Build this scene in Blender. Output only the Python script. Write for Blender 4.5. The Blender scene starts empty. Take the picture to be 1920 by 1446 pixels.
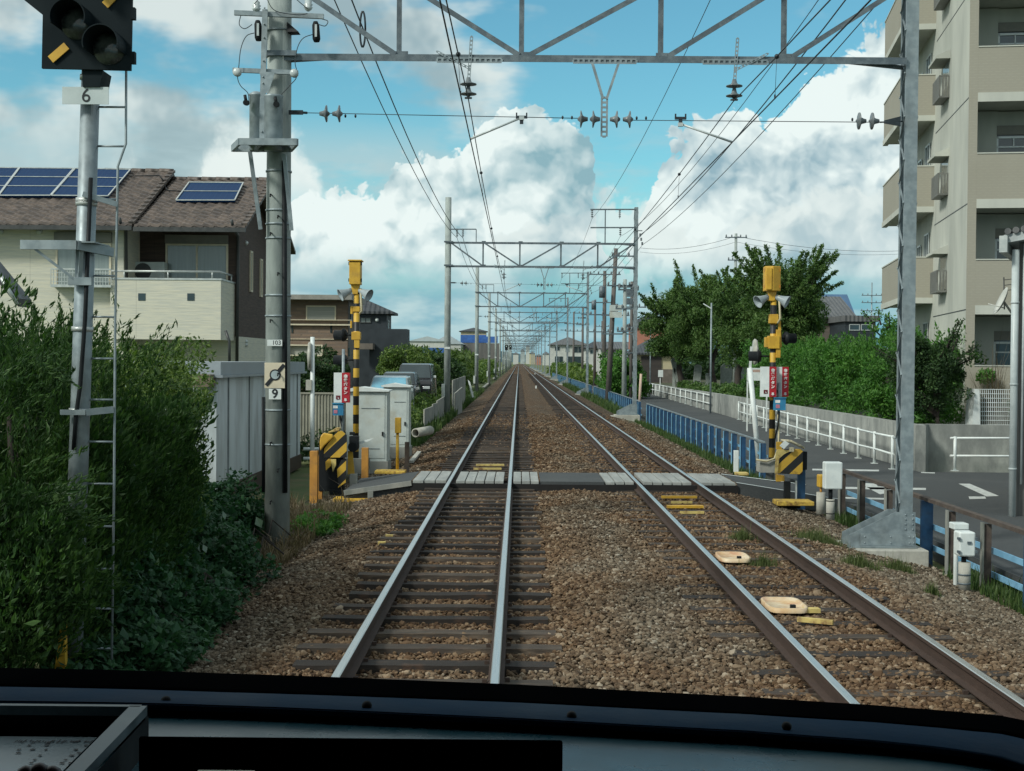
import bpy, bmesh, math, random
import numpy as np
from math import radians, sin, cos, pi, sqrt, atan2
from mathutils import Vector, Matrix
random.seed(7)
RS = np.random.RandomState(11)
scene = bpy.context.scene
COL = scene.collection

# ------------------------------------------------------------------ camera
FPX = 2560.0                      # focal length in pixels of the 1920 px wide frame
CAM_H = 2.24
ROLL = radians(0.45)
_dx, _dy = 13.0, 45.0
_ux = _dx * cos(ROLL) - _dy * sin(ROLL)
_uy = _dx * sin(ROLL) + _dy * cos(ROLL)
_yaw = math.atan(_ux / FPX)
_pitch = math.atan(_uy / FPX)
CAM_M = (Matrix.Rotation(_yaw, 3, 'Z') @ Matrix.Rotation(pi / 2 - _pitch, 3, 'X') @ Matrix.Rotation(ROLL, 3, 'Z'))
CAM_P = Vector((0, 0, CAM_H))
cd = bpy.data.cameras.new('camera')
cd.sensor_width = 36.0
cd.lens = FPX / 1920 * 36.0
cd.clip_start = 0.05
cd.clip_end = 12000
cam = bpy.data.objects.new('camera', cd)
cam.matrix_world = Matrix.Translation(CAM_P) @ CAM_M.to_4x4()
COL.objects.link(cam)
scene.camera = cam

def ray(px, py):
    return (CAM_M @ Vector(((px - 960) / FPX, (723 - py) / FPX, -1))).normalized()
def at(px, py, Y):                # the world point seen at a photo pixel, at distance Y up the line
    r = ray(px, py)
    return CAM_P + r * (Y / r.y)
def gnd(px, py, z=0.0):           # the world point seen at a photo pixel, on the level z
    r = ray(px, py)
    return CAM_P + r * ((z - CAM_H) / r.z)

# ------------------------------------------------------------------ light
SUN_EL, SUN_AZ = radians(38), radians(232)     # azimuth clockwise from +Y
sd = bpy.data.lights.new('sun', 'SUN')
sd.energy = 3.0
sd.angle = radians(10)
sd.color = (1.0, 0.985, 0.90)
sun = bpy.data.objects.new('sun', sd)
_sv = Vector((sin(SUN_AZ) * cos(SUN_EL), cos(SUN_AZ) * cos(SUN_EL), sin(SUN_EL)))
sun.rotation_euler = _sv.to_track_quat('Z', 'Y').to_euler()
COL.objects.link(sun)
scene.view_settings.view_transform = 'Standard'
scene.view_settings.look = 'None'
scene.view_settings.gamma = 1.0
scene.view_settings.exposure = 0.0
scene.view_settings.use_curve_mapping = False
scene.cycles.use_denoising = True
scene.cycles.max_bounces = 5
scene.cycles.transparent_max_bounces = 8

# ------------------------------------------------------------------ node helper
class NT:
    def __init__(s, tree):
        s.t = tree; s.n = tree.nodes; s.l = tree.links
    def new(s, typ, **kw):
        n = s.n.new(typ)
        for k, v in kw.items(): setattr(n, k, v)
        return n
    def put(s, sock, v):
        if hasattr(v, 'is_linked') or isinstance(v, bpy.types.NodeSocket): s.l.new(v, sock)
        elif v is not None: sock.default_value = v
    def m(s, op, a, b=None, c=None, clamp=False):
        n = s.new('ShaderNodeMath', operation=op, use_clamp=clamp)
        for i, v in enumerate((a, b, c)):
            if v is not None: s.put(n.inputs[i], v)
        return n.outputs[0]
    def vm(s, op, a, b=None, scale=None):
        n = s.new('ShaderNodeVectorMath', operation=op)
        s.put(n.inputs[0], a)
        if b is not None: s.put(n.inputs[1], b)
        if scale is not None: s.put(n.inputs[3], scale)
        return n.outputs[0]
    def comb(s, x, y, z=0.0):
        n = s.new('ShaderNodeCombineXYZ')
        s.put(n.inputs[0], x); s.put(n.inputs[1], y); s.put(n.inputs[2], z)
        return n.outputs[0]
    def sep(s, v):
        n = s.new('ShaderNodeSeparateXYZ'); s.put(n.inputs[0], v); return n.outputs
    def noise(s, v, scale, detail=4, rough=0.55, lac=2.0, out=0, dist=0.0, dim='3D'):
        n = s.new('ShaderNodeTexNoise', noise_dimensions=dim)
        s.put(n.inputs['Vector'], v)
        n.inputs['Scale'].default_value = scale; n.inputs['Detail'].default_value = detail
        n.inputs['Roughness'].default_value = rough; n.inputs['Distortion'].default_value = dist
        return n.outputs[out]
    def voro(s, v, scale, detail=0, rough=0.5, feature='F1', out=0, lac=2.0, dim='3D'):
        n = s.new('ShaderNodeTexVoronoi', feature=feature, voronoi_dimensions=dim)
        s.put(n.inputs['Vector'], v)
        n.inputs['Scale'].default_value = scale
        if 'Detail' in n.inputs: n.inputs['Detail'].default_value = detail
        if 'Roughness' in n.inputs: n.inputs['Roughness'].default_value = rough
        if 'Lacunarity' in n.inputs: n.inputs['Lacunarity'].default_value = lac
        return n.outputs[out]
    def ss(s, v, lo, hi, olo=0.0, ohi=1.0, interp='SMOOTHSTEP'):
        n = s.new('ShaderNodeMapRange', interpolation_type=interp)
        s.put(n.inputs[0], v)
        for i, q in enumerate((lo, hi, olo, ohi)): s.put(n.inputs[i + 1], q)
        return n.outputs[0]
    def mix(s, f, a, b, mode='MIX'):
        n = s.new('ShaderNodeMix', data_type='RGBA', blend_type=mode)
        s.put(n.inputs[0], f)
        for i, v in ((6, a), (7, b)):
            if isinstance(v, (tuple, list)): v = (*v[:3], 1.0)
            s.put(n.inputs[i], v)
        return n.outputs[2]
    def ramp(s, v, stops, interp='LINEAR'):
        n = s.new('ShaderNodeValToRGB')
        s.put(n.inputs[0], v)
        e = n.color_ramp; e.interpolation = interp
        while len(e.elements) < len(stops): e.elements.new(0.5)
        for i, (p, c) in enumerate(stops):
            e.elements[i].position = p; e.elements[i].color = (*c[:3], 1)
        return n.outputs[0]
    def curve(s, v, pts):
        n = s.new('ShaderNodeFloatCurve')
        s.put(n.inputs[1], v)
        c = n.mapping.curves[0]
        pts = sorted(pts)
        c.points[0].location = pts[0]; c.points[1].location = pts[-1]
        for p in pts[1:-1]: c.points.new(*p)
        n.mapping.update()
        return n.outputs[0]

# ------------------------------------------------------------------ sky
world = bpy.data.worlds.new('World'); scene.world = world
world.use_nodes = True
W = NT(world.node_tree); W.n.clear()
def sky_az(px): return math.atan((px - 973) / FPX)
def sky_el(py): return math.atan((678 - py) / FPX)
nish = W.new('ShaderNodeTexSky', sky_type='NISHITA', sun_disc=False)
nish.sun_elevation = SUN_EL; nish.sun_rotation = SUN_AZ
nish.air_density = 1.0; nish.dust_density = 0.6; nish.ozone_density = 1.0
tc = W.new('ShaderNodeTexCoord').outputs['Generated']
dx, dy, dz = W.sep(tc)
AZ = W.m('ARCTAN2', dx, dy)
EL = W.m('ARCSINE', dz)
P = W.comb(AZ, EL, 0.0)
# blue of the clear sky: the Nishita sky at 0.1, shifted to the photograph's cyan white balance
blue = W.mix(1.0, nish.outputs[0], (0.068, 0.128, 0.122), 'MULTIPLY')
col = blue
def tops(pts):
    q = [((sky_az(x) + 0.5), sky_el(y) * 3.0) for x, y in pts]
    return [(max(0, min(1, a)), max(-0.2, min(1.2, b))) for a, b in q]
# domain warp shared by all layers
w1 = W.noise(P, 9.0, 3, 0.5, out=1, dim='2D')
w1 = W.vm('SUBTRACT', w1, (0.5, 0.5, 0.5))
w2 = W.noise(P, 34.0, 3, 0.55, out=1, dim='2D')
w2 = W.vm('SUBTRACT', w2, (0.5, 0.5, 0.5))
w3 = W.vm('SUBTRACT', W.noise(P, 120.0, 3, 0.6, out=1, dim='2D'), (0.5, 0.5, 0.5))
PW = W.vm('ADD', P, W.vm('SCALE', w1, scale=0.030))
PW = W.vm('ADD', PW, W.vm('SCALE', w2, scale=0.012))
PW = W.vm('ADD', PW, W.vm('SCALE', w3, scale=0.0035))
def billow(p):
    v = W.voro(p, 15.0, 1.0, 0.45, 'F1', lac=2.7, dim='2D')
    return W.m('ADD', W.m('MULTIPLY', v, 0.72), W.m('MULTIPLY', W.voro(p, 62.0, 2.0, 0.55, 'F1', lac=2.3, dim='2D'), 0.30))
B0 = billow(PW)
def rel_h(p):
    return W.voro(p, 14.0, 3.0, 0.45, 'SMOOTH_F1', lac=2.4, dim='2D')
relief = W.m('MULTIPLY', W.m('SUBTRACT', rel_h(W.vm('ADD', PW, (-0.005, 0.010, 0.0))), rel_h(PW)), 1.7)
fine = W.noise(PW, 60.0, 4, 0.6, dim='2D')
soft = W.noise(P, 7.5, 3, 0.5, dim='2D')
mid_ = W.noise(PW, 8.5, 4, 0.48, dim='2D')
stre = W.noise(W.vm('MULTIPLY', P, (1.0, 3.2, 1.0)), 7.0, 5, 0.58, dim='2D')
# high thin stratus
stretched = W.noise(W.vm('MULTIPLY', P, (1.0, 2.4, 1.0)), 5.2, 5, 0.55, dim='2D')
leftm = W.ss(AZ, sky_az(820), sky_az(260), 0.0, 0.20)
topm = W.ss(EL, sky_el(190), sky_el(-40), 0.0, 0.16)
v = W.m('ADD', stretched, W.m('MULTIPLY', leftm, 1.0))
v = W.m('ADD', v, W.m('MULTIPLY', topm, W.ss(AZ, sky_az(1150), sky_az(500))))
a = W.ss(v, 0.53, 0.72)
col = W.mix(W.m('MULTIPLY', a, 0.85), col, W.mix(W.ss(W.noise(P, 11.0, 4, 0.6, dim='2D'), 0.35, 0.65), (0.36, 0.46, 0.48), (0.78, 0.84, 0.80)))
# whole hemisphere away from the view: broken cloud
broken = W.noise(tc, 2.2, 6, 0.6)
away = W.ss(W.m('ABSOLUTE', AZ), 0.42, 0.62)
hi_el = W.ss(EL, 0.30, 0.42)
away = W.m('MAXIMUM', away, hi_el)
col = W.mix(W.m('MULTIPLY', away, W.ss(broken, 0.38, 0.58)), col, (0.70, 0.76, 0.75))
def cumulus(col, pts, amp, edge, bright, dark, deep, alpha=1.0, lo=None, rel=1.0, azoff=0.0):
    pa, pe, _ = W.sep(PW)
    top = W.m('DIVIDE', W.curve(W.m('ADD', pa, 0.5 + azoff), tops(pts)), 3.0)
    d = W.m('SUBTRACT', top, pe)
    d = W.m('ADD', d, W.m('MULTIPLY', W.m('SUBTRACT', 0.42, B0), amp))
    al = W.ss(d, 0.0, edge)
    # tone: bright towards the lit tops, greyer deep inside and towards the base
    t = W.ss(d, 0.0, deep, 0.96, 0.26, 'LINEAR')
    t = W.m('ADD', t, W.m('MULTIPLY', relief, rel))
    t = W.m('ADD', t, W.m('MULTIPLY', W.m('SUBTRACT', mid_, 0.5), 2.5))
    t = W.m('ADD', t, W.m('MULTIPLY', W.m('SUBTRACT', fine, 0.5), 0.16), clamp=True)
    c = W.mix(t, dark, bright)
    if lo is not None:      # dissolves downwards
        al = W.m('MULTIPLY', al, W.ss(EL, sky_el(lo[1]), sky_el(lo[0])))
    if alpha != 1.0: al = W.m('MULTIPLY', al, alpha)
    return W.mix(al, col, c)
WHT = (0.84, 0.94, 0.92); GRY = (0.36, 0.50, 0.56); BGR = (0.27, 0.46, 0.52)
# soft grey veil behind the towers
veil = W.m('MULTIPLY', W.ss(EL, sky_el(200), sky_el(330)), W.ss(stre, 0.33, 0.60))
col = W.mix(W.m('MULTIPLY', veil, 0.8), col, (0.46, 0.62, 0.65))
col = cumulus(col, [(-200, 330), (60, 330), (180, 325), (235, 285), (290, 320), (330, 325), (390, 262), (450, 215), (520, 208), (575, 250), (640, 360), (760, 470), (900, 600), (1900, 640)],
              0.030, 0.022, (0.84, 0.92, 0.89), (0.55, 0.68, 0.70), 0.10, alpha=0.9, lo=(330, 480), rel=0.35)
col = cumulus(col, [(0, 620), (1000, 590), (1110, 520), (1170, 440), (1195, 390), (1225, 285), (1290, 212), (1330, 172), (1395, 160), (1450, 205), (1500, 140), (1560, 92), (1620, 40), (1680, -20), (1760, -70), (1920, -60), (2300, 100)],
              0.046, 0.0045, WHT, (0.30, 0.46, 0.53), 0.105, lo=(450, 590), rel=1.3)
col = cumulus(col, [(0, 620), (380, 580), (470, 530), (520, 470), (545, 410), (575, 345), (640, 322), (700, 325), (722, 272), (790, 245), (850, 262), (895, 205), (960, 178), (1010, 188), (1062, 225), (1095, 290), (1130, 400), (1180, 470), (1280, 540), (1500, 620), (1900, 640)],
              0.044, 0.0040, WHT, BGR, 0.125, lo=(450, 590), rel=1.3)
col = cumulus(col, [(0, 620), (400, 520), (560, 470), (700, 480), (860, 500), (930, 420), (1020, 372), (1090, 330), (1180, 318), (1260, 370), (1330, 420), (1400, 380), (1520, 350), (1640, 350), (1900, 330), (2300, 330)],
              0.034, 0.009, (0.76, 0.85, 0.83), (0.34, 0.50, 0.56), 0.080, lo=(420, 580), rel=0.9, alpha=0.8)
# low haze bank with pale streaks
hz = W.ss(EL, sky_el(470), sky_el(590))
hc = W.mix(W.ss(stre, 0.42, 0.66), (0.17, 0.42, 0.53), (0.50, 0.68, 0.70))
hc = W.mix(W.ss(EL, sky_el(600), sky_el(690)), hc, (0.24, 0.48, 0.57))
col = W.mix(W.m('MULTIPLY', hz, 0.93), col, hc)
# below the horizon
col = W.mix(W.ss(EL, -0.002, -0.03), col, (0.10, 0.12, 0.12))
bg = W.new('ShaderNodeBackground')
W.put(bg.inputs[0], col); bg.inputs[1].default_value = 1.0
wo = W.new('ShaderNodeOutputWorld'); W.l.new(bg.outputs[0], wo.inputs[0])
world.cycles.sampling_method = 'MANUAL'
world.cycles.sample_map_resolution = 512

# ------------------------------------------------------------------ materials
MATS = {}
def mat(name, c1, c2=None, scale=6.0, rough=0.7, metal=0.0, bump=0.0, bscale=None, spec=None, dirt=None, dscale=1.3, damt=0.45, rvar=0.1, coat=0.0, stretch=None, emit=None):
    """procedural paint / stone / metal: two tones mixed by noise, a coarser stain layer, noise bump"""
    if name in MATS: return MATS[name]
    m = bpy.data.materials.new(name); m.use_nodes = True
    t = NT(m.node_tree); t.n.clear()
    pos = t.new('ShaderNodeNewGeometry').outputs['Position']
    if stretch: pos = t.vm('MULTIPLY', pos, stretch)
    if c2 is None: c2 = tuple(min(1, x * 0.72) for x in c1)
    n1 = t.noise(pos, scale, 5, 0.6)
    col = t.mix(t.ss(n1, 0.36, 0.66), c2, c1)
    if dirt is not None:
        n2 = t.noise(pos, dscale, 4, 0.62)
        col = t.mix(t.m('MULTIPLY', t.ss(n2, 0.46, 0.70), damt), col, dirt)
    b = t.new('ShaderNodeBsdfPrincipled')
    t.put(b.inputs['Base Color'], col)
    t.put(b.inputs['Roughness'], t.ss(n1, 0.3, 0.7, max(0.02, rough - rvar), min(1, rough + rvar)))
    b.inputs['Metallic'].default_value = metal
    if spec is not None: b.inputs['Specular IOR Level'].default_value = spec
    if coat: b.inputs['Coat Weight'].default_value = coat
    if emit:
        b.inputs['Emission Color'].default_value = (*emit[:3], 1); b.inputs['Emission Strength'].default_value = emit[3]
    if bump:
        bn = t.new('ShaderNodeBump'); bn.inputs['Strength'].default_value = 0.6; bn.inputs['Distance'].default_value = bump
        t.put(bn.inputs['Height'], t.noise(pos, bscale or scale * 3, 4, 0.6))
        t.l.new(bn.outputs[0], b.inputs['Normal'])
    o = t.new('ShaderNodeOutputMaterial'); t.l.new(b.outputs[0], o.inputs[0])
    MATS[name] = m
    return m
def custom(name, fn):
    """fn(t, pos, bsdf) fills the principled node"""
    if name in MATS: return MATS[name]
    m = bpy.data.materials.new(name); m.use_nodes = True
    t = NT(m.node_tree); t.n.clear()
    g = t.new('ShaderNodeNewGeometry')
    b = t.new('ShaderNodeBsdfPrincipled')
    fn(t, g, b)
    o = t.new('ShaderNodeOutputMaterial'); t.l.new(b.outputs[0], o.inputs[0])
    MATS[name] = m
    return m
def bump_to(t, b, h, dist, strength=0.7):
    bn = t.new('ShaderNodeBump'); bn.inputs['Strength'].default_value = strength; bn.inputs['Distance'].default_value = dist
    t.put(bn.inputs['Height'], h); t.l.new(bn.outputs[0], b.inputs['Normal'])

GALV = mat('galvanised_steel', (0.30, 0.36, 0.38), (0.22, 0.27, 0.29), 9, 0.5, 0.35, dirt=(0.14, 0.16, 0.16), dscale=2.2)
GALVD = mat('dull_galvanised_steel', (0.16, 0.20, 0.22), (0.10, 0.13, 0.15), 9, 0.55, 0.3, dirt=(0.07, 0.08, 0.09), dscale=2.2)
CONC = mat('pole_concrete', (0.34, 0.39, 0.37), (0.25, 0.29, 0.28), 7, 0.85, dirt=(0.16, 0.19, 0.18), dscale=1.6, bump=0.003, bscale=60, stretch=(1, 1, 0.35))
CONC2 = mat('weathered_concrete', (0.34, 0.34, 0.30), (0.24, 0.25, 0.23), 3, 0.9, dirt=(0.10, 0.12, 0.10), dscale=1.1, damt=0.8, bump=0.006, bscale=30, stretch=(1, 1, 0.4))
CONC3 = mat('pale_concrete', (0.46, 0.46, 0.40), (0.36, 0.36, 0.32), 5, 0.9, dirt=(0.22, 0.21, 0.18), dscale=3, bump=0.004, bscale=40)
BLACKM = mat('black_paint', (0.010, 0.013, 0.015), (0.016, 0.019, 0.021), 5, 0.55, spec=0.15)
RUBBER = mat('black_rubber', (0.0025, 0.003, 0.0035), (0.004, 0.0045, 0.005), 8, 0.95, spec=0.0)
YEL = mat('yellow_paint', (0.62, 0.38, 0.035), (0.52, 0.30, 0.03), 5, 0.55, dirt=(0.30, 0.19, 0.05), dscale=3.5, damt=0.5)
YELO = mat('orange_yellow_paint', (0.52, 0.25, 0.04), (0.42, 0.20, 0.04), 5, 0.6, dirt=(0.22, 0.12, 0.05), dscale=3.5, damt=0.6)
YELF = mat('faded_yellow_paint', (0.60, 0.48, 0.16), (0.50, 0.40, 0.14), 9, 0.8, dirt=(0.16, 0.07, 0.03), dscale=7, damt=0.9)
WHITEP = mat('white_paint', (0.72, 0.78, 0.76), (0.60, 0.66, 0.65), 6, 0.5, dirt=(0.36, 0.36, 0.32), dscale=3, damt=0.35)
CABW = mat('cabinet_paint', (0.52, 0.58, 0.55), (0.45, 0.51, 0.49), 3, 0.5, dirt=(0.36, 0.33, 0.24), dscale=1.6, damt=0.5)
CREAMP = mat('cream_enamel', (0.66, 0.60, 0.44), (0.58, 0.53, 0.40), 6, 0.5)
REDP = mat('red_enamel', (0.50, 0.02, 0.035), (0.42, 0.02, 0.03), 6, 0.5)
BLUEP = mat('blue_enamel', (0.03, 0.24, 0.42), (0.03, 0.18, 0.34), 6, 0.5)
LETB = mat('black_lettering', (0.01, 0.015, 0.02), None, 5, 0.6)
LETW = mat('white_lettering', (0.85, 0.85, 0.82), None, 5, 0.6)
WIREM = mat('overhead_wire', (0.02, 0.03, 0.035), (0.03, 0.04, 0.05), 20, 0.5, 0.3)
PORC = mat('porcelain', (0.50, 0.56, 0.56), (0.42, 0.48, 0.48), 9, 0.25)
INSUL = mat('brown_grey_insulator', (0.16, 0.19, 0.20), (0.11, 0.13, 0.14), 9, 0.35)
DARKG = mat('window_glass_dark', (0.02, 0.035, 0.04), (0.03, 0.05, 0.055), 1.0, 0.08, spec=0.9)
ALU = mat('aluminium_frame', (0.52, 0.56, 0.54), (0.44, 0.48, 0.47), 8, 0.4, 0.3)
ASPH = mat('road_asphalt', (0.060, 0.068, 0.070), (0.040, 0.047, 0.050), 30, 0.9, dirt=(0.082, 0.088, 0.086), dscale=0.6, bump=0.004, bscale=160)
BLUEF = mat('blue_fence_paint', (0.018, 0.085, 0.19), (0.014, 0.055, 0.125), 5, 0.5, dirt=(0.05, 0.06, 0.07), dscale=3)
BLUEL = mat('pale_blue_paint', (0.20, 0.42, 0.60), (0.15, 0.34, 0.50), 5, 0.55)  # paler blue for post edges and lower rails
RUSTY = mat('rusty_iron', (0.105, 0.085, 0.068), (0.060, 0.045, 0.038), 12, 0.9, dirt=(0.03, 0.03, 0.03), dscale=3)
GAPDARK = mat('gap_shade_brown', (0.07, 0.05, 0.035), (0.04, 0.03, 0.022), 10, 0.9, stretch=(1, 1, 0.2))

ONE_EACH = {'strain_insulator', 'pin_insulator', 'bushing', 'fuse_cutout', 'fuse_tube', 'steel_band', 'spike', 'downpipe', 'vent_cap', 'drain_opening', 'slit_window',
            'climbing_step', 'hinge', 'asphalt_surface', 'ladder_bracket', 'yellow_strip', 'pipe_cover', 'cable_conduit', 'edge_line', 'band', 'drop_cable', 'hinge_strap', 'panel_joint', 'transformer_tank', 'dropper', 'rear_window', 'transformer'}
# ------------------------------------------------------------------ mesh builder
def worigin(o):
    v = Vector((0, 0, 0))
    while o is not None:
        v += o.location; o = o.parent
    return v
class MB:
    def __init__(s): s.v = []; s.f = []; s.k = []; s.mi = 0; s.sm = []; s.smooth = False
    def add(s, vs, fs):
        b = len(s.v)
        s.v += [tuple(x) for x in vs]
        s.f += [tuple(b + i for i in f) for f in fs]
        s.k += [s.mi] * len(fs); s.sm += [s.smooth] * len(fs)
        return s
    def box(s, lo, hi, rot=None, piv=None):
        x0, y0, z0 = lo; x1, y1, z1 = hi
        vs = [(x0, y0, z0), (x1, y0, z0), (x1, y1, z0), (x0, y1, z0), (x0, y0, z1), (x1, y0, z1), (x1, y1, z1), (x0, y1, z1)]
        if rot is not None:
            c = Vector(piv) if piv is not None else Vector(((x0 + x1) / 2, (y0 + y1) / 2, (z0 + z1) / 2))
            vs = [tuple(c + rot @ (Vector(q) - c)) for q in vs]
        return s.add(vs, [(0, 3, 2, 1), (4, 5, 6, 7), (0, 1, 5, 4), (1, 2, 6, 5), (2, 3, 7, 6), (3, 0, 4, 7)])
    def cbox(s, c, d, rot=None, piv=None):
        return s.box((c[0] - d[0] / 2, c[1] - d[1] / 2, c[2] - d[2] / 2), (c[0] + d[0] / 2, c[1] + d[1] / 2, c[2] + d[2] / 2), rot, piv)
    def bar(s, a, b, w, h, up=(0, 0, 1)):          # rectangular bar from a to b
        a = Vector(a); b = Vector(b); d = (b - a)
        if d.length < 1e-6: return s
        d.normalize(); u = Vector(up)
        if abs(d.dot(u)) > 0.98: u = Vector((0, 1, 0))
        r = d.cross(u).normalized(); u = r.cross(d).normalized()
        vs = []
        for p in (a, b):
            for sx, sy in ((-1, -1), (1, -1), (1, 1), (-1, 1)):
                vs.append(p + r * (sx * w / 2) + u * (sy * h / 2))
        return s.add(vs, [(0, 1, 2, 3), (7, 6, 5, 4), (0, 4, 5, 1), (1, 5, 6, 2), (2, 6, 7, 3), (3, 7, 4, 0)])
    def angle(s, a, b, w, t=0.008, up=(0, 0, 1)):  # an L section
        a = Vector(a); b = Vector(b)
        s.bar(a, b, w, t, up)
        d = (b - a).normalized(); u = Vector(up)
        if abs(d.dot(u)) > 0.98: u = Vector((0, 1, 0))
        r = d.cross(u).normalized(); u = r.cross(d).normalized()
        o = r * (w / 2 - t / 2) - u * (w / 2 + t / 2 + 0.0005)
        return s.bar(a + o, b + o, t, w, up)
    def tube(s, pts, r, n=8, cap=True, r2=None):
        pts = [Vector(p) for p in pts]
        N = len(pts); vs = []; fs = []
        prev = None
        for i, p in enumerate(pts):
            d = (pts[min(i + 1, N - 1)] - pts[max(i - 1, 0)]).normalized()
            if prev is None:
                u = Vector((0, 0, 1)) if abs(d.z) < 0.9 else Vector((1, 0, 0))
                x = d.cross(u).normalized()
            else:
                x = (prev - d * prev.dot(d)).normalized()
            prev = x; y = d.cross(x)
            rr = r if r2 is None else r + (r2 - r) * i / (N - 1)
            for k in range(n):
                a = 2 * pi * k / n
                vs.append(p + x * (rr * cos(a)) + y * (rr * sin(a)))
        for i in range(N - 1):
            for k in range(n):
                fs.append((i * n + k, i * n + (k + 1) % n, (i + 1) * n + (k + 1) % n, (i + 1) * n + k))
        sm = s.smooth; s.smooth = True; s.add(vs, fs); s.smooth = sm
        if cap:
            b = len(s.v) - len(vs)
            s.f.append(tuple(b + k for k in reversed(range(n)))); s.f.append(tuple(b + (N - 1) * n + k for k in range(n)))
            s.k += [s.mi] * 2; s.sm += [False] * 2
        return s
    def cyl(s, a, b, r, n=16, r2=None): return s.tube([a, b], r, n, True, r2)
    def lathe(s, c, axis, prof, n=14):             # prof: list of (distance along axis, radius)
        c = Vector(c); d = Vector(axis).normalized()
        u = Vector((0, 0, 1)) if abs(d.z) < 0.9 else Vector((1, 0, 0))
        x = d.cross(u).normalized(); y = d.cross(x)
        vs = []; fs = []
        for (h, r) in prof:
            for k in range(n):
                a = 2 * pi * k / n
                vs.append(c + d * h + x * (r * cos(a)) + y * (r * sin(a)))
        for i in range(len(prof) - 1):
            for k in range(n):
                fs.append((i * n + k, i * n + (k + 1) % n, (i + 1) * n + (k + 1) % n, (i + 1) * n + k))
        sm = s.smooth; s.smooth = True; s.add(vs, fs); s.smooth = sm
        return s
    def prism(s, poly, a, b):                      # polygon (list of 3D points) extruded by vector b-a
        off = Vector(b) - Vector(a); n = len(poly)
        vs = [Vector(p) for p in poly] + [Vector(p) + off for p in poly]
        fs = [tuple(reversed(range(n))), tuple(range(n, 2 * n))] + [(i, (i + 1) % n, n + (i + 1) % n, n + i) for i in range(n)]
        return s.add(vs, fs)
    def quad(s, a, b, c, d): return s.add([a, b, c, d], [(0, 1, 2, 3)])
    def ball(s, c, r, n=10, m=6, sc=(1, 1, 1)):
        vs = []; fs = []
        for i in range(m + 1):
            th = pi * i / m
            for k in range(n):
                a = 2 * pi * k / n
                vs.append((c[0] + r * sc[0] * sin(th) * cos(a), c[1] + r * sc[1] * sin(th) * sin(a), c[2] + r * sc[2] * cos(th)))
        for i in range(m):
            for k in range(n):
                fs.append((i * n + k, (i + 1) * n + k, (i + 1) * n + (k + 1) % n, i * n + (k + 1) % n))
        sm = s.smooth; s.smooth = True; s.add(vs, fs); s.smooth = sm
        return s
    def split(s):                                  # one builder per connected piece
        p = list(range(len(s.v)))
        def fd(a):
            while p[a] != a: p[a] = p[p[a]]; a = p[a]
            return a
        for f in s.f:
            r = fd(f[0])
            for i in f[1:]:
                q = fd(i)
                if q != r: p[q] = r
        out = {}
        for f, k, sm in zip(s.f, s.k, s.sm):
            b = out.setdefault(fd(f[0]), (MB(), {}))
            idx = []
            for i in f:
                if i not in b[1]: b[1][i] = len(b[0].v); b[0].v.append(s.v[i])
                idx.append(b[1][i])
            b[0].f.append(tuple(idx)); b[0].k.append(k); b[0].sm.append(sm)
        return [q[0] for q in out.values()]
    def build(s, name, m, parent=None, origin=None, bevel=0.0):
        if name in ONE_EACH:
            ps = s.split()
            if len(ps) > 1:
                for q in ps[1:]: q._one(name, m, parent, origin, bevel)
                return ps[0]._one(name, m, parent, origin, bevel)
        return s._one(name, m, parent, origin, bevel)
    def _one(s, name, m, parent=None, origin=None, bevel=0.0):
        me = bpy.data.meshes.new(name)
        off = worigin(parent) if parent is not None else (Vector(origin) if origin is not None else None)
        if off is None:
            xs = [v[0] for v in s.v]; ys = [v[1] for v in s.v]; zs = [v[2] for v in s.v]
            off = Vector(((min(xs) + max(xs)) / 2, (min(ys) + max(ys)) / 2, min(zs)))
        vs = [(v[0] - off.x, v[1] - off.y, v[2] - off.z) for v in s.v]
        me.from_pydata(vs, [], s.f)
        ms = m if isinstance(m, (list, tuple)) else [m]
        for q in ms: me.materials.append(q)
        me.polygons.foreach_set('material_index', s.k)
        me.polygons.foreach_set('use_smooth', s.sm)
        me.update()
        o = bpy.data.objects.new(name, me); COL.objects.link(o)
        if parent is not None: o.parent = parent
        else: o.location = off
        if bevel:
            bv = o.modifiers.new('bevel', 'BEVEL'); bv.width = bevel; bv.segments = 2; bv.limit_method = 'ANGLE'
        return o
def tag(o, label=None, cat=None, group=None, kind=None):
    if label: o['label'] = label
    if cat: o['category'] = cat
    if group: o['group'] = group
    if kind: o['kind'] = kind
    return o
def thing(name, loc, label, cat, group=None):
    o = bpy.data.objects.new(name, None); o.empty_display_size = 0.2
    o.location = loc; COL.objects.link(o)
    return tag(o, label, cat, group)
def copy_tree(o, parent=None):
    c = o.copy(); COL.objects.link(c)
    if parent is not None: c.parent = parent
    for ch in [x for x in COL.objects if x.parent == o]: copy_tree(ch, c)
    return c
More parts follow.
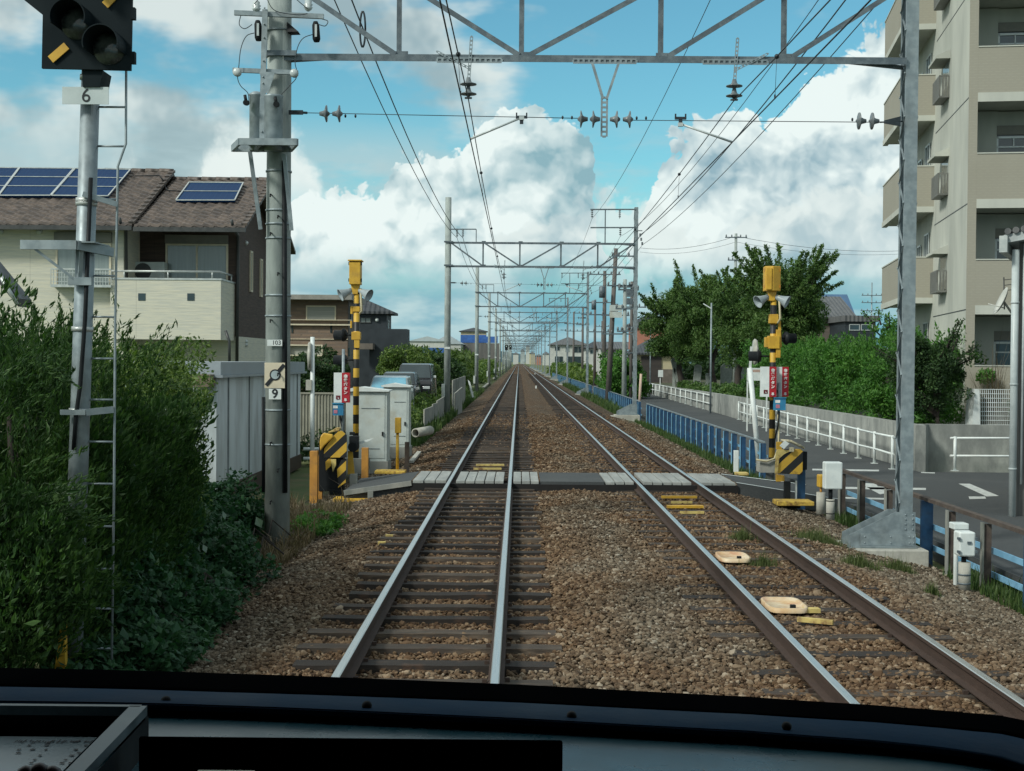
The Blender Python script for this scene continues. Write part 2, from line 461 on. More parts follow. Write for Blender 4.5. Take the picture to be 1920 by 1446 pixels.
def bulk(name, V, F, m, parent=None, smooth=False):   # numpy arrays: V (n,3), F (m,k)
    me = bpy.data.meshes.new(name)
    V = np.ascontiguousarray(V, dtype=np.float32); F = np.ascontiguousarray(F, dtype=np.int32)
    off = np.zeros(3)
    o = bpy.data.objects.new(name, me); COL.objects.link(o)
    if parent is not None:
        w = worigin(parent); V = V - np.array([w.x, w.y, w.z], dtype=np.float32); o.parent = parent
    else:
        c = V.mean(axis=0); c[2] = V[:, 2].min(); V = V - c; o.location = Vector([float(q) for q in c])
    k = F.shape[1]
    me.vertices.add(len(V)); me.vertices.foreach_set('co', V.astype(np.float32).ravel())
    me.loops.add(F.size); me.loops.foreach_set('vertex_index', F.ravel())
    me.polygons.add(len(F)); me.polygons.foreach_set('loop_start', np.arange(0, F.size, k, dtype=np.int32))
    me.polygons.foreach_set('use_smooth', np.full(len(F), smooth))
    for q in (m if isinstance(m, (list, tuple)) else [m]): me.materials.append(q)
    me.update(calc_edges=True)
    return o
def text_mesh(name, body, size, loc, m, parent, rot=(pi / 2, 0, 0), depth=0.001, bold=0.0, line=1.0, align='CENTER', sx=1.0):
    cu = bpy.data.curves.new(name, 'FONT'); cu.body = body; cu.size = size; cu.extrude = depth; cu.offset = bold
    cu.align_x = align; cu.align_y = 'CENTER'; cu.space_line = line
    o = bpy.data.objects.new(name + '_src', cu); COL.objects.link(o)
    bpy.context.view_layer.update()
    dg = bpy.context.evaluated_depsgraph_get()
    me = bpy.data.meshes.new_from_object(o.evaluated_get(dg))
    COL.objects.unlink(o); bpy.data.objects.remove(o)
    me.materials.clear(); me.materials.append(m)
    R = Matrix.LocRotScale(Vector(loc) - (worigin(parent) if parent else Vector()), __import__('mathutils').Euler(rot), Vector((sx, 1, 1)))
    me.transform(R)
    t = bpy.data.objects.new(name, me); COL.objects.link(t)
    if parent: t.parent = parent
    return t

# ------------------------------------------------------------------ ground, ballast, tracks
XL0, XL1 = gnd(632, 1262).x, gnd(928, 1274).x          # rails of the near track
XR0, XR1 = gnd(1580, 1303).x, gnd(1300, 890).x
_c = (XL0 + XL1) / 2; XL0, XL1 = _c - 0.566, _c + 0.566
TCL = _c
_c = 0.35 * (XR0 + XR1) / 2 + 0.65 * (XR0 + 0.566); XR0, XR1 = _c - 0.566, _c + 0.566
TCR = _c
YEND = 1400.0
def profile(x, y):
    """height of the ground across the line"""
    k = 0.0
    if x < -1.9:
        z = -0.20 - min(1.0, max(0, (-1.9 - x) / 2.3)) * 0.42
    elif x > 4.0:
        z = -0.20 - min(1.0, max(0, (x - 4.0) / 1.7)) * 0.38
    else:
        z = -0.20
        kk = max(0.0, min(1.0, (52 - y) / 16))
        if abs(x - TCL) < 1.0: z += -0.016 * kk + 0.03 * (1 - kk)
        elif abs(x - TCR) < 1.0: z += 0.004 * kk + 0.02 * (1 - kk)
        mid = (TCL + TCR) / 2
        d = abs(x - mid)
        if d < 0.75: z += 0.05 * (1 - d / 0.75)
    return z
def vnoise(x, y, s=1.0, seed=0):
    x = x * s; y = y * s
    xi = np.floor(x).astype(int); yi = np.floor(y).astype(int); fx = x - xi; fy = y - yi
    fx = fx * fx * (3 - 2 * fx); fy = fy * fy * (3 - 2 * fy)
    def h(a, b):
        q = np.sin(a * 127.1 + b * 311.7 + seed * 74.7) * 43758.5453
        return q - np.floor(q)
    return (h(xi, yi) * (1 - fx) + h(xi + 1, yi) * fx) * (1 - fy) + (h(xi, yi + 1) * (1 - fx) + h(xi + 1, yi + 1) * fx) * fy

def stone_colour(t, g, rnd):
    pos = g.outputs['Position']
    rusty = t.ramp(rnd, [(0.0, (0.050, 0.029, 0.016)), (0.35, (0.108, 0.064, 0.034)), (0.65, (0.152, 0.097, 0.054)), (0.88, (0.20, 0.138, 0.083)), (1.0, (0.28, 0.215, 0.145))])
    grey = t.ramp(rnd, [(0.0, (0.060, 0.046, 0.031)), (0.4, (0.115, 0.090, 0.062)), (0.7, (0.160, 0.130, 0.092)), (0.9, (0.21, 0.180, 0.135)), (1.0, (0.33, 0.30, 0.24))])
    x, y, z = t.sep(pos)
    # rust is thrown along the rails; the space between the tracks and the edges stay greyer
    a = t.m('MINIMUM', t.m('ABSOLUTE', t.m('SUBTRACT', x, TCL)), t.m('ADD', t.m('ABSOLUTE', t.m('SUBTRACT', x, TCR)), 0.35))
    n = t.noise(pos, 0.55, 4, 0.6)
    v = t.m('ADD', t.m('MULTIPLY', a, -0.38), t.m('MULTIPLY', n, 1.9))
    v = t.m('ADD', v, t.m('MULTIPLY', t.ss(y, 10, 60), 0.25))
    return t.mix(t.ss(v, 0.0, 0.78), grey, rusty)
def f_stone(t, g, b):
    t.put(b.inputs['Base Color'], stone_colour(t, g, g.outputs['Random Per Island']))
    b.inputs['Roughness'].default_value = 0.85
    b.inputs['Specular IOR Level'].default_value = 0.25
STONE = custom('ballast_stone', f_stone)
def f_bed(t, g, b):
    pos = g.outputs['Position']
    vo = t.new('ShaderNodeTexVoronoi'); t.put(vo.inputs['Vector'], pos); vo.inputs['Scale'].default_value = 17
    rnd = t.sep(vo.outputs['Color'])[0]
    c = stone_colour(t, g, rnd)
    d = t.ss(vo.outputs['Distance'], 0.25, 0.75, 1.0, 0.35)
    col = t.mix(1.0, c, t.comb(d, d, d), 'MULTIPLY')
    # weeds creep in from the right bank and the far left
    x, y, z = t.sep(pos)
    n = t.noise(pos, 0.8, 4, 0.6)
    gr = t.m('ADD', t.ss(x, 4.3, 5.9, 0.0, 0.55), t.ss(x, -2.6, -4.6, 0.0, 0.55))
    gr = t.m('ADD', gr, t.m('MULTIPLY', t.ss(y, 36, 60, 0.0, 0.38), t.m('ADD', t.ss(x, -2.5, -3.2), t.ss(x, 4.6, 5.2))))
    gr = t.ss(t.m('ADD', gr, t.m('SUBTRACT', n, 0.5)), 0.30, 0.60)
    col = t.mix(gr, col, t.mix(t.noise(pos, 9, 3), (0.03, 0.045, 0.016), (0.085, 0.11, 0.04)))
    t.put(b.inputs['Base Color'], col)
    b.inputs['Roughness'].default_value = 0.95; b.inputs['Specular IOR Level'].default_value = 0.2
    bump_to(t, b, t.m('SUBTRACT', 1.0, vo.outputs['Distance']), 0.03, 0.9)
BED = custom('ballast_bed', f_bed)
def f_field(t, g, b):
    pos = g.outputs['Position']
    n = t.noise(pos, 0.05, 5, 0.6); n2 = t.noise(pos, 1.2, 5, 0.65)
    c = t.mix(t.ss(n, 0.35, 0.65), (0.045, 0.075, 0.022), (0.10, 0.16, 0.04))
    c = t.mix(t.ss(n2, 0.35, 0.75), c, (0.13, 0.12, 0.055))
    t.put(b.inputs['Base Color'], c); b.inputs['Roughness'].default_value = 0.95
    bump_to(t, b, n2, 0.15, 0.8)
FIELD = custom('field_grass', f_field)

# one ground sheet to the horizon
m = MB()
m.quad((-5000, -60, -0.66), (5000, -60, -0.66), (5000, 6000, -0.66), (-5000, 6000, -0.66))
tag(m.build('ground', FIELD), kind='structure')
# ballast bed
xs = list(np.linspace(-4.3, 5.8, 60)); ys = list(np.arange(1.0, 45, 0.35)) + list(np.geomspace(45.4, YEND, 90))
V = []
for y in ys:
    for x in xs:
        z = profile(x, y)
        if y < 60 and abs(x - TCL) < 2.6 or abs(x - TCR) < 2.6: z += 0.012 * (float(vnoise(np.array(x), np.array(y), 2.5)) - 0.5)
        V.append((x, y, z - 0.012))
nx = len(xs); F = [(j * nx + i, j * nx + i + 1, (j + 1) * nx + i + 1, (j + 1) * nx + i) for j in range(len(ys) - 1) for i in range(nx - 1)]
tag(bulk('ballast_ground', np.array(V), np.array(F), BED, smooth=True), kind='structure')

# loose ballast stones near the camera (uncountable: one object)
def ico():
    p = (1 + 5 ** .5) / 2
    v = np.array([(-1, p, 0), (1, p, 0), (-1, -p, 0), (1, -p, 0), (0, -1, p), (0, 1, p), (0, -1, -p), (0, 1, -p), (p, 0, -1), (p, 0, 1), (-p, 0, -1), (-p, 0, 1)], float)
    v /= np.linalg.norm(v[0])
    f = np.array([(0, 11, 5), (0, 5, 1), (0, 1, 7), (0, 7, 10), (0, 10, 11), (1, 5, 9), (5, 11, 4), (11, 10, 2), (10, 7, 6), (7, 1, 8), (3, 9, 4), (3, 4, 2), (3, 2, 6), (3, 6, 8), (3, 8, 9), (4, 9, 5), (2, 4, 11), (6, 2, 10), (8, 6, 7), (9, 8, 1)])
    return v, f
IV, IF = ico()
OV = np.array([(1, 0, 0), (-1, 0, 0), (0, 1, 0), (0, -1, 0), (0, 0, 1), (0, 0, -1)], float)
OF = np.array([(0, 2, 4), (2, 1, 4), (1, 3, 4), (3, 0, 4), (2, 0, 5), (1, 2, 5), (3, 1, 5), (0, 3, 5)])
def stones(n, y0, y1, x0, x1, size, base_v, base_f, lift=0.0):
    r = RS
    x = r.uniform(x0, x1, n); y = y0 + (y1 - y0) * r.uniform(0, 1, n)
    # keep clear of the crossing deck
    thin = RS.uniform(0, 1, n) > (y - 34) / 30.0 if y1 > 50 else np.ones(n, bool)
    keep = thin & ~((y > 25.35) & (y < 28.0) & (x > -2.2) & (x < 5.9))
    for rx in (XL0, XL1, XR0, XR1): keep &= ~(np.abs(x - rx) < 0.075)
    x = x[keep]; y = y[keep]; n = len(x)
    z = np.array([profile(a, b) for a, b in zip(x, y)])
    s = size * np.exp(r.normal(0, 0.28, n))
    z = z + s * 0.10 + r.uniform(-0.012, 0.022, n) + lift
    K = len(base_v)
    bv = base_v[None, :, :] * (1 + r.uniform(-0.28, 0.28, (n, K, 1)))
    bv = bv * (s[:, None, None] * np.stack([r.uniform(0.8, 1.25, n), r.uniform(0.7, 1.0, n), r.uniform(0.5, 0.8, n)], 1)[:, None, :])
    a = r.uniform(0, 2 * pi, n); b = r.normal(0, 0.45, n)
    ca, sa, cb, sb = np.cos(a), np.sin(a), np.cos(b), np.sin(b)
    Rz = np.zeros((n, 3, 3)); Rz[:, 0, 0] = ca; Rz[:, 0, 1] = -sa; Rz[:, 1, 0] = sa; Rz[:, 1, 1] = ca; Rz[:, 2, 2] = 1
    Rx = np.zeros((n, 3, 3)); Rx[:, 0, 0] = 1; Rx[:, 1, 1] = cb; Rx[:, 1, 2] = -sb; Rx[:, 2, 1] = sb; Rx[:, 2, 2] = cb
    bv = np.einsum('nij,nkj->nki', np.einsum('nij,njk->nik', Rx, Rz), bv)
    bv += np.stack([x, y, z], 1)[:, None, :]
    V = bv.reshape(-1, 3)
    F = (base_f[None, :, :] + (np.arange(n) * K)[:, None, None]).reshape(-1, 3)
    return V, F
sets = [stones(108000, 9.3, 17.5, -3.6, 5.9, 0.0195, IV, IF), stones(72000, 17.5, 30, -4.0, 5.8, 0.025, OV, OF), stones(52000, 30, 64, -4.0, 5.8, 0.031, OV, OF)]
off = 0; VV = []; FF = []
for V, F in sets:
    VV.append(V); FF.append(F + off); off += len(V)
tag(bulk('ballast_stones', np.concatenate(VV), np.concatenate(FF), STONE), 'loose brown and grey ballast stones between and around the sleepers', 'ballast', kind='stuff')

# sleepers and rails
def f_sleeper(t, g, b):
    pos = g.outputs['Position']
    r = t.new('ShaderNodeObjectInfo').outputs['Random']
    grain = t.noise(t.vm('MULTIPLY', pos, (1.2, 14, 6)), 3.0, 5, 0.65)
    worn = t.noise(pos, 2.2, 3, 0.6)
    dark = t.mix(r, (0.014, 0.011, 0.009), (0.052, 0.040, 0.030))
    pale = t.mix(r, (0.060, 0.042, 0.028), (0.155, 0.118, 0.082))
    c = t.mix(t.m('MULTIPLY', t.ss(grain, 0.42, 0.72), t.ss(t.m('ADD', worn, t.m('MULTIPLY', r, 0.25)), 0.45, 0.75)), dark, pale)
    c = t.mix(t.ss(t.noise(pos, 5, 3), 0.55, 0.72, 0, 0.5), c, (0.085, 0.045, 0.025))
    t.put(b.inputs['Base Color'], c); b.inputs['Roughness'].default_value = 0.85
    bump_to(t, b, grain, 0.012, 0.9)
SLEEP = custom('sleeper_timber', f_sleeper)
def f_railside(t, g, b):
    pos = g.outputs['Position']
    n = t.noise(t.vm('MULTIPLY', pos, (3, 0.8, 3)), 6, 5, 0.65)
    t.put(b.inputs['Base Color'], t.mix(n, (0.020, 0.012, 0.009), (0.070, 0.042, 0.030)))
    b.inputs['Roughness'].default_value = 0.85
    bump_to(t, b, n, 0.004)
RAILS = custom('rail_rust', f_railside)
def f_railtop(t, g, b):
    pos = g.outputs['Position']
    n = t.noise(t.vm('MULTIPLY', pos, (60, 0.6, 1)), 3, 4, 0.6)
    t.put(b.inputs['Base Color'], t.mix(n, (0.48, 0.50, 0.49), (0.70, 0.73, 0.72)))
    b.inputs['Metallic'].default_value = 0.85
    t.put(b.inputs['Roughness'], t.ss(n, 0.3, 0.7, 0.26, 0.42))
RAILT = custom('rail_running_surface', f_railtop)
def rail_mesh(x, y0, y1):
    pr = [(-0.061, -0.150), (0.061, -0.150), (0.061, -0.141), (0.012, -0.126), (0.009, -0.052), (0.0325, -0.036), (0.0325, -0.006), (0.026, 0.0), (-0.026, 0.0), (-0.0325, -0.006), (-0.0325, -0.036), (-0.009, -0.052), (-0.012, -0.126), (-0.061, -0.141)]
    ys = list(np.arange(y0, 60, 2.0)) + list(np.geomspace(60, y1, 30)); n = len(pr)
    m = MB(); vs = [(x + a, y, z) for y in ys for a, z in pr]
    for j in range(len(ys) - 1):
        for k in range(n):
            m.mi = 1 if k in (6, 7, 8) else 0
            q = (k, (k + 1) % n)
            b = len(m.v)
            m.v += [vs[j * n + q[0]], vs[j * n + q[1]], vs[(j + 1) * n + q[1]], vs[(j + 1) * n + q[0]]]
            m.f.append((b, b + 1, b + 2, b + 3)); m.k.append(m.mi); m.sm.append(False)
    return m
def sleeper_bm(x, y, ztop, half, rz, w):
    m = MB()
    n = 8
    R = Matrix.Rotation(rz, 3, 'Z')
    vs = []
    for i in range(n + 1):
        a = -half + 2 * half * i / n
        dz = random.uniform(-0.006, 0.004); dy = random.uniform(-0.006, 0.006)
        for (dyy, zz) in ((-w / 2, -0.13), (w / 2, -0.13), (w / 2 - 0.008, 0.0), (-w / 2 + 0.008, 0.0)):
            p = R @ Vector((a, dyy + dy * (1 if zz == 0 else 0.2), 0)); vs.append((x + p.x, y + p.y, ztop + zz + (dz if zz == 0 else 0)))
    fs = [(0, 1, 2, 3)] + [(n * 4 + 3, n * 4 + 2, n * 4 + 1, n * 4)]
    for i in range(n):
        for k in range(4): fs.append((i * 4 + k, (i + 1) * 4 + k, (i + 1) * 4 + (k + 1) % 4, i * 4 + (k + 1) % 4))
    m.add(vs, fs); return m
FAST = mat('rail_fastening_iron', (0.05, 0.032, 0.024), None, 20, 0.85)
def track(xc, x0, x1, label, pitch, y_first, ztop, skip=()):
    root = thing('railway_track', (xc, 9.0, -0.15), label, 'railway track', 'parallel railway tracks')
    for x in (x0, x1): rail_mesh(x, 2.0, YEND).build('rail', [RAILS, RAILT], root)
    y = y_first; k = 0; far = MB()
    while y < 260:
        yy = y + random.uniform(-0.03, 0.03)
        half = 1.06 + random.uniform(-0.05, 0.05); w = random.uniform(0.19, 0.22)
        zt = ztop + random.uniform(-0.012, 0.004)
        if k < 98:
            o = sleeper_bm(xc + random.uniform(-0.05, 0.05), yy, zt, half, random.uniform(-0.012, 0.012), w).build('sleeper', SLEEP, root)
            if k < 16:
                f = MB()
                for rx in (x0, x1):
                    f.cbox((rx - 0.085, yy - 0.02, zt + 0.012), (0.035, 0.03, 0.03)); f.cbox((rx + 0.085, yy + 0.03, zt + 0.012), (0.035, 0.03, 0.03))
                f.build('spike', FAST, o)
        else: far.box((xc - half, yy - w / 2, zt - 0.1), (xc + half, yy + w / 2, zt))
        y += pitch; k += 1
    tag(far.build('far_sleepers', SLEEP, root), kind='stuff')
    return root
track(TCL, XL0, XL1, 'left railway track, with two bright rails running straight over bare timber sleepers', 0.64, 9.5, -0.148)
track(TCR, XR0, XR1, 'right railway track, with sleepers half sunk in ballast beside the blue fence', 0.68, 9.3, -0.163)

# right-hand road and path
def f_grassy(t, g, b):
    pos = g.outputs['Position']; n = t.noise(pos, 2.5, 5, 0.65)
    t.put(b.inputs['Base Color'], t.mix(t.ss(n, 0.35, 0.7), (0.05, 0.045, 0.025), (0.06, 0.085, 0.03))); b.inputs['Roughness'].default_value = 0.95
    bump_to(t, b, n, 0.05)
DIRT = custom('weedy_dirt', f_grassy)
ZR = -0.35
m = MB()
m.add([(6.15, 8, ZR), (60, 8, ZR), (60, 33, ZR), (9.7, 33, ZR), (10.9, 110, ZR), (11.5, 260, ZR), (6.1, 260, ZR)], [(0, 1, 2, 3, 4, 5, 6)])
m.add([(6.15, 8, ZR - 0.3), (6.15, 8, ZR), (6.1, 260, ZR), (6.1, 260, ZR - 0.3)], [(0, 1, 2, 3)])
tag(m.build('road', ASPH), kind='structure')
# painted road marks
m = MB(); zz = ZR + 0.004
def mark(pts): m.add([(p.x, p.y, zz) for p in [gnd(x, y, zz) for x, y in pts]], [tuple(range(len(pts)))])
for q in ([(1797, 907), (1818, 907), (1873, 930), (1850, 931)], [(1816, 931), (1847, 931), (1849, 935), (1818, 936)],
          [(1584, 913), (1736, 915), (1736, 919), (1584, 917)], [(1623, 906), (1642, 907), (1646, 912), (1671, 914), (1668, 924), (1650, 927), (1622, 912)],
          [(1523, 879), (1648, 881), (1648, 884), (1523, 882)], [(1727, 885), (1753, 886), (1753, 888), (1727, 887)], [(1580, 932), (1658, 934), (1658, 937), (1580, 935)]):
    mark(list(reversed(q)))
tag(m.build('road_marking', mat('road_paint', (0.62, 0.66, 0.63), (0.42, 0.45, 0.44), 12, 0.7, dirt=(0.2, 0.21, 0.21), dscale=6)), kind='structure')

# level crossing deck
CY0, CY1 = 25.6, 27.75
deck = thing('level_crossing', (1.0, 26.6, -0.15), 'narrow level crossing of grey planks and asphalt laid across both tracks', 'level crossing')
PLANK = mat('grey_deck_plank', (0.36, 0.38, 0.36), (0.25, 0.27, 0.26), 8, 0.85, dirt=(0.12, 0.13, 0.13), dscale=4, bump=0.004, stretch=(1, 0.15, 1))
PLSIDE = mat('dark_deck_side', (0.012, 0.012, 0.012), None, 6, 0.9)
for (a, b, n) in ((XL0 - 0.70, XL0 - 0.055, 3), (XL0 + 0.11, XL1 - 0.11, 5), (XL1 + 0.055, XL1 + 0.55, 3), (XR0 - 0.60, XR0 - 0.055, 3), (XR0 + 0.11, XR1 - 0.11, 5), (XR1 + 0.055, XR1 + 0.72, 3)):
    w = (b - a) / n
    for i in range(n):
        pm = MB(); dz = random.uniform(-0.006, 0.004)
        pm.box((a + i * w + 0.009, CY0 + random.uniform(-.02, .02), -0.06), (a + (i + 1) * w - 0.009, CY1, -0.004 + dz))
        pm.build('deck_plank', PLANK, deck, bevel=0.006)
m = MB()
m.box((XL0 - 0.74, CY0 - 0.015, -0.30), (XR1 + 0.76, CY0 + 0.13, -0.064))
m.build('deck_bearer', PLSIDE, deck)
m = MB()
m.add([(XL1 + 0.57, CY0 + 0.03, -0.012), (XR0 - 0.62, CY0 + 0.03, -0.012), (XR0 - 0.62, CY1, -0.012), (XL1 + 0.57, CY1, -0.012),
       (XL1 + 0.57, CY0 + 0.03, -0.12), (XR0 - 0.62, CY0 + 0.03, -0.12)], [(0, 1, 2, 3), (0, 4, 5, 1)])
xa = XL0 - 0.72
m.add([(-3.25, CY0 - 0.12, -0.20), (xa, CY0 + 0.03, -0.012), (xa, CY1, -0.012), (-3.25, CY1 + 0.4, -0.20), (-3.25, CY0 - 0.12, -0.6), (xa, CY0 + 0.03, -0.3)], [(0, 1, 2, 3), (0, 4, 5, 1)])
xb = XR1 + 0.74
m.add([(xb, CY0 + 0.03, -0.012), (6.3, CY0 - 0.3, ZR + 0.01), (6.3, CY1 + 1.0, ZR + 0.01), (xb, CY1, -0.012), (xb, CY0 + 0.03, -0.3), (6.3, CY0 - 0.3, -0.6)], [(0, 1, 2, 3), (0, 4, 5, 1)])
m.build('asphalt_surface', ASPH, deck)
m = MB()
m.add([(xb, CY0 + 0.05, -0.006), (6.0, CY0 - 0.22, -0.278), (6.0, CY0 - 0.10, -0.278), (xb, CY0 + 0.17, -0.004)], [(0, 1, 2, 3)])
m.add([(xb, CY1 - 0.16, -0.006), (6.0, CY1 + 0.66, -0.278), (6.0, CY1 + 0.80, -0.278), (xb, CY1 - 0.04, -0.004)], [(0, 1, 2, 3)])
m.build('edge_line', WHITEP, deck)
# concrete edging on the left
m = MB(); m.bar((-3.25, CY0 - 0.16, -0.24), (xa, CY0 - 0.01, -0.06), 0.05, 0.09); m.cbox((-2.75, CY0 - 0.18, -0.32), (0.10, 0.08, 0.26))
m.build('edge_board', CONC2, deck)

# ------------------------------------------------------------------ catenary gantries
Y1, Y2, SP = 19.1, 64.0, 44.5
def disc_insulator(m, c, axis, s=1.0):             # one suspension disc: cap, shed, pin
    m.lathe(c, axis, [(-0.075 * s, 0.0), (-0.075 * s, 0.028 * s), (-0.02 * s, 0.042 * s), (0.0, 0.055 * s), (0.022 * s, 0.125 * s), (0.034 * s, 0.125 * s), (0.036 * s, 0.05 * s), (0.075 * s, 0.016 * s), (0.075 * s, 0.0)], 16)
def perforated(m, a, b, w, t, up=(0, 0, 1), pitch=0.07):   # a strap with a row of holes: two rails and rungs
    a = Vector(a); b = Vector(b); d = (b - a); L = d.length; d.normalize()
    u = Vector(up)
    if abs(d.dot(u)) > 0.98: u = Vector((1, 0, 0))
    s = d.cross(Vector((0, 1, 0))).normalized() if abs(d.y) < 0.5 else d.cross(u).normalized()
    for sg in (-1, 1):
        m.bar(a + s * (sg * w * 0.37), b + s * (sg * w * 0.37), w * 0.26, t, up=(0, 1, 0))
    n = max(2, int(L / pitch))
    for i in range(n + 1):
        p = a + d * (L * i / n)
        m.bar(p - s * (w * 0.24), p + s * (w * 0.24), t, pitch * 0.45, up=d)
def truss(Y, xl, xr, zb, zt, xv, first):
    m = MB()
    m.bar((xl, Y, zb), (xr, Y, zb), 0.075, 0.075) if False else None
    # bottom and top chords: back-to-back angles
    for z in (zb, zt):
        m.angle((xl + 0.05, Y, z), (xr - 0.05, Y, z), 0.085, 0.011)
    # chords fork where they meet the posts
    for z in (zb, zt):
        m.bar((xl + 0.9, Y + 0.03, z - 0.03), (xl + 0.02, Y + 0.14, z - 0.06), 0.06, 0.05)
        m.bar((xr - 1.0, Y + 0.03, z - 0.03), (xr - 0.02, Y + 0.14, z - 0.10), 0.06, 0.05)
    w = 0.062
    pts = [xl + 0.15] + list(xv) + [xr - 0.1]
    for x in xv: m.angle((x, Y + 0.02, zb + 0.03), (x, Y + 0.02, zt - 0.03), w, 0.009, up=(1, 0, 0))
    def dg(x0, z0, x1, z1): m.angle((x0, Y - 0.01, z0), (x1, Y - 0.01, z1), w, 0.009)
    dg(pts[0] + 0.02, zt - 0.03, pts[1] - 0.06, zb + 0.03)
    dg(pts[1] + 0.06, zt - 0.03, pts[2] - 0.05, zb + 0.03)
    dg(pts[2] + 0.06, zb + 0.03, pts[3] - 0.06, zt - 0.03)
    dg(pts[3] + 0.06, zb + 0.03, pts[4] - 0.06, zt - 0.03)
    dg(pts[4] + 0.06, zb + 0.03, pts[5] - 0.02, zt - 0.03)
    for x in xv: m.cbox((x, Y - 0.022, zb), (0.20, 0.008, 0.10)); m.cbox((x, Y - 0.022, zt), (0.20, 0.008, 0.10))
    return m
def lattice_column(m, x, Y, z0, z1, wf, w, lace=True):
    wd, w = w, wf
    # two channels facing the line of view, laced on the track side
    t = 0.010
    for dy in (0.0, wd):
        m.box((x - w / 2 + 0.004, Y + dy, z0), (x + w / 2, Y + dy + t, z1))
        m.box((x - w / 2 + 0.004, Y + dy + (t if dy == 0 else -0.045), z0), (x - w / 2 + 0.004 + t, Y + dy + (t + 0.045 if dy == 0 else 0), z1))
        m.box((x + w / 2 - t, Y + dy + (t if dy == 0 else -0.045), z0), (x + w / 2, Y + dy + (t + 0.045 if dy == 0 else 0), z1))
    if lace:
        z = z0; k = 0; st = 0.30
        while z + st < z1:
            for xx in (x - w / 2, x + w / 2):
                a, b = (Y + 0.02, Y + wd - 0.01) if k % 2 == 0 else (Y + wd - 0.01, Y + 0.02)
                m.bar((xx, a, z), (xx, b, z + st), 0.007, 0.024, up=(1, 0, 0))
            m.cyl((x - w / 2 - 0.018, (Y + 0.02 if k % 2 == 0 else Y + wd - 0.01), z + 0.01), (x - w / 2 + 0.01, (Y + 0.02 if k % 2 == 0 else Y + wd - 0.01), z + 0.01), 0.013, 6)
            z += st; k += 1
    else:
        m.box((x - w / 2, Y + 0.02, z0), (x - w / 2 + 0.008, Y + wd, z1))
def gantry(Y, xl, xr, zb, zt, first, xv, label):
    root = thing('catenary_gantry', (xl, Y, -0.45), label, 'catenary gantry', 'gantries spanning the two tracks')
    r = 0.172 if first else 0.150
    m = MB(); m.tube([(xl, Y + 0.1, -0.7), (xl, Y + 0.1, 9.9)], r * 1.03, 28, True, r * 0.95)
    m.build('concrete_pole', CONC, root)
    m = MB(); lattice_column(m, xr + 0.035, Y, -0.31, 9.5, 0.175, 0.27)
    m.build('steel_column', GALV, root)
    # gusseted shoe and plinth
    m = MB()
    zf = -0.32 if first else -0.22
    for yy in (Y - 0.045, Y + 0.335):
        m.prism([(xr + 0.15, yy, zf), (xr - 0.80, yy, zf), (xr - 0.78, yy, zf + 0.17), (xr - 0.13, yy, zf + 0.50), (xr + 0.15, yy, zf + 0.50)], (0, 0, 0), (0, 0.012, 0))
    m.box((xr - 0.80, Y - 0.12, zf), (xr + 0.16, Y - 0.045, zf + 0.012))
    m.box((xr - 0.62, Y - 0.075, zf + 0.03), (xr + 0.15, Y - 0.063, zf + 0.20))
    m.box((xr - 0.62, Y - 0.125, zf + 0.012), (xr + 0.15, Y - 0.075, zf + 0.026))
    if first:
        for bx in (-0.56, -0.20, 0.06, 0.12):
            for bz in (0.07, 0.155): m.ball((xr + bx, Y - 0.078, zf + bz), 0.012, 6, 4)
        for bx in (0.01, 0.11):
            for bz in (0.26, 0.33, 0.40, 0.46): m.ball((xr + bx, Y - 0.05, zf + bz), 0.012, 6, 4)
    m.build('base_gusset', GALV, root)
    m = MB(); m.box((xr - 0.90, Y - 0.30, -0.62), (xr + 0.27, Y + 0.75, zf - 0.002))
    m.box((xr - 1.08, Y - 0.05, -0.65), (xr - 0.902, Y + 0.55, zf - 0.05))
    m.build('concrete_plinth', CONC3, root, bevel=0.015)
    truss(Y, xl, xr, zb, zt, xv, first).build('truss_beam', GALVD, root)
    # clamps round the concrete pole
    m = MB()
    for z in (zb, zt):
        m.cyl((xl, Y + 0.1, z - 0.03), (xl, Y + 0.1, z + 0.03), r + 0.012, 28)
        m.bar((xl - r - 0.03, Y - 0.09, z), (xl + r + 0.10, Y - 0.09, z), 0.02, 0.07)
    m.build('pole_clamp', GALVD, root)
    # hangers, one over each track and one in the middle
    sx = (xr - xl) / 8.55
    for (xc, name) in ((XH[0], 'l'), (XH[2], 'r')):
        m = MB()
        perforated(m, (xc - 0.45, Y - 0.05, zb - 0.075), (xc + 0.45, Y - 0.05, zb - 0.075), 0.075, 0.008)
        perforated(m, (xc + 0.03, Y - 0.06, zb + 0.25), (xc - 0.005, Y - 0.06, zb - 0.33), 0.045, 0.008, pitch=0.055)
        s = -1 if name == 'l' else 1
        perforated(m, (xc + s * 0.45, Y - 0.062, zb + 0.04), (xc, Y - 0.062, zb - 0.19), 0.035, 0.006, pitch=0.06)
        h = m.build('messenger_hanger', GALV, root)
        m = MB()
        disc_insulator(m, (xc - 0.01, Y - 0.06, zb - 0.385), (0, 0, -1), 0.92); disc_insulator(m, (xc - 0.01, Y - 0.06, zb - 0.52), (0, 0, -1), 0.92)
        m.cbox((xc - 0.01, Y - 0.06, zb - 0.60), (0.10, 0.05, 0.02))
        m.build('insulator', INSUL, h)
    m = MB(); xc = XH[1]
    perforated(m, (xc - 0.44, Y - 0.05, zb - 0.075), (xc + 0.44, Y - 0.05, zb - 0.075), 0.075, 0.008)
    m.bar((xc - 0.17, Y - 0.05, zb - 0.11), (xc - 0.02, Y - 0.05, zb - 0.60), 0.035, 0.035); m.bar((xc + 0.19, Y - 0.05, zb - 0.11), (xc + 0.03, Y - 0.05, zb - 0.60), 0.035, 0.035)
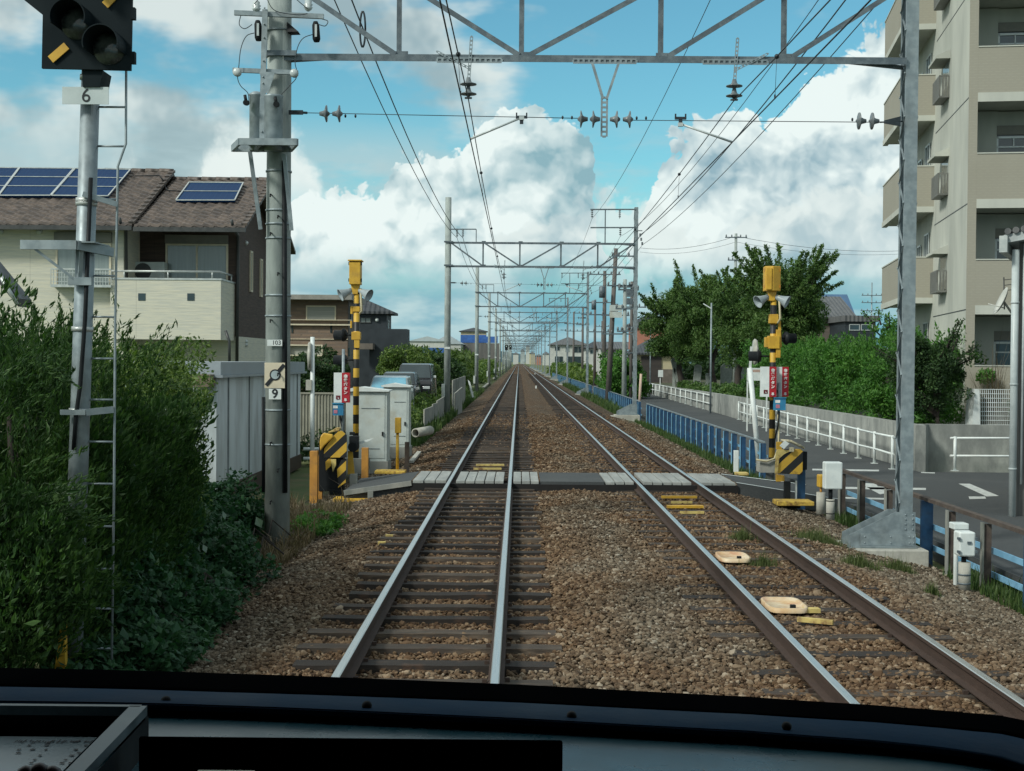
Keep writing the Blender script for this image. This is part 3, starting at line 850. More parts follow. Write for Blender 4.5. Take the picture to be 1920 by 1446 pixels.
    perforated(m, (xc, Y - 0.05, zb - 0.58), (xc, Y - 0.05, zb - 1.12), 0.10, 0.010, pitch=0.065)
    hy = m.build('centre_hanger', GALV, root)
    # cross-span wire with strain insulators
    zs = zb - 0.86
    m = MB()
    m.cyl((xl + r, Y - 0.05, zs + 0.05), (xl + 0.42, Y - 0.05, zs + 0.04), 0.018, 6); m.cbox((xl + 0.26, Y - 0.05, zs + 0.045), (0.20, 0.03, 0.06))
    m.tube([(xl + 0.42, Y - 0.05, zs + 0.04), (xc - 0.3, Y - 0.05, zs - 0.01)], 0.0055, 6)
    m.tube([(xc + 0.3, Y - 0.05, zs - 0.03), (xr - 0.42, Y - 0.05, zs - 0.035)], 0.0055, 6)
    m.cyl((xr - 0.42, Y - 0.05, zs - 0.035), (xr - 0.1, Y - 0.05, zs - 0.02), 0.012, 6)
    m.prism([(xr - 0.13, Y - 0.06, zs + 0.05), (xr - 0.36, Y - 0.06, zs - 0.01), (xr - 0.36, Y - 0.06, zs - 0.05), (xr - 0.13, Y - 0.06, zs - 0.09)], (0, 0, 0), (0, 0.02, 0))
    for xx in (xl + 0.95, xl + 1.09, xc - 0.58, xc - 0.45, xc + 0.58, xc + 0.45, xr - 0.80, xr - 0.66): m.ball((xx, Y - 0.05, zs), 0.026, 8, 5, (0.6, 1, 1))
    sw = m.build('span_wire', WIREM, root)
    m = MB()
    for xx, sg in ((xl + 0.66, 1), (xl + 0.84, 1), (xc - 0.30, -1), (xc - 0.13, -1), (xc + 0.15, 1), (xc + 0.33, 1), (xr - 0.50, -1), (xr - 0.68, -1)):
        disc_insulator(m, (xx, Y - 0.05, zs + (0.03 if xx < 0 else -0.02)), (sg, 0, 0), 0.95)
    m.build('strain_insulator', INSUL, root)
    # steady arms to the contact wires
    for (xo, zo, xi, zi) in STEADY:
        m = MB()
        m.cyl((xo, Y - 0.06, zo + zb - ZB1), (xi, Y - 0.06, zi + zb - ZB1), 0.016, 8)
        m.cbox((xo, Y - 0.06, zo + zb - ZB1 - 0.01), (0.07, 0.05, 0.05))
        m.build('steady_arm', PORC, root)
        m = MB(); m.cbox((xo, Y - 0.06, zs), (0.16, 0.04, 0.035)); m.cbox((xo, Y - 0.06, zs - 0.05), (0.05, 0.03, 0.09)); m.cbox((xo - 0.07, Y - 0.06, zs + 0.03), (0.02, 0.03, 0.06)); m.cbox((xo + 0.07, Y - 0.06, zs + 0.03), (0.02, 0.03, 0.06))
        m.build('clamp', WIREM, root)
    return root
g_l = at(519, 620, Y1).x; g_r = at(1700, 560, Y1).x
ZB1 = at(1115, 106, Y1).z
XH = [at(880, 150, Y1).x, at(1133, 180, Y1).x, at(1377, 150, Y1).x]
p1, p2, p3, p4 = at(978, 222, Y1), at(882, 262, Y1), at(1275, 234, Y1), at(1372, 268, Y1)
STEADY = [(p1.x, p1.z, p2.x, p2.z), (p3.x, p3.z, p4.x, p4.z)]
CWL, CWR = p2.copy(), p4.copy()
xv1 = [at(752, 90, Y1).x, at(982, 90, Y1).x, at(1243, 90, Y1).x, at(1474, 90, Y1).x]
G1 = gantry(Y1, g_l, g_r, ZB1, ZB1 + 1.05, True, xv1, 'nearest gantry: concrete pole with pole transformer on the left, riveted steel column on the right')
g2l, g2r = at(839, 600, Y2).x, at(1190, 600, Y2).x
ZB2 = at(1015, 499, Y2).z
_xv = [at(907, 480, Y2).x, at(976, 480, Y2).x, at(1053, 480, Y2).x, at(1122, 480, Y2).x]
G2 = gantry(Y2, g2l, g2r, ZB2, ZB2 + 1.10, False, _xv, 'second gantry, standing beyond the level crossing between the left and right pillars of the line')
# upper works of the second and following gantries
m = MB()
ua, ub, uc = at(1107, 393, Y2), at(1107, 427, Y2), at(1135, 400, Y2)
m.bar((ua.x, Y2, ua.z), (g2r, Y2, ua.z + 0.02), 0.05, 0.06); m.bar((ub.x, Y2, ub.z), (g2r, Y2, ub.z + 0.02), 0.05, 0.06)
m.bar((uc.x, Y2, ua.z), (uc.x, Y2, ZB2 + 1.1), 0.05, 0.06)
m.bar((g2l, Y2, at(840, 430, Y2).z), (at(893, 430, Y2).x, Y2, at(893, 430, Y2).z), 0.04, 0.05); m.bar((at(893, 430, Y2).x, Y2, at(893, 430, Y2).z), (at(893, 430, Y2).x, Y2, ZB2 + 1.1), 0.04, 0.05)
m.build('wire_support_arm', GALVD, G2)
FEED = [(at(857, 440, Y2).x, at(857, 446, Y2).z), (at(868, 440, Y2).x, at(868, 446, Y2).z), (ua.x + 0.08, ua.z - 0.42), (at(1162, 400, Y2).x, ua.z - 0.42), (at(1163, 440, Y2).x, ub.z - 0.40)]
m = MB()
for (x, z) in FEED:
    for k in range(4): m.lathe((x, Y2, z + 0.06 + 0.09 * k), (0, 0, 1), [(0, 0.015), (0.02, 0.055), (0.045, 0.055), (0.07, 0.015)], 8)
    m.cyl((x, Y2, z), (x, Y2, z + 0.44), 0.012, 6)
m.build('line_insulator', INSUL, G2)
m = MB()
for k in range(3): m.cbox((g2r + 0.22 + 0.05 * k, Y2, 8.2 - 0.2 * k), (0.08, 0.1, 0.14))
m.bar((g2r, Y2, 8.4), (g2r + 0.32, Y2, 8.4), 0.04, 0.04)
m.build('cable_bracket', INSUL, G2)
m = MB(); m.cbox((g2l - 0.17, Y2 - 0.05, 0.85), (0.16, 0.22, 0.62)); m.build('switch_box', CABW, G2, bevel=0.02)
m = MB(); m.cbox((g2l, Y2 - 0.062, 2.85), (0.26, 0.01, 0.10)); m.build('number_plate', WHITEP, G2)
names = ['third', 'fourth', 'fifth', 'sixth', 'seventh', 'eighth', 'ninth', 'tenth', 'eleventh', 'twelfth', 'thirteenth', 'fourteenth']
for i, nm in enumerate(names):
    g = copy_tree(G2); g.location.y += SP * (i + 1) + random.uniform(-0.6, 0.6)
    g.location.z += random.uniform(-0.12, 0.10)
    g['label'] = nm + ' gantry counted down the line, between concrete pole and steel column'

# ---- fittings of the nearest pole
PX = g_l; PY = Y1 + 0.1; PF = PY - 0.172
def q(px, py, Y=None): return at(px, py, Y if Y is not None else Y1 - 0.12)
m = MB()                                            # two-level steel arms and the vertical channel
a, b = q(441, 26), q(608, 33); m.bar((a.x, PF - 0.1, a.z), (b.x, PF - 0.1, b.z), 0.05, 0.065)
a, b = q(438, 133), q(560, 138); m.bar((a.x, PF - 0.1, a.z), (b.x, PF - 0.1, b.z), 0.05, 0.06)
a, b = q(500, 22), q(493, 280); m.bar((a.x, PF - 0.16, a.z), (b.x, PF - 0.16, b.z), 0.075, 0.03, up=(0, 1, 0))
for py in (20, 50, 75, 118, 148, 160, 250, 268): c = q(500 - (py / 45), py); m.ball((c.x, PF - 0.185, c.z), 0.013, 6, 4)
m.prism([q(486, 135, 18.85), q(516, 135, 18.85), q(503, 175, 18.85), q(497, 175, 18.85)], (0, 0, 0), (0, 0.01, 0))
m.prism([q(484, 282, 18.85), q(512, 282, 18.85), q(500, 245, 18.85), q(495, 245, 18.85)], (0, 0, 0), (0, 0.01, 0))
m.build('transformer_bracket', GALV, G1)
m = MB()                                            # fuse cut-outs
for px, py in ((485, 60), (593, 62)):
    c = q(px, py); m.lathe((c.x, PF - 0.12, c.z + 0.14), (0.06, 0, -1), [(0, 0.0), (0, 0.03), (0.05, 0.05), (0.24, 0.055), (0.28, 0.04), (0.28, 0)], 10)
f = m.build('fuse_cutout', BLACKM, G1)
m = MB()
for px, py in ((487, 60), (595, 62)):
    c = q(px, py); m.cbox((c.x, PF - 0.185, c.z), (0.03, 0.012, 0.17))
m.build('fuse_tube', PORC, f)
m = MB()
for px, py in ((579, 12), (482, 14)):
    c = q(px, py); m.lathe((c.x, PF - 0.1, c.z - 0.08), (0, 0, 1), [(0, 0.02), (0.02, 0.045), (0.05, 0.065), (0.06, 0.045), (0.09, 0.065), (0.10, 0.045), (0.14, 0.05), (0.16, 0.02), (0.16, 0)], 12)
for px, py in ((449, 140), (555, 142)):
    c = q(px, py); m.lathe((c.x, PF - 0.16, c.z), (0, -1, 0), [(0, 0.0), (0, 0.055), (0.03, 0.06), (0.05, 0.03), (0.06, 0.06), (0.08, 0.05), (0.08, 0)], 14)
m.build('pin_insulator', PORC, G1)
m = MB()                                            # transformer can
c0, c1 = q(478, 285), q(478, 178)
m.lathe((q(482, 200).x, PF - 0.10, c0.z), (0, 0, 1), [(0, 0.0), (0, 0.085), (0.02, 0.095), (c1.z - c0.z - 0.03, 0.095), (c1.z - c0.z - 0.02, 0.105), (c1.z - c0.z, 0.10), (c1.z - c0.z + 0.03, 0.05), (c1.z - c0.z + 0.03, 0)], 20)
m.lathe((q(515, 200).x, PF - 0.13, c0.z), (0, 0, 1), [(0, 0.0), (0, 0.12), (0.02, 0.13), (c1.z - c0.z - 0.05, 0.13), (c1.z - c0.z - 0.03, 0.14), (c1.z - c0.z - 0.02, 0.12), (c1.z - c0.z, 0.0)], 22)
tr = m.build('transformer_tank', GALV, G1)
m = MB()
for px, py in ((468, 198), (524, 201)):
    c = q(px, py); m.cyl((c.x, PF - 0.24, c.z), (c.x, PF - 0.32, c.z - 0.01), 0.04, 10); m.cyl((c.x, PF - 0.28, c.z), (c.x - 0.02, PF - 0.28, c.z + 0.10), 0.022, 8)
m.build('bushing', BLACKM, tr)
m = MB()                                            # platform
a, b, c, d = q(436, 276, 18.75), q(540, 280, 18.75), q(572, 292, 18.45), q(470, 292, 18.45)
z = q(500, 279).z
x0, x1, x2 = q(436, 276).x, q(545, 280).x, q(570, 292).x
for (p, r_) in (((x0, PF - 0.05, z), (x1, PF - 0.05, z)), ((x0 + 0.22, PF - 0.65, z), (x2, PF - 0.65, z)), ((x0, PF - 0.05, z), (x0 + 0.22, PF - 0.65, z)), ((x1, PF - 0.05, z), (x2, PF - 0.65, z)), ((x0 + 0.3, PF - 0.05, z), (x0 + 0.5, PF - 0.65, z))):
    m.bar(p, r_, 0.04, 0.09)
m.box((x0 + 0.25, PF - 0.62, z + 0.02), (x2 - 0.2, PF - 0.08, z + 0.03))
a, b = q(470, 285), q(488, 430); m.bar((a.x, PF - 0.1, a.z), (b.x, PF - 0.02, b.z), 0.05, 0.05, up=(0, 1, 0))
a, b = q(534, 290), q(546, 432); m.bar((a.x, PF - 0.1, a.z), (b.x, PF - 0.02, b.z), 0.05, 0.05, up=(0, 1, 0))
m.build('transformer_platform', GALV, G1)
m = MB()                                            # drop leads
def lead(*pts, r=0.006):
    P_ = [q(*p) for p in pts]; P_ = [Vector((p.x, PF - 0.17, p.z)) for p in P_]
    out = []
    for i in range(len(P_) - 1):
        p0 = P_[max(i - 1, 0)]; p1_, p2_ = P_[i], P_[i + 1]; p3_ = P_[min(i + 2, len(P_) - 1)]
        for k in range(5):
            t = k / 5; out.append(0.5 * ((2 * p1_) + (-p0 + p2_) * t + (2 * p0 - 5 * p1_ + 4 * p2_ - p3_) * t * t + (-p0 + 3 * p1_ - 3 * p2_ + p3_) * t ** 3))
    out.append(P_[-1]); m.tube(out, r, 6)
lead((480, 66), (465, 72), (455, 95), (451, 130), (449, 150), (455, 165), (468, 178), (470, 195))
lead((592, 68), (572, 75), (561, 92), (556, 120), (559, 136), (558, 150), (545, 165), (530, 182), (524, 200))
lead((493, -20), (489, 0), (480, 12)); lead((500, -20), (505, 5), (520, 25), (560, 32), (579, 30))
lead((579, 20), (566, 10), (550, -5)); lead((606, 40), (617, 44), (612, 53), (600, 50)); lead((455, 33), (452, 50), (462, 58), (476, 50))
m.build('drop_cable', WIREM, G1)
m = MB()                                            # pipe and cable run down the pole
a, b = q(529, 300), q(529, 925); m.cyl((a.x + 0.02, PF + 0.02, a.z), (b.x + 0.03, PF + 0.02, b.z), 0.034, 12)
a, b = q(490, 745), q(490, 925); m.cyl((a.x - 0.0, PF + 0.1, a.z), (b.x, PF + 0.1, b.z), 0.022, 10)
m.build('cable_conduit', BLACKM, G1)
m = MB()
for py in (52, 318, 392, 418, 445, 553, 592, 770, 835):
    c = q(519, py); m.cyl((PX, PY, c.z - 0.012), (PX, PY, c.z + 0.012), 0.183, 28)
m.build('steel_band', GALV, G1)
m = MB()
for k, py in enumerate((365, 405, 437, 512, 600, 700, 830, 880, 940)):
    c = q(508 + (14 if k % 2 else 0), py); m.cyl((c.x, PF + 0.02, c.z), (c.x, PF - 0.10, c.z), 0.010, 6); m.cyl((c.x, PF - 0.09, c.z), (c.x, PF - 0.10, c.z - 0.04), 0.010, 6)
m.build('climbing_step', BLACKM, G1)
m = MB(); c = q(545, 55); m.prism([(PX + 0.13, PF + 0.02, q(0, 35).z), (PX + 0.30, PF - 0.05, c.z - 0.03), (PX + 0.14, PF - 0.02, c.z - 0.03)], (0, 0, 0), (0, 0.2, 0)); m.build('bird_guard', BLACKM, G1)
# number plates on the pole
def plate(name, px0, py0, px1, py1, Yp, mt, parent, dy=0.0):
    a, b = at(px0, py0, Yp), at(px1, py1, Yp)
    mm = MB(); mm.box((min(a.x, b.x), Yp + dy, b.z), (max(a.x, b.x), Yp + dy + 0.004, a.z))
    return mm.build(name, mt, parent), a, b
YP = PF - 0.04
o, a, b = plate('pole_number_plate', 501, 637, 529, 649, YP, WHITEP, G1)
c = at(519, 643, YP); text_mesh('lettering', '103', 0.085, (c.x - 0.004, YP - 0.002, c.z), LETB, o)
o, a, b = plate('diagonal_marker_plate', 496, 680, 534, 728, YP, CREAMP, G1)
mm = MB(); p, r_ = at(499, 723, YP), at(533, 684, YP); mm.bar((p.x, YP - 0.004, p.z), (r_.x, YP - 0.004, r_.z), 0.003, 0.052, up=(0, 1, 0)) if False else mm.bar((p.x, YP - 0.004, p.z), (r_.x, YP - 0.004, r_.z), 0.052, 0.004, up=(0, 1, 0))
c = at(516, 703, YP); mm.cyl((c.x, YP - 0.006, c.z), (c.x, YP - 0.001, c.z), 0.078, 32); mm.build('marker_bar', LETB, o)
mm = MB(); mm.cyl((c.x, YP - 0.010, c.z), (c.x, YP - 0.005, c.z), 0.058, 32); mm.build('marker_disc', mat('disc_grey', (0.42, 0.52, 0.54), None, 5, 0.5), o)
o, a, b = plate('number_nine_plate', 504, 729, 527, 749, YP, WHITEP, G1)
c = at(515.5, 739, YP); text_mesh('lettering', '9', 0.175, (c.x, YP - 0.002, c.z), LETB, o, bold=0.004)

# ------------------------------------------------------------------ overhead wires
def span(pts, sag, n=14):
    out = []
    for i in range(len(pts) - 1):
        a, b = Vector(pts[i]), Vector(pts[i + 1])
        for k in range(n):
            t = k / n; p = a.lerp(b, t); p.z -= 4 * sag * t * (1 - t); out.append(p)
    out.append(Vector(pts[-1])); return out
GY = [Y1 - 44.9, Y1, Y2] + [Y2 + SP * (i + 1) for i in range(12)]
ZBS = [ZB1, ZB1] + [ZB2] * 13
def wire(name, pts, r, label, cat='overhead wire', group='overhead wires along the line', extra=None):
    m = MB(); m.tube(pts, r, 5)
    if extra: extra(m)
    o = m.build(name, WIREM); tag(o, label, cat, group); return o
for (side, cw, hx, lab) in (('l', CWL, XH[0] - 0.01, 'left track'), ('r', CWR, XH[2] - 0.01, 'right track')):
    zc = cw.z
    wire('contact_wire', [(cw.x, y, zc + (z - ZB1) * 0.2) for y, z in zip(GY, ZBS)], 0.0085, 'straight lower contact wire above the ' + lab)
    mpts = span([(hx, y, z - 0.61) for y, z in zip(GY, ZBS)], 0.34)
    wo_ = wire('messenger_wire', mpts, 0.0080, 'sagging upper messenger wire above the ' + lab)
    mm = MB(); mb = MB()
    for p in mpts[1::3]:
        if p.y > 320: break
        mm.cyl((hx, p.y, p.z), (cw.x, p.y, zc), 0.0028, 4)
        if p.y < 70: mb.ball((hx, p.y, p.z), 0.030, 8, 5); mb.cbox((cw.x, p.y, zc + 0.02), (0.016, 0.02, 0.05))
    mm.build('dropper', WIREM, wo_); mb.build('dropper_clip', WIREM, wo_)
fl = [('outermost feeder wire on the left, hung from the small arm of the left poles', FEED[0], 0.0105, 0.55), ('inner feeder wire on the left, running beside the outermost one', FEED[1], 0.0125, 0.60),
      ('high wire ending at the tip of the upper crossarm, nearest the track centre', FEED[2], 0.0075, 0.55), ('high wire on the crossarm next to the right column', FEED[4], 0.0075, 0.60)]
for lab, (x, z), r, sg in fl:
    wire('feeder_wire', span([(x, y, z) for y in GY], sg), r, lab)
wire('feeder_wire', span([(g2r + 0.28, y, 8.25 if y > 40 else 8.9) for y in GY], 0.5), 0.014, 'thick cable clipped to the outer side of the right columns')
wire('feeder_wire', span([(g2r + 0.34, y, 7.75 if y > 40 else 8.2) for y in GY], 0.4), 0.010, 'lower cable clipped to the outer side of the right columns')
m = MB(); c = at(680, 55, 23.0)
m.tube([c + Vector((0.045 * cos(t), 0, 0.30 * sin(t))) for t in [i * pi / 9 for i in range(19)]], 0.018, 6)
tag(m.build('cable_coil', WIREM), 'long black loop of spare cable hanging from the left feeder wire', 'cable coil')

# ------------------------------------------------------------------ buildings
def xf(m, M):
    m.v = [tuple(M @ Vector(v)) for v in m.v]; return m
def brickish(name, c1, c2, mortar, bw, bh, ax=0, bumpd=0.004, off=0.5, msize=0.012, rough=0.8, cv=0.5):
    def f(t, g, b):
        pos = t.sep(g.outputs['Position']); nrm = t.sep(g.outputs['Normal'])
        side = t.m('GREATER_THAN', t.m('ABSOLUTE', nrm[0]), 0.7)
        u = t.m('ADD', t.m('MULTIPLY', pos[0], t.m('SUBTRACT', 1.0, side)), t.m('MULTIPLY', pos[1], side))
        br = t.new('ShaderNodeTexBrick'); t.put(br.inputs['Vector'], t.comb(u, pos[2], 0))
        br.offset = off
        br.inputs['Color1'].default_value = (*c1, 1); br.inputs['Color2'].default_value = (*c2, 1); br.inputs['Mortar'].default_value = (*mortar, 1)
        br.inputs['Scale'].default_value = 1.0; br.inputs['Mortar Size'].default_value = msize * bh * 5; br.inputs['Bias'].default_value = 0
        br.inputs['Brick Width'].default_value = bw; br.inputs['Row Height'].default_value = bh
        n = t.noise(g.outputs['Position'], 0.9, 4, 0.6)
        c = t.mix(t.ss(n, 0.4, 0.75, 0, 0.35), br.outputs[0], tuple(x * 0.6 for x in c1))
        t.put(b.inputs['Base Color'], c); b.inputs['Roughness'].default_value = rough
        bump_to(t, b, t.m('SUBTRACT', 1.0, br.outputs['Fac']), bumpd)
    return custom(name, f)
def f_siding(c1, c2):
    def f(t, g, b):
        pos = g.outputs['Position']; p = t.sep(pos)
        n = t.noise(t.vm('MULTIPLY', pos, (0.9, 0.9, 11)), 2.2, 5, 0.6)
        line = t.m('FRACT', t.m('MULTIPLY', p[2], 2.2))
        ln = t.ss(line, 0.0, 0.035, 0.75, 1.0)
        vs = t.m('FRACT', t.m('MULTIPLY', t.m('ADD', p[0], 50), 0.33)); ln2 = t.ss(vs, 0.0, 0.006, 0.6, 1.0)
        c = t.mix(t.ss(n, 0.35, 0.65), c2, c1)
        k = t.m('MULTIPLY', ln, ln2)
        t.put(b.inputs['Base Color'], t.mix(1.0, c, t.comb(k, k, k), 'MULTIPLY')); b.inputs['Roughness'].default_value = 0.8
        bump_to(t, b, n, 0.01)
    return f
SIDING = custom('cream_siding', f_siding((0.60, 0.585, 0.47), (0.51, 0.515, 0.44)))
SIDBR = custom('brown_siding', f_siding((0.085, 0.058, 0.045), (0.055, 0.038, 0.030)))
def f_tiles(c1, c2, pitch_x=0.30, row=0.30):
    def f(t, g, b):
        pos = g.outputs['Position']; p = t.sep(pos)
        nrm = t.sep(g.outputs['Normal'])
        side = t.m('GREATER_THAN', t.m('ABSOLUTE', nrm[0]), t.m('ABSOLUTE', nrm[1]))
        inv = t.m('SUBTRACT', 1.0, side)
        u = t.m('ADD', t.m('MULTIPLY', p[0], inv), t.m('MULTIPLY', p[1], side))
        w = t.m('ADD', t.m('MULTIPLY', p[1], inv), t.m('MULTIPLY', p[0], side))
        cx = t.m('SINE', t.m('MULTIPLY', u, 2 * pi / pitch_x))
        r = t.m('FRACT', t.m('MULTIPLY', w, 1.0 / row))
        h = t.m('ADD', t.m('MULTIPLY', cx, 0.35), t.m('MULTIPLY', r, -0.9))
        n = t.noise(pos, 3, 4, 0.6)
        cell = t.new('ShaderNodeTexWhiteNoise'); cell.noise_dimensions = '2D'
        t.put(cell.inputs['Vector'], t.comb(t.m('FLOOR', t.m('MULTIPLY', u, 1 / pitch_x)), t.m('FLOOR', t.m('MULTIPLY', w, 1 / row)), 0))
        c = t.mix(t.m('ADD', t.m('MULTIPLY', cell.outputs[0], 0.6), t.m('MULTIPLY', n, 0.4)), c2, c1)
        t.put(b.inputs['Base Color'], c)
        b.inputs['Roughness'].default_value = 0.6
        bump_to(t, b, h, 0.07, 1.0)
    return f
TILEB = custom('brown_roof_tile', f_tiles((0.135, 0.110, 0.092), (0.080, 0.066, 0.057)))
TILEG = custom('grey_roof_tile', f_tiles((0.13, 0.135, 0.135), (0.08, 0.085, 0.088)))
TILED = custom('dark_roof_tile', f_tiles((0.05, 0.058, 0.065), (0.03, 0.036, 0.042)))
TILEPL = mat('brown_tile_clay', (0.165, 0.130, 0.108), (0.075, 0.060, 0.052), 3.2, 0.6, dirt=(0.06, 0.05, 0.042), dscale=5, damt=0.6)
def f_solar(t, g, b):
    pos = g.outputs['Position']; p = t.sep(pos)
    a = t.m('FRACT', t.m('MULTIPLY', p[0], 1 / 0.156)); c_ = t.m('FRACT', t.m('MULTIPLY', p[2], 1 / 0.075))
    k = t.m('MULTIPLY', t.ss(a, 0.0, 0.10), t.ss(c_, 0.0, 0.12))
    n = t.noise(pos, 0.6, 3)
    t.put(b.inputs['Base Color'], t.mix(k, (0.012, 0.060, 0.13), t.mix(n, (0.003, 0.022, 0.075), (0.006, 0.036, 0.11))))
    b.inputs['Roughness'].default_value = 0.5; b.inputs['Specular IOR Level'].default_value = 0.08
SOLAR = custom('solar_cell', f_solar)
def f_glass(c):
    def f(t, g, b):
        pos = g.outputs['Position']; p = t.sep(pos)
        n = t.noise(t.vm('MULTIPLY', pos, (9, 9, 0.4)), 1.6, 3, 0.6)
        t.put(b.inputs['Base Color'], t.mix(n, tuple(x * 0.5 for x in c), c)); b.inputs['Roughness'].default_value = 0.12
        b.inputs['Specular IOR Level'].default_value = 0.8
    return f
CURT = custom('glass_with_curtain', f_glass((0.30, 0.36, 0.35)))
PLASTER = mat('pale_plaster', (0.50, 0.52, 0.46), (0.44, 0.46, 0.41), 1.2, 0.85, dirt=(0.26, 0.28, 0.25), dscale=0.5, damt=0.5, stretch=(1, 1, 0.3))
TILEW = brickish('beige_wall_tile', (0.45, 0.43, 0.34), (0.40, 0.38, 0.30), (0.31, 0.30, 0.245), 0.22, 0.075, bumpd=0.002, msize=0.10)
BRICKT = brickish('tan_brick', (0.24, 0.17, 0.12), (0.16, 0.115, 0.085), (0.17, 0.13, 0.10), 0.5, 0.16, bumpd=0.004, msize=0.05)
DARKW = mat('dark_cladding', (0.022, 0.032, 0.040), (0.015, 0.022, 0.028), 2, 0.6)
GUTT = mat('dark_gutter', (0.05, 0.055, 0.055), None, 5, 0.5)
SHUT = mat('roller_shutter', (0.36, 0.37, 0.33), (0.28, 0.30, 0.27), 1.5, 0.6, stretch=(0.3, 0.3, 20))
SHUTD = mat('shutter_box', (0.20, 0.20, 0.17), (0.16, 0.16, 0.14), 3, 0.6)
BLUETIN = mat('blue_tin_wall', (0.04, 0.14, 0.42), (0.03, 0.10, 0.32), 1.0, 0.6)
GREYTIN = mat('grey_tin_wall', (0.15, 0.145, 0.135), (0.10, 0.10, 0.095), 0.5, 0.7, stretch=(3, 3, 0.3))
WALLC = mat('cream_wall', (0.50, 0.44, 0.27), (0.42, 0.38, 0.25), 1.5, 0.85)
WALLW = mat('off_white_wall', (0.52, 0.54, 0.50), (0.44, 0.46, 0.43), 1.5, 0.85)
WALLP = mat('pinkish_wall', (0.42, 0.18, 0.12), (0.36, 0.16, 0.11), 1.5, 0.85)
SHEDW = mat('pale_blue_grey_board', (0.56, 0.63, 0.66), (0.48, 0.55, 0.58), 1.2, 0.65, dirt=(0.24, 0.26, 0.26), dscale=1.1, damt=0.7, stretch=(1, 1, 0.3))

def window(parent, x0, x1, z0, z1, Y, glass=None, frame=None, proud=0.05, mull=1, axis='y', name='window', sgn=-1):
    """a framed window on a wall facing -Y (axis y) or on a wall x = Y (axis x, sgn = outward side)"""
    glass = glass or DARKG; frame = frame or ALU
    def P3(u, d, z): return (u, Y + sgn * d, z) if axis == 'y' else (Y + sgn * d, u, z)
    def bx(m, u0, u1, d0, d1, za, zb):
        a, b = P3(u0, d0, za), P3(u1, d1, zb)
        m.box((min(a[0], b[0]), min(a[1], b[1]), za), (max(a[0], b[0]), max(a[1], b[1]), zb))
    m = MB(); t = 0.055
    bx(m, x0, x1, 0.004, proud, z0, z0 + t); bx(m, x0, x1, 0.004, proud, z1 - t, z1)
    bx(m, x0, x0 + t, 0.004, proud, z0 + t, z1 - t); bx(m, x1 - t, x1, 0.004, proud, z0 + t, z1 - t)
    for k in range(mull):
        xm = x0 + (x1 - x0) * (k + 1) / (mull + 1); bx(m, xm - 0.025, xm + 0.025, 0.004, proud - 0.008, z0 + t, z1 - t)
    o = m.build(name, frame, parent)
    m = MB(); bx(m, x0 + t, x1 - t, 0.006, 0.02, z0 + t, z1 - t)
    m.build('pane', glass, o)
    return o
def gable(x0, x1, y0, y1, ze, zr, ov=0.45, th=0.14):
    """ridge along x: returns a closed roof solid"""
    ym = (y0 + y1) / 2; s = (zr - ze) / (ym - y0)
    m = MB()
    for (ya, yb, za) in ((y0 - ov, ym, ze - ov * s), (y1 + ov, ym, ze - ov * s)):
        m.add([(x0 - ov, ya, za), (x1 + ov, ya, za), (x1 + ov, yb, zr), (x0 - ov, yb, zr), (x0 - ov, ya, za - th), (x1 + ov, ya, za - th), (x1 + ov, yb, zr - th), (x0 - ov, yb, zr - th)],
              [(0, 1, 2, 3), (7, 6, 5, 4), (0, 4, 5, 1), (1, 5, 6, 2), (3, 2, 6, 7), (0, 3, 7, 4)])
    return m
def hip(x0, x1, y0, y1, ze, zr, ov=0.5, inset=None):
    x0 -= ov; x1 += ov; y0 -= ov; y1 += ov; h = (y1 - y0) / 2 if inset is None else inset
    h = min(h, (x1 - x0) / 2 - 0.01); ym = (y0 + y1) / 2
    m = MB(); m.add([(x0, y0, ze), (x1, y0, ze), (x1, y1, ze), (x0, y1, ze), (x0 + h, ym, zr), (x1 - h, ym, zr), (x0, y0, ze - 0.15), (x1, y0, ze - 0.15), (x1, y1, ze - 0.15), (x0, y1, ze - 0.15)],
                    [(0, 1, 5, 4), (1, 2, 5), (2, 3, 4, 5), (3, 0, 4), (0, 6, 7, 1), (1, 7, 8, 2), (2, 8, 9, 3), (3, 9, 6, 0), (9, 8, 7, 6)])
    return m

# ---- near house on the left
HY = 38.0
hl = thing('two_storey_house', (-10, HY, -0.6), 'cream and brown two storey house on the left with solar panels on its tiled roof', 'house')
def HX(px, Y=HY): return at(px, 500, Y).x
def HZ(py, px=250, Y=HY): return at(px, py, Y).z
xw0, xr_, xb0, xb1, xg = -19.5, HX(232), HX(212), HX(418), HX(447, HY + 1.6)
ze1, zr1 = HZ(408), at(160, 322, HY + 3.9).z
ze2, zr2 = HZ(412, 360), at(410, 338, HY + 3.6).z
m = MB(); m.box((xw0, HY, -0.6), (xr_, HY + 8.0, ze1 - 0.14)); m.build('cream_wall', SIDING, hl)
m = MB(); m.box((xr_ + 0.002, HY + 1.6, 2.9), (xg, HY + 7.6, ze2 + 0.12)); 
m.prism([(xg - 0.003, HY + 1.0, ze2 + 0.1), (xg - 0.003, HY + 3.6, zr2 - 0.25), (xg - 0.003, HY + 6.6, ze2 + 0.1)], (0, 0, 0), (-0.2, 0, 0))
m.build('brown_upper_wall', SIDBR, hl)
m = MB(); m.box((xr_ + 0.003, HY + 1.62, -0.6), (xg + 0.02, HY + 7.6, 2.9)); m.build('lower_wall', SIDING, hl)
zb0, zb1 = HZ(637, 330), HZ(526, 330)
m = MB(); m.box((xb0, HY - 0.25, zb0), (xb1, HY - 0.12, zb1)); m.box((xb1 - 0.13, HY - 0.118, zb0), (xb1, HY + 1.6, zb1)); m.box((xb0, HY - 0.118, zb0 + 0.02), (xb1 - 0.132, HY + 1.6, zb0 + 0.2))
for px in (266, 358):
    pass
bal = m.build('balcony', SIDING, hl)
m = MB()
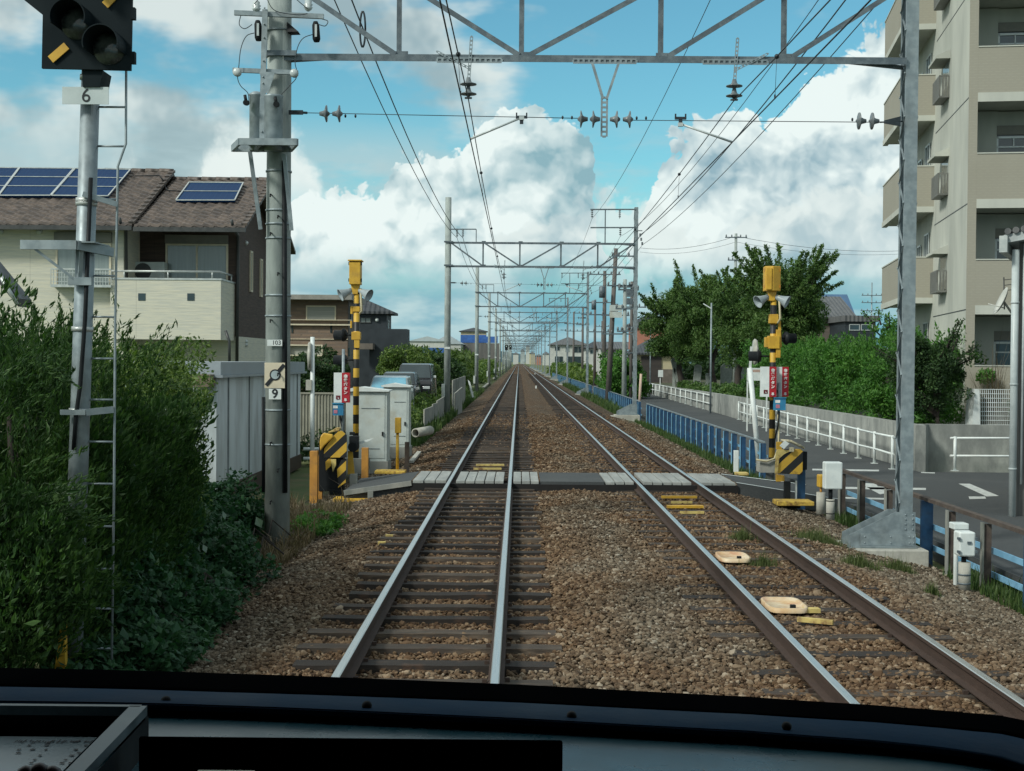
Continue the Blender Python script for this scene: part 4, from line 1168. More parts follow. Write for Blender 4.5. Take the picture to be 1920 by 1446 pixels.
for px in (266, 358):
    c = at(px, 557, HY - 0.25); m.box((c.x - 0.10, HY - 0.262, c.z - 0.10), (c.x + 0.10, HY - 0.252, c.z + 0.10))
m.build('drain_opening', DARKG, bal)
m = MB()
m.box((xb0 - 0.02, HY - 0.27, zb1 + 0.001), (xb1 + 0.02, HY - 0.10, zb1 + 0.05)); m.box((xb1 - 0.15, HY - 0.098, zb1 + 0.001), (xb1 + 0.02, HY + 1.6, zb1 + 0.05))
zt_ = HZ(510, 330)
m.tube([(xb0, HY - 0.19, zt_), (xb1 - 0.06, HY - 0.19, zt_), (xb1 - 0.06, HY + 1.5, zt_)], 0.03, 8)
for px in (233, 315, 398, 437): x = at(px, 518, HY - 0.19).x if px < 430 else xb1 - 0.06; y = HY - 0.19 if px < 430 else HY + 1.4; m.cyl((x, y, zb1 + 0.05), (x, y, zt_), 0.022, 6)
m.build('balcony_handrail', ALU, bal)
def tiled_gable(x0, x1, ye, yr, ze, zr, name, lab=None):
    ov = 0.15; s = (zr - ze) / (yr - ye); m = MB()
    th = 0.10
    for (ya, yb) in ((ye - 0.55, yr), (2 * yr - ye + 0.55, yr)):
        za = zr - s * abs(yr - ya)
        m.add([(x0, ya, za), (x1, ya, za), (x1, yb, zr), (x0, yb, zr), (x0, ya, za - th), (x1, ya, za - th), (x1, yb, zr - th), (x0, yb, zr - th)],
              [(0, 1, 2, 3), (7, 6, 5, 4), (0, 4, 5, 1), (1, 5, 6, 2), (3, 2, 6, 7), (0, 3, 7, 4)])
    o = m.build(name, TILEB, hl)
    nr = int(sqrt((yr - ye + 0.55) ** 2 + (s * (yr - ye + 0.55)) ** 2) / 0.27); nxx = int((x1 - x0) / 0.055)
    X_ = np.linspace(x0, x1, nxx); VV_ = []; FF_ = []
    for r_ in range(nr):
        y_a = ye - 0.56 + (yr - ye + 0.56) * r_ / nr; y_b = ye - 0.56 + (yr - ye + 0.56) * (r_ + 1.12) / nr
        wv = 0.022 * np.sin(2 * pi * X_ / 0.30 + 0.0) + 0.010 * np.sin(2 * pi * X_ / 0.15)
        jit = RS.uniform(-0.004, 0.004, nxx)
        for (yy, up) in ((y_a - 0.004, -0.012), (y_a, 0.062), (y_b, 0.018)):
            zz_ = zr - s * (yr - yy) + up + (wv + jit if up > 0.01 or True else 0)
            VV_.append(np.stack([X_, np.full(nxx, yy), zz_], 1))
        b0 = (len(VV_) - 3) * nxx
        for q_ in (0, 1):
            i_ = np.arange(nxx - 1) + b0 + q_ * nxx
            FF_.append(np.stack([i_, i_ + 1, i_ + 1 + nxx, i_ + nxx], 1))
    bulk('roof_tiles', np.concatenate(VV_), np.concatenate(FF_), TILEPL, parent=o)
    m = MB(); n = int((x1 - x0) / 0.42)
    for i in range(n):
        a = x0 + (x1 - x0) * i / n; m.cyl((a, yr, zr + 0.02), (a + 0.43, yr, zr + 0.02), 0.10, 8, r2=0.085)
    k = int((yr - ye + 0.55) / 0.3)
    for i in range(k):
        t = i / k; ya = ye - 0.55 + (yr - ye + 0.55) * t; za = zr - s * abs(yr - ya)
        for xx in (x1 - 0.02,): m.bar((xx, ya - 0.02, za + 0.055), (xx, ya + 0.33, za + 0.055 + 0.33 * s - 0.03), 0.16, 0.07)
    m.build('ridge_tiles', TILEB, o)
    m = MB(); za = zr - s * (yr - ye + 0.55); m.box((x0, ye - 0.67, za - 0.16), (x1 + 0.02, ye - 0.55, za - 0.04)); m.build('gutter', GUTT, o)
    return o
tiled_gable(xw0 - 0.4, at(258, 408, HY).x, HY, HY + 3.9, ze1, zr1, 'main_roof')
tiled_gable(at(262, 408, HY).x, at(467, 412, HY).x, HY, HY + 3.7, ze2, zr2, 'lower_roof')
def on_roof(px, py, ye, yr, ze, zr):     # the point of the front slope seen at a pixel
    r = ray(px, py); s = (zr - ze) / (yr - ye)
    t = (CAM_H - (ze + s * (0 - ye)) ) / (s * r.y - r.z); p = CAM_P + r * t
    return p + Vector((0, -0.06, 0.10))
def solar(pts, ye, yr, ze, zr):
    P_ = [on_roof(x, y, ye, yr, ze, zr) for x, y in pts]; m = MB()
    m.prism(P_, (0, 0, 0), (0, 0.02, -0.05)); o = m.build('solar_panel', SOLAR, hl)
    m = MB()
    for i in range(4): m.bar(P_[i] + Vector((0, -0.01, 0.012)), P_[(i + 1) % 4] + Vector((0, -0.01, 0.012)), 0.035, 0.03)
    for k in ((1, 2) if pts[1][1] - pts[0][1] > 40 or abs(pts[0][1] - pts[3][1]) > 50 else (1.5,)):
        f = k / 3; a = P_[0].lerp(P_[3], f); b = P_[1].lerp(P_[2], f); m.bar(a + Vector((0, -0.01, 0.012)), b + Vector((0, -0.01, 0.012)), 0.03, 0.02)
    m.build('panel_frame', ALU, o)
A1 = (HY, HY + 3.9, ze1, zr1); A2 = (HY, HY + 3.7, ze2, zr2)
for p in ([(-120, 373), (-2, 374), (37, 322), (-78, 321)], [(0, 374), (96, 374), (140, 323), (39, 322)], [(98, 374), (204, 375), (246, 325), (143, 323)]): solar(p, *A1)
solar([(331, 383), (441, 383), (457, 350), (356, 349)], *A2)
m = MB(); P_ = [on_roof(x, y, *A1) for x, y in ((245, 337), (300, 336), (306, 345))] + [on_roof(x, y, *A2) for x, y in ((308, 352), (315, 364), (345, 366))]
m.tube(P_, 0.018, 6); m.build('roof_cable', BLACKM, hl)
# windows, shutters, heat pump, downpipes
YB = HY + 1.6
a, b = at(311, 457, YB), at(428, 522, YB)
window(hl, a.x, b.x, zb0 + 0.35, a.z, YB, CURT, CREAMP, mull=1)
m = MB(); c = at(311, 441, YB); m.box((a.x, YB - 0.12, a.z + 0.01), (b.x, YB - 0.002, c.z)); m.build('shutter_box', SHUTD, hl)
a, b = at(105, 455, HY), at(209, 530, HY)
window(hl, a.x, b.x, b.z - 0.15, a.z, HY, CURT, CREAMP, mull=1)
m = MB(); c = at(103, 436, HY); m.box((a.x - 0.02, HY - 0.12, a.z + 0.01), (b.x + 0.02, HY - 0.002, c.z)); m.build('shutter_box', SHUTD, hl)
m = MB(); a, b = at(95, 503, HY - 0.35), at(208, 537, HY - 0.35)
m.box((a.x, HY - 0.36, b.z - 0.03), (b.x, HY - 0.002, b.z + 0.04)); m.box((a.x, HY - 0.36, a.z - 0.04), (b.x, HY - 0.31, a.z))
n = 22
for i in range(n + 1): x = a.x + (b.x - a.x) * i / n; m.box((x - 0.008, HY - 0.345, b.z + 0.04), (x + 0.008, HY - 0.325, a.z - 0.04))
for k in (1, 2, 3): z = b.z + (a.z - b.z) * k / 4; m.box((a.x, HY - 0.35, z - 0.008), (b.x, HY - 0.346, z + 0.008))
m.build('window_balcony_grille', ALU, hl)
a, b = at(253, 491, YB - 0.4), at(309, 523, YB - 0.4)
m = MB(); m.box((a.x, YB - 0.45, b.z - 0.3), (b.x, YB - 0.1, a.z)); o = m.build('heat_pump', CABW, hl, bevel=0.02)
m = MB(); c = at(268, 509, YB - 0.45); m.cyl((c.x, YB - 0.47, c.z), (c.x, YB - 0.455, c.z), 0.24, 20); m.build('fan_grille', GUTT, o)
m = MB(); m.tube([at(250, 446, YB - 0.1), at(251, 500, YB - 0.1)], 0.05, 8); m.tube([at(259, 446, YB - 0.1), at(259, 492, YB - 0.1)], 0.05, 8); m.build('pipe_cover', CREAMP, hl)
m = MB(); m.tube([at(224, 408, HY - 0.6), at(226, 418, HY - 0.55), at(236, 426, HY - 0.06), at(237, 524, HY - 0.06)], 0.045, 8)
m.tube([at(434, 412, HY - 0.6), at(436, 422, HY - 0.55), at(446, 442, YB - 0.08), at(446, 500, YB - 0.08), at(444, 680, YB - 0.08)], 0.045, 8)
m.tube([at(423, 620, HY - 0.2), at(430, 640, HY - 0.2), at(430, 690, HY - 0.2)], 0.04, 8)
m.build('downpipe', GUTT, hl)
m = MB()
for px, py in ((2, 434), (74, 434)): c = at(px, py, HY); m.ball((c.x, HY - 0.02, c.z), 0.09, 10, 6)
for px, py in ((481, 458), (461, 647), (477, 641)): 
    c = at(px, py, HY + 3.0); m.ball((xg + 0.02, HY + 2.6, c.z), 0.07, 8, 5)
m.build('vent_cap', ALU, hl)
y_ = HY + 3.2; window(hl, y_, y_ + 0.35, at(468, 547, y_).z, at(468, 470, y_).z, xg, CURT, CREAMP, mull=0, axis='x', sgn=1, name='slit_window')
window(hl, y_ + 1.6, y_ + 1.95, at(487, 552, y_).z, at(487, 478, y_).z, xg, CURT, CREAMP, mull=0, axis='x', sgn=1, name='slit_window')

# ---- eave of a still nearer roof at the left edge
t0 = thing('garden_shed', (-8.2, 20.6, -0.6), 'small shed at the left edge, only the gable corner of its roof in view', 'shed')
m = MB(); m.box((-9.8, 20.4, -0.6), (-8.4, 20.9, 2.9)); m.build('wall', SHEDW, t0)
m = MB(); a, b = at(34, 575, 20.3), at(0, 534, 20.3)
d = (b - a); m.prism([a, a + d * 3.2, a + d * 3.2 + Vector((0, 0, 0.16)), a + Vector((0.02, 0, 0.12))], (0, 0, 0), (0, 0.5, 0)); m.build('roof', GUTT, t0)
m = MB(); m.tube([a + Vector((0, -0.03, 0.03)), a + d * 0.9 + Vector((0.0, -0.06, 0.16))], 0.03, 8); m.build('gutter', ALU, t0)

# ---- long low store with a pale blue-grey side
bs = thing('storage_building', (-5.85, 30, -0.5), 'long low flat-roofed store with pale blue-grey panelled side, behind the concrete pole', 'storage building')
xs_ = at(563, 760, 36.0).x
zt1 = at(563, 700, 36).z
m = MB(); m.box((xs_ - 2.6, 26.0, -0.6), (xs_, 36.0, zt1)); m.build('panel_wall', SHEDW, bs)
m = MB(); m.box((xs_ - 2.75, 25.85, zt1 + 0.001), (xs_ + 0.15, 36.15, zt1 + 0.05)); m.box((xs_ - 2.7, 25.9, zt1 + 0.052), (xs_ + 0.10, 36.1, zt1 + 0.30)); m.build('flat_roof', mat('grey_sheet_roof', (0.30, 0.35, 0.38), (0.24, 0.28, 0.31), 2, 0.5), bs)
m = MB()
for i in range(5): y = 27.0 + i * 2.1; m.box((xs_ + 0.001, y, -0.6), (xs_ + 0.028, y + 0.05, zt1 - 0.002))
m.build('panel_joint', mat('joint_strip', (0.25, 0.28, 0.29), None, 3, 0.6), bs)
m = MB(); m.box((xs_ + 0.001, 26.0, -0.6), (xs_ + 0.04, 36.0, -0.25)); m.build('dark_gap_strip', GAPDARK, bs)  # dark strip in place of the shaded gap under the wall
m = MB(); m.box((xs_ - 0.4, 25.55, 1.72), (xs_ - 0.02, 25.99, 1.95)); m.build('eave_box', mat('tan_box', (0.20, 0.16, 0.11), None, 3, 0.7), bs)

# ---- tan brick house and dark house behind
TY = 58.0
tb = thing('brick_house', (-8.8, TY, -0.6), 'tan brick house with flat eave and closed roller shutter, right of the concrete pole', 'house')
x0, x1 = at(500, 600, TY).x, at(652, 600, TY).x; zt = at(600, 563, TY).z
m = MB(); m.box((x0 - 4, TY, -0.6), (x1, TY + 3.9, zt)); m.build('brick_wall', BRICKT, tb)
m = MB(); m.box((x1 + 0.002, TY + 0.05, -0.6), (x1 + 0.03, TY + 3.9, zt - 0.02)); m.build('side_wall', mat('taupe_wall', (0.15, 0.13, 0.11), None, 2, 0.8), tb)
m = MB(); m.box((x0 - 4.2, TY - 0.7, zt + 0.001), (x1 + 0.25, TY + 4.2, zt + 0.20)); m.build('flat_eave', mat('grey_fascia', (0.30, 0.30, 0.27), None, 2, 0.7), tb)
a, b = at(574, 573, TY), at(630, 602, TY); window(tb, a.x, b.x, b.z, a.z, TY, SHUT, CREAMP, mull=0, name='shuttered_window')
a, b = at(541, 646, TY), at(606, 668, TY); window(tb, a.x, b.x, b.z, a.z, TY, SHUT, CREAMP, mull=0, name='shuttered_window', proud=0.2)
m = MB()
for (px, y0, y1) in ((657, 574, 600), (548, 606, 624), (621, 606, 624), (655, 652, 668)): 
    a, b = at(px - 1.5, y0, TY), at(px + 1.5, y1, TY); m.box((a.x, TY - 0.03, b.z), (b.x, TY - 0.002, a.z))
m.build('slit_window', DARKG, tb)
m = MB(); a, b = at(538, 599, TY - .1), at(660, 601, TY - .1); m.box((a.x, TY - 0.15, b.z), (b.x, TY - 0.05, a.z)); m.box((a.x, TY - 0.15, b.z - 0.22), (b.x, TY - 0.05, b.z - 0.16))
a, b = at(538, 635, TY - .1), at(652, 637, TY - .1); m.box((a.x, TY - 0.05, b.z), (b.x, TY - 0.003, a.z)); m.build('balcony_rail', CREAMP, tb)
DY = 84.0
dh = thing('dark_house', (-7, DY, -0.6), 'black clad house with a dark hipped roof and a lower flat annex', 'house')
x0, x1 = at(578, 600, DY).x, at(725, 600, DY).x; ze = at(720, 585, DY).z
m = MB(); m.box((x0, DY, -0.6), (x1, DY + 3, ze)); m.build('wall', DARKW, dh)
_r = hip(x0, x1, DY, DY + 3, ze + 0.02, at(620, 549, DY + 1.5).z, 0.4, inset=2.9); _r.build('roof', TILED, dh)
m = MB(); m.box((at(700, 640, DY).x, DY - 2.2, -0.6), (at(768, 640, DY).x, DY - 0.01, at(740, 617, DY - 2).z)); m.build('annex', DARKW, dh)
a, b = at(675, 595, DY), at(696, 606, DY); window(dh, a.x, b.x, b.z, a.z, DY, CURT, GUTT, mull=1)
m = MB(); c = at(707, 600, DY); m.ball((c.x, DY - 0.05, c.z), 0.12, 8, 6); m.build('vent_cap', WHITEP, dh)
window(dh, DY + 0.6, DY + 1.4, ze - 1.9, ze - 0.5, x1, CURT, ALU, mull=0, axis='x', sgn=1)
m = MB(); a, b = at(660, 655, DY - 3), at(700, 672, DY - 3); m.box((a.x, DY - 3.4, a.z), (b.x, DY - 2.21, a.z + 0.35)); m.build('porch_roof', mat('taupe_wall', (0.15, 0.13, 0.11)), dh)

# ---- far left: warehouses, blue topped house, grey wall
def simple_house(name, Y, px0, px1, py_base, py_eave, py_ridge, wallm, roofm, label, cat='house', depth=8, kind='hip', wins=(), zbase=None, ov=0.5, ins=None):
    a, b = at(px0, py_eave, Y), at(px1, py_eave, Y)
    zb = -0.62 if zbase is None else zbase
    r = thing(name, ((a.x + b.x) / 2, Y, zb), label, cat)
    m = MB(); m.box((a.x, Y, zb), (b.x, Y + depth, a.z)); m.build('wall', wallm, r)
    zr = at((px0 + px1) / 2, py_ridge, Y + (depth / 2 if kind != 'flat' else 0)).z
    if kind == 'hip': hip(a.x, b.x, Y, Y + depth, a.z + 0.003, zr, ov, ins).build('roof', roofm, r)
    elif kind == 'gable': gable(a.x, b.x, Y, Y + depth, a.z + 0.01, zr, ov).build('roof', roofm, r)
    elif kind == 'front':   # gable end towards the camera
        m = MB(); xm = (a.x + b.x) / 2; m.prism([(a.x - ov, Y - 0.3, a.z + 0.003), (b.x + ov, Y - 0.3, a.z + 0.003), (xm, Y - 0.3, zr)], (0, 0, 0), (0, depth + 0.6, 0)); m.build('roof', roofm, r)
    else:
        m = MB(); m.box((a.x - 0.2, Y - 0.2, a.z + 0.003), (b.x + 0.2, Y + depth + 0.2, zr)); m.build('roof', roofm, r)
    for (x0, y0, x1, y1, gm) in wins:
        p, q_ = at(x0, y0, Y), at(x1, y1, Y); window(r, p.x, q_.x, q_.z, p.z, Y, gm, ALU, mull=1 if q_.x - p.x > 1.0 else 0)
    return r
WR = mat('pale_roof_sheet', (0.42, 0.48, 0.50), (0.36, 0.42, 0.44), 0.3, 0.5)
simple_house('warehouse', 310, 768, 835, 660, 640, 632, WALLW, WR, 'low pale warehouse with grey sheet roof, left of the second concrete pole', 'warehouse', 18, 'front')
simple_house('warehouse', 330, 812, 864, 660, 645, 629, WALLW, WR, 'pale warehouse with a shallow pointed gable, just left of the blue-topped house', 'warehouse', 18, 'front')
r = simple_house('blue_clad_house', 360, 864, 911, 660, 621, 614.5, WALLC, TILED, 'house with bright blue cladding below a dark hipped roof, beyond the green field', 'house', 7)
a, b = at(864, 628, 359.9), at(911, 643, 359.9); m = MB(); m.box((a.x - 0.05, 359.7, b.z), (b.x + 0.05, 359.98, a.z)); 
a, b = at(903, 631, 358), at(933, 643, 358); m.box((a.x, 358.0, b.z), (b.x, 359.6, a.z)); m.build('blue_cladding', BLUETIN, r)
a, b = at(833, 643, 345), at(936, 663, 345)
m = MB(); m.box((a.x, 345, -0.66), (b.x, 346, a.z)); tag(m.build('grey_wall', GREYTIN), 'long grey corrugated wall behind the green field', 'wall')
a, b = at(790, 652, 160), at(832, 660, 160); m = MB(); m.box((a.x, 160, -0.66), (b.x, 163, a.z)); o = m.build('low_shed', BLUETIN); tag(o, 'low blue shed wall glimpsed left of the second concrete pole', 'shed')

# ---- right side, distance
simple_house('grey_roofed_house', 270, 1033, 1100, 680, 646, 632, WALLW, TILEG, 'two storey house with grey hipped roof among the far right-hand poles', 'house', 9, wins=((1040, 650, 1050, 658, DARKG), (1060, 650, 1068, 660, CURT), (1076, 650, 1092, 662, DARKG), (1040, 668, 1056, 682, DARKG), (1064, 668, 1090, 682, DARKG)))
simple_house('small_white_house', 235, 1098, 1134, 680, 652, 640, WALLW, TILED, 'small white walled house with dark roof, right of the grey-roofed one', 'house', 8, wins=((1106, 656, 1118, 664, DARKG),))
simple_house('white_gabled_house', 160, 1128, 1176, 680, 652, 641, WALLW, TILEG, 'white gabled house half hidden behind the roadside bush', 'house', 8, kind='gable', wins=((1138, 656, 1152, 664, DARKG),))
r = simple_house('cream_garage_house', 125, 1192, 1268, 720, 662, 634, WALLC, TILED, 'cream house with black hipped roof and wide dark garage door', 'house', 9)
a, b = at(1202, 668, 125), at(1240, 706, 125); m = MB(); m.box((a.x, 124.9, -0.5), (b.x, 124.99, a.z)); m.build('garage_door', mat('brown_door', (0.05, 0.042, 0.036), (0.035, 0.03, 0.027), 1, 0.7, stretch=(0.2, 0.2, 6)), r)
a, b = at(1192, 690, 125), at(1268, 715, 125); m = MB(); m.box((a.x, 124.94, -0.6), (b.x, 124.985, a.z - 0.1)); m.build('dark_plinth', mat('taupe_wall', (0.15, 0.13, 0.11)), r)
simple_house('pink_walled_house', 142, 1192, 1250, 700, 607, 590, WALLP, TILED, 'taller house with salmon pink wall showing above the garage roof', 'house', 9, kind='hip')
simple_house('tiled_farmhouse', 105, 1500, 1592, 700, 590, 556, mat('taupe_wall', (0.15, 0.13, 0.11)), TILEG, 'old farmhouse with broad grey tiled roof behind the hedge', 'house', 10, kind='gable')
simple_house('blue_roofed_hall', 125, 1515, 1602, 700, 612, 552, GREYTIN, mat('blue_sheet_roof', (0.06, 0.14, 0.26), (0.05, 0.11, 0.20), 0.4, 0.45), 'hall with blue sheet roof rising behind the tiled farmhouse', 'hall', 10, kind='gable')
simple_house('low_annex', 100, 1585, 1642, 700, 603, 592, DARKW, TILEG, 'low annex with dark windows and worn grey roof, right of the farmhouse', 'annex', 6, kind='flat', wins=((1592, 608, 1612, 620, DARKG), (1614, 608, 1636, 620, DARKG)))

# ---- apartment block on the right, turned 8.5 degrees from the line
ap = thing('apartment_block', (12.4, 37.5, -0.35), 'tall beige tiled apartment block with recessed balconies at the right edge', 'apartment block')
AY = 37.5; AX = at(1818, 172, AY).x
TH = radians(8.5)
Mx = Matrix.Translation((AX, AY, 0)) @ Matrix.Rotation(-TH, 4, 'Z')
def ab(m, name, mt, parent=ap): return xf(m, Mx).build(name, mt, parent)
FH = 2.9
zl = at(1835, 88, AY).z                     # a ledge line of the front
base_z = zl - math.floor((zl - 0.2) / FH) * FH      # lowest ledge
NF = 8
zs_ = [base_z + FH * k for k in range(-1, NF)]
ztop = base_z + FH * NF
m = MB(); m.box((0, 0.02, -0.6), (0.10, 11.2, ztop)); m.box((0.101, 5.9, -0.6), (8, 11.0, ztop)); ab(m, 'plaster_side_wall', PLASTER)
m = MB(); m.box((-0.002, -0.001, -0.6), (0.22, 0.10, ztop)); ab(m, 'tiled_corner', TILEW)
for k, z in enumerate(zs_):
    # z is the ledge (top of the parapet) of this storey's balcony
    m = MB(); m.box((0.221, 0.0, z - 1.25), (7.5, 0.12, z - 0.02)); ab(m, 'balcony_parapet', TILEW)
    m = MB(); m.box((0.221, -0.012, z - 1.50), (7.5, 0.13, z - 1.252)); m.box((0.221, -0.02, z - 0.018), (7.5, 0.14, z + 0.015)); m.box((0.223, 0.131, z - 1.48), (7.5, 5.0, z - 1.30)); ab(m, 'floor_band', PLASTER)
    m = MB(); m.box((0.102, 1.45, z - 1.29), (1.0, 1.62, z + FH - 1.51)); m.box((1.0, 1.55, z - 1.29), (7.5, 1.75, z + FH - 1.51)); ab(m, 'recess_wall', PLASTER)
    # window in the recess
    m = MB(); m.box((1.02, 1.50, z - 0.9), (4.6, 1.548, z + 0.9)); w_ = ab(m, 'recess_window', DARKG)
    m = MB()
    for (u0, u1, za, zb) in ((1.0, 4.6, 0.62, 0.68), (1.0, 4.6, 0.36, 0.40), (1.0, 1.05, -0.9, 0.68), (2.05, 2.11, -0.9, 0.66), (1.45, 1.48, 0.38, 0.64), (3.2, 3.26, -0.9, 0.66), (1.0, 4.6, -0.25, -0.21)): m.box((u0, 1.46, z + za), (u1, 1.496, z + zb))
    ab(m, 'window_frame', ALU, w_)
    m = MB(); m.box((1.0, 1.44, z + 0.72), (4.6, 1.549, z + 0.98)); ab(m, 'shutter_box', SHUTD)
    # side: storey joint, bay window with hood and grille
    m = MB(); m.box((-0.006, 0.1, z - 1.38), (-0.0005, 6.0, z - 1.35)); ab(m, 'joint_line', GUTT)
    zw = z - 0.62
    m = MB(); m.prism([(-0.002, 3.3, zw + 1.30), (-0.42, 3.3, zw + 1.12), (-0.42, 3.3, zw + 1.04), (-0.002, 3.3, zw + 1.04)], (0, 0, 0), (0, 1.5, 0)); ab(m, 'window_hood', PLASTER)
    m = MB(); m.box((-0.012, 3.45, zw + 0.0), (-0.002, 4.65, zw + 1.02)); w_ = ab(m, 'side_window', CURT)
    m = MB()
    m.box((-0.30, 3.4, zw - 0.10), (-0.013, 4.7, zw - 0.05)); m.box((-0.30, 3.4, zw + 0.52), (-0.27, 4.7, zw + 0.56)); m.box((-0.30, 3.4, zw + 0.52), (-0.013, 3.43, zw + 0.56))
    for i in range(15): y = 3.42 + i * 0.09; m.box((-0.30, y - 0.03, zw - 0.05), (-0.28, y + 0.03, zw + 0.52))
    for i in range(4): x = -0.28 + i * 0.09; m.box((x - 0.025, 3.40, zw - 0.05), (x + 0.02, 3.42, zw + 0.52))
    ab(m, 'grille', mat('grey_grille', (0.16, 0.165, 0.15), None, 5, 0.5), w_)
    # projecting rear balconies
    zr_ = z - 0.0
    m = MB(); m.box((-1.02, 6.2, zr_ - 0.75), (-0.001, 6.32, zr_ + 0.52)); m.box((-1.02, 6.321, zr_ - 0.75), (-0.90, 11.2, zr_ + 0.52)); ab(m, 'rear_parapet', TILEW)
    m = MB(); m.box((-1.05, 6.17, zr_ - 0.93), (-0.002, 6.35, zr_ - 0.752)); m.box((-1.05, 6.351, zr_ - 0.93), (-0.88, 11.23, zr_ - 0.752)); m.box((-0.879, 6.36, zr_ - 0.88), (-0.002, 11.2, zr_ - 0.77))
    m.box((-1.04, 6.18, zr_ + 0.521), (-0.002, 6.34, zr_ + 0.56)); m.box((-1.04, 6.341, zr_ + 0.521), (-0.88, 11.22, zr_ + 0.56)); ab(m, 'rear_floor_band', PLASTER)
    m = MB(); m.box((-0.02, 7.0, zr_ + 0.2), (-0.002, 7.9, zr_ + 1.35)); m.box((-0.02, 8.8, zr_ + 0.2), (-0.002, 9.6, zr_ + 1.1)); w_ = ab(m, 'rear_window', DARKG)
    m = MB()
    for (ya, yb, za, zb) in ((7.0, 7.9, 0.2, 1.35), (8.8, 9.6, 0.2, 1.1)):
        m.box((-0.05, ya - 0.05, zr_ + za), (-0.021, ya, zr_ + zb)); m.box((-0.05, yb, zr_ + za), (-0.021, yb + 0.05, zr_ + zb)); m.box((-0.05, ya, zr_ + zb), (-0.021, yb, zr_ + zb + 0.05)); m.box((-0.05, (ya + yb) / 2 - .02, zr_ + za), (-0.021, (ya + yb) / 2 + .02, zr_ + zb))
    ab(m, 'window_frame', ALU, w_)
for k in (2, 4):
    z = zs_[k]; m = MB(); m.box((-0.75, 6.9, z + 0.1), (-0.45, 7.6, z + 0.75)); ab(m, 'heat_pump', CABW)

# ---- small building at the right edge
eb = thing('corner_building', (8.9, 23.6, -0.35), 'grey clad building with tiled eave and white downpipe at the right edge', 'building')
EX = at(1908, 700, 23.6).x
Me = Matrix.Translation((EX, 23.6, 0)) @ Matrix.Rotation(-radians(25), 4, 'Z') @ Matrix.Translation((-EX, -23.6, 0))
class EMB(MB):
    def build(s, *a, **k): xf(s, Me); return super().build(*a, **k)
_MB = MB; MB = EMB
m = MB(); m.box((EX, 23.6, -0.35), (EX + 3.2, 29.5, 4.35)); m.build('clad_wall', mat('grey_cladding', (0.17, 0.165, 0.155), (0.11, 0.11, 0.105), 3, 0.75, stretch=(9, 9, 0.5)), eb)
e0 = at(1886, 455, 23.2); e0.x = EX - 0.22
m = MB(); m.prism([(e0.x, 23.2, e0.z), (EX + 3.6, 23.2, e0.z + 0.62), (EX + 3.6, 23.2, e0.z + 0.80), (e0.x, 23.2, e0.z + 0.14)], (0, 0, 0), (0, 6.8, 0)); m.build('eave_board', CREAMP if False else mat('white_grey_board', (0.45, 0.50, 0.50), None, 3, 0.6), eb)
m = MB(); 
for i in range(14):
    x = e0.x + 0.07 + i * 0.13; z = e0.z + 0.19 + 0.135 * (x - e0.x); m.cyl((x, 23.15, z), (x, 30, z), 0.055, 10)
m.build('roof_tiles', TILEG, eb)
m = MB(); m.box((e0.x - 0.06, 23.1, e0.z - 0.16), (e0.x + 0.07, 30.0, e0.z + 0.12)); m.build('gutter', ALU, eb)
a = Vector((EX - 0.04, 23.4, 0))
m = MB(); m.cyl((a.x, 23.4, e0.z - 0.1), (a.x, 23.4, -0.35), 0.062, 14); m.cyl((a.x + 0.13, 23.5, e0.z), (a.x + 0.13, 23.5, 0.2), 0.02, 8)
for z in (0.45, 1.9, 3.3): m.cyl((a.x, 23.4, z), (a.x, 23.4, z + 0.03), 0.070, 14)
m.build('downpipe', WHITEP if False else mat('grey_white_pipe', (0.50, 0.56, 0.56), (0.42, 0.48, 0.48), 4, 0.45), eb)
MB = _MB
m = MB(); c = at(1883, 567, 24.2); n_ = Vector((-0.93, 0.12, 0.42)).normalized()
m.lathe(c, n_, [(0.0, 0.0), (0.015, 0.10), (0.04, 0.19), (0.075, 0.26), (0.070, 0.262), (0.035, 0.19), (0.0, 0.0)], 20)
m.cyl(c, c + Vector((0.25, 0.1, -0.3)), 0.02, 6); m.cyl(c + Vector((0.0, 0, -0.1)), c + n_ * 0.3 + Vector((0, 0, -0.15)), 0.01, 6)
m.build('satellite_dish', WALLW, eb)
m = MB(); p = at(1884, 530, 25.5); 
m.cyl((p.x, 25.5, p.z - 0.5), (p.x - 0.02, 25.5, p.z + 0.1), 0.012, 6)
for k in range(3): m.cyl((p.x, 25.5, p.z - 0.1 * k + 0.05), (p.x + 0.35, 25.5, p.z - 0.1 * k + 0.1), 0.008, 5)
m.build('aerial', GUTT, eb)

# ------------------------------------------------------------------ walls, fences, rails on the right
def polyline_wall(pts, z0, ztops, th, name, mt, label):
    m = MB()
    for i in range(len(pts) - 1):
        a, b = Vector((*pts[i], 0)), Vector((*pts[i + 1], 0)); d = (b - a).normalized(); n = Vector((d.y, -d.x, 0)) * th
        za, zb = ztops[i], ztops[i + 1]; e = d * 0.003
        A, B = a + e, b
        m.add([(A.x, A.y, z0), (B.x, B.y, z0), (B.x + n.x, B.y + n.y, z0), (A.x + n.x, A.y + n.y, z0), (A.x, A.y, za), (B.x, B.y, zb), (B.x + n.x, B.y + n.y, zb), (A.x + n.x, A.y + n.y, za)],
              [(0, 3, 2, 1), (4, 5, 6, 7), (0, 1, 5, 4), (1, 2, 6, 5), (2, 3, 7, 6), (3, 0, 4, 7)])
    o = m.build(name, mt); tag(o, label, 'wall'); return o
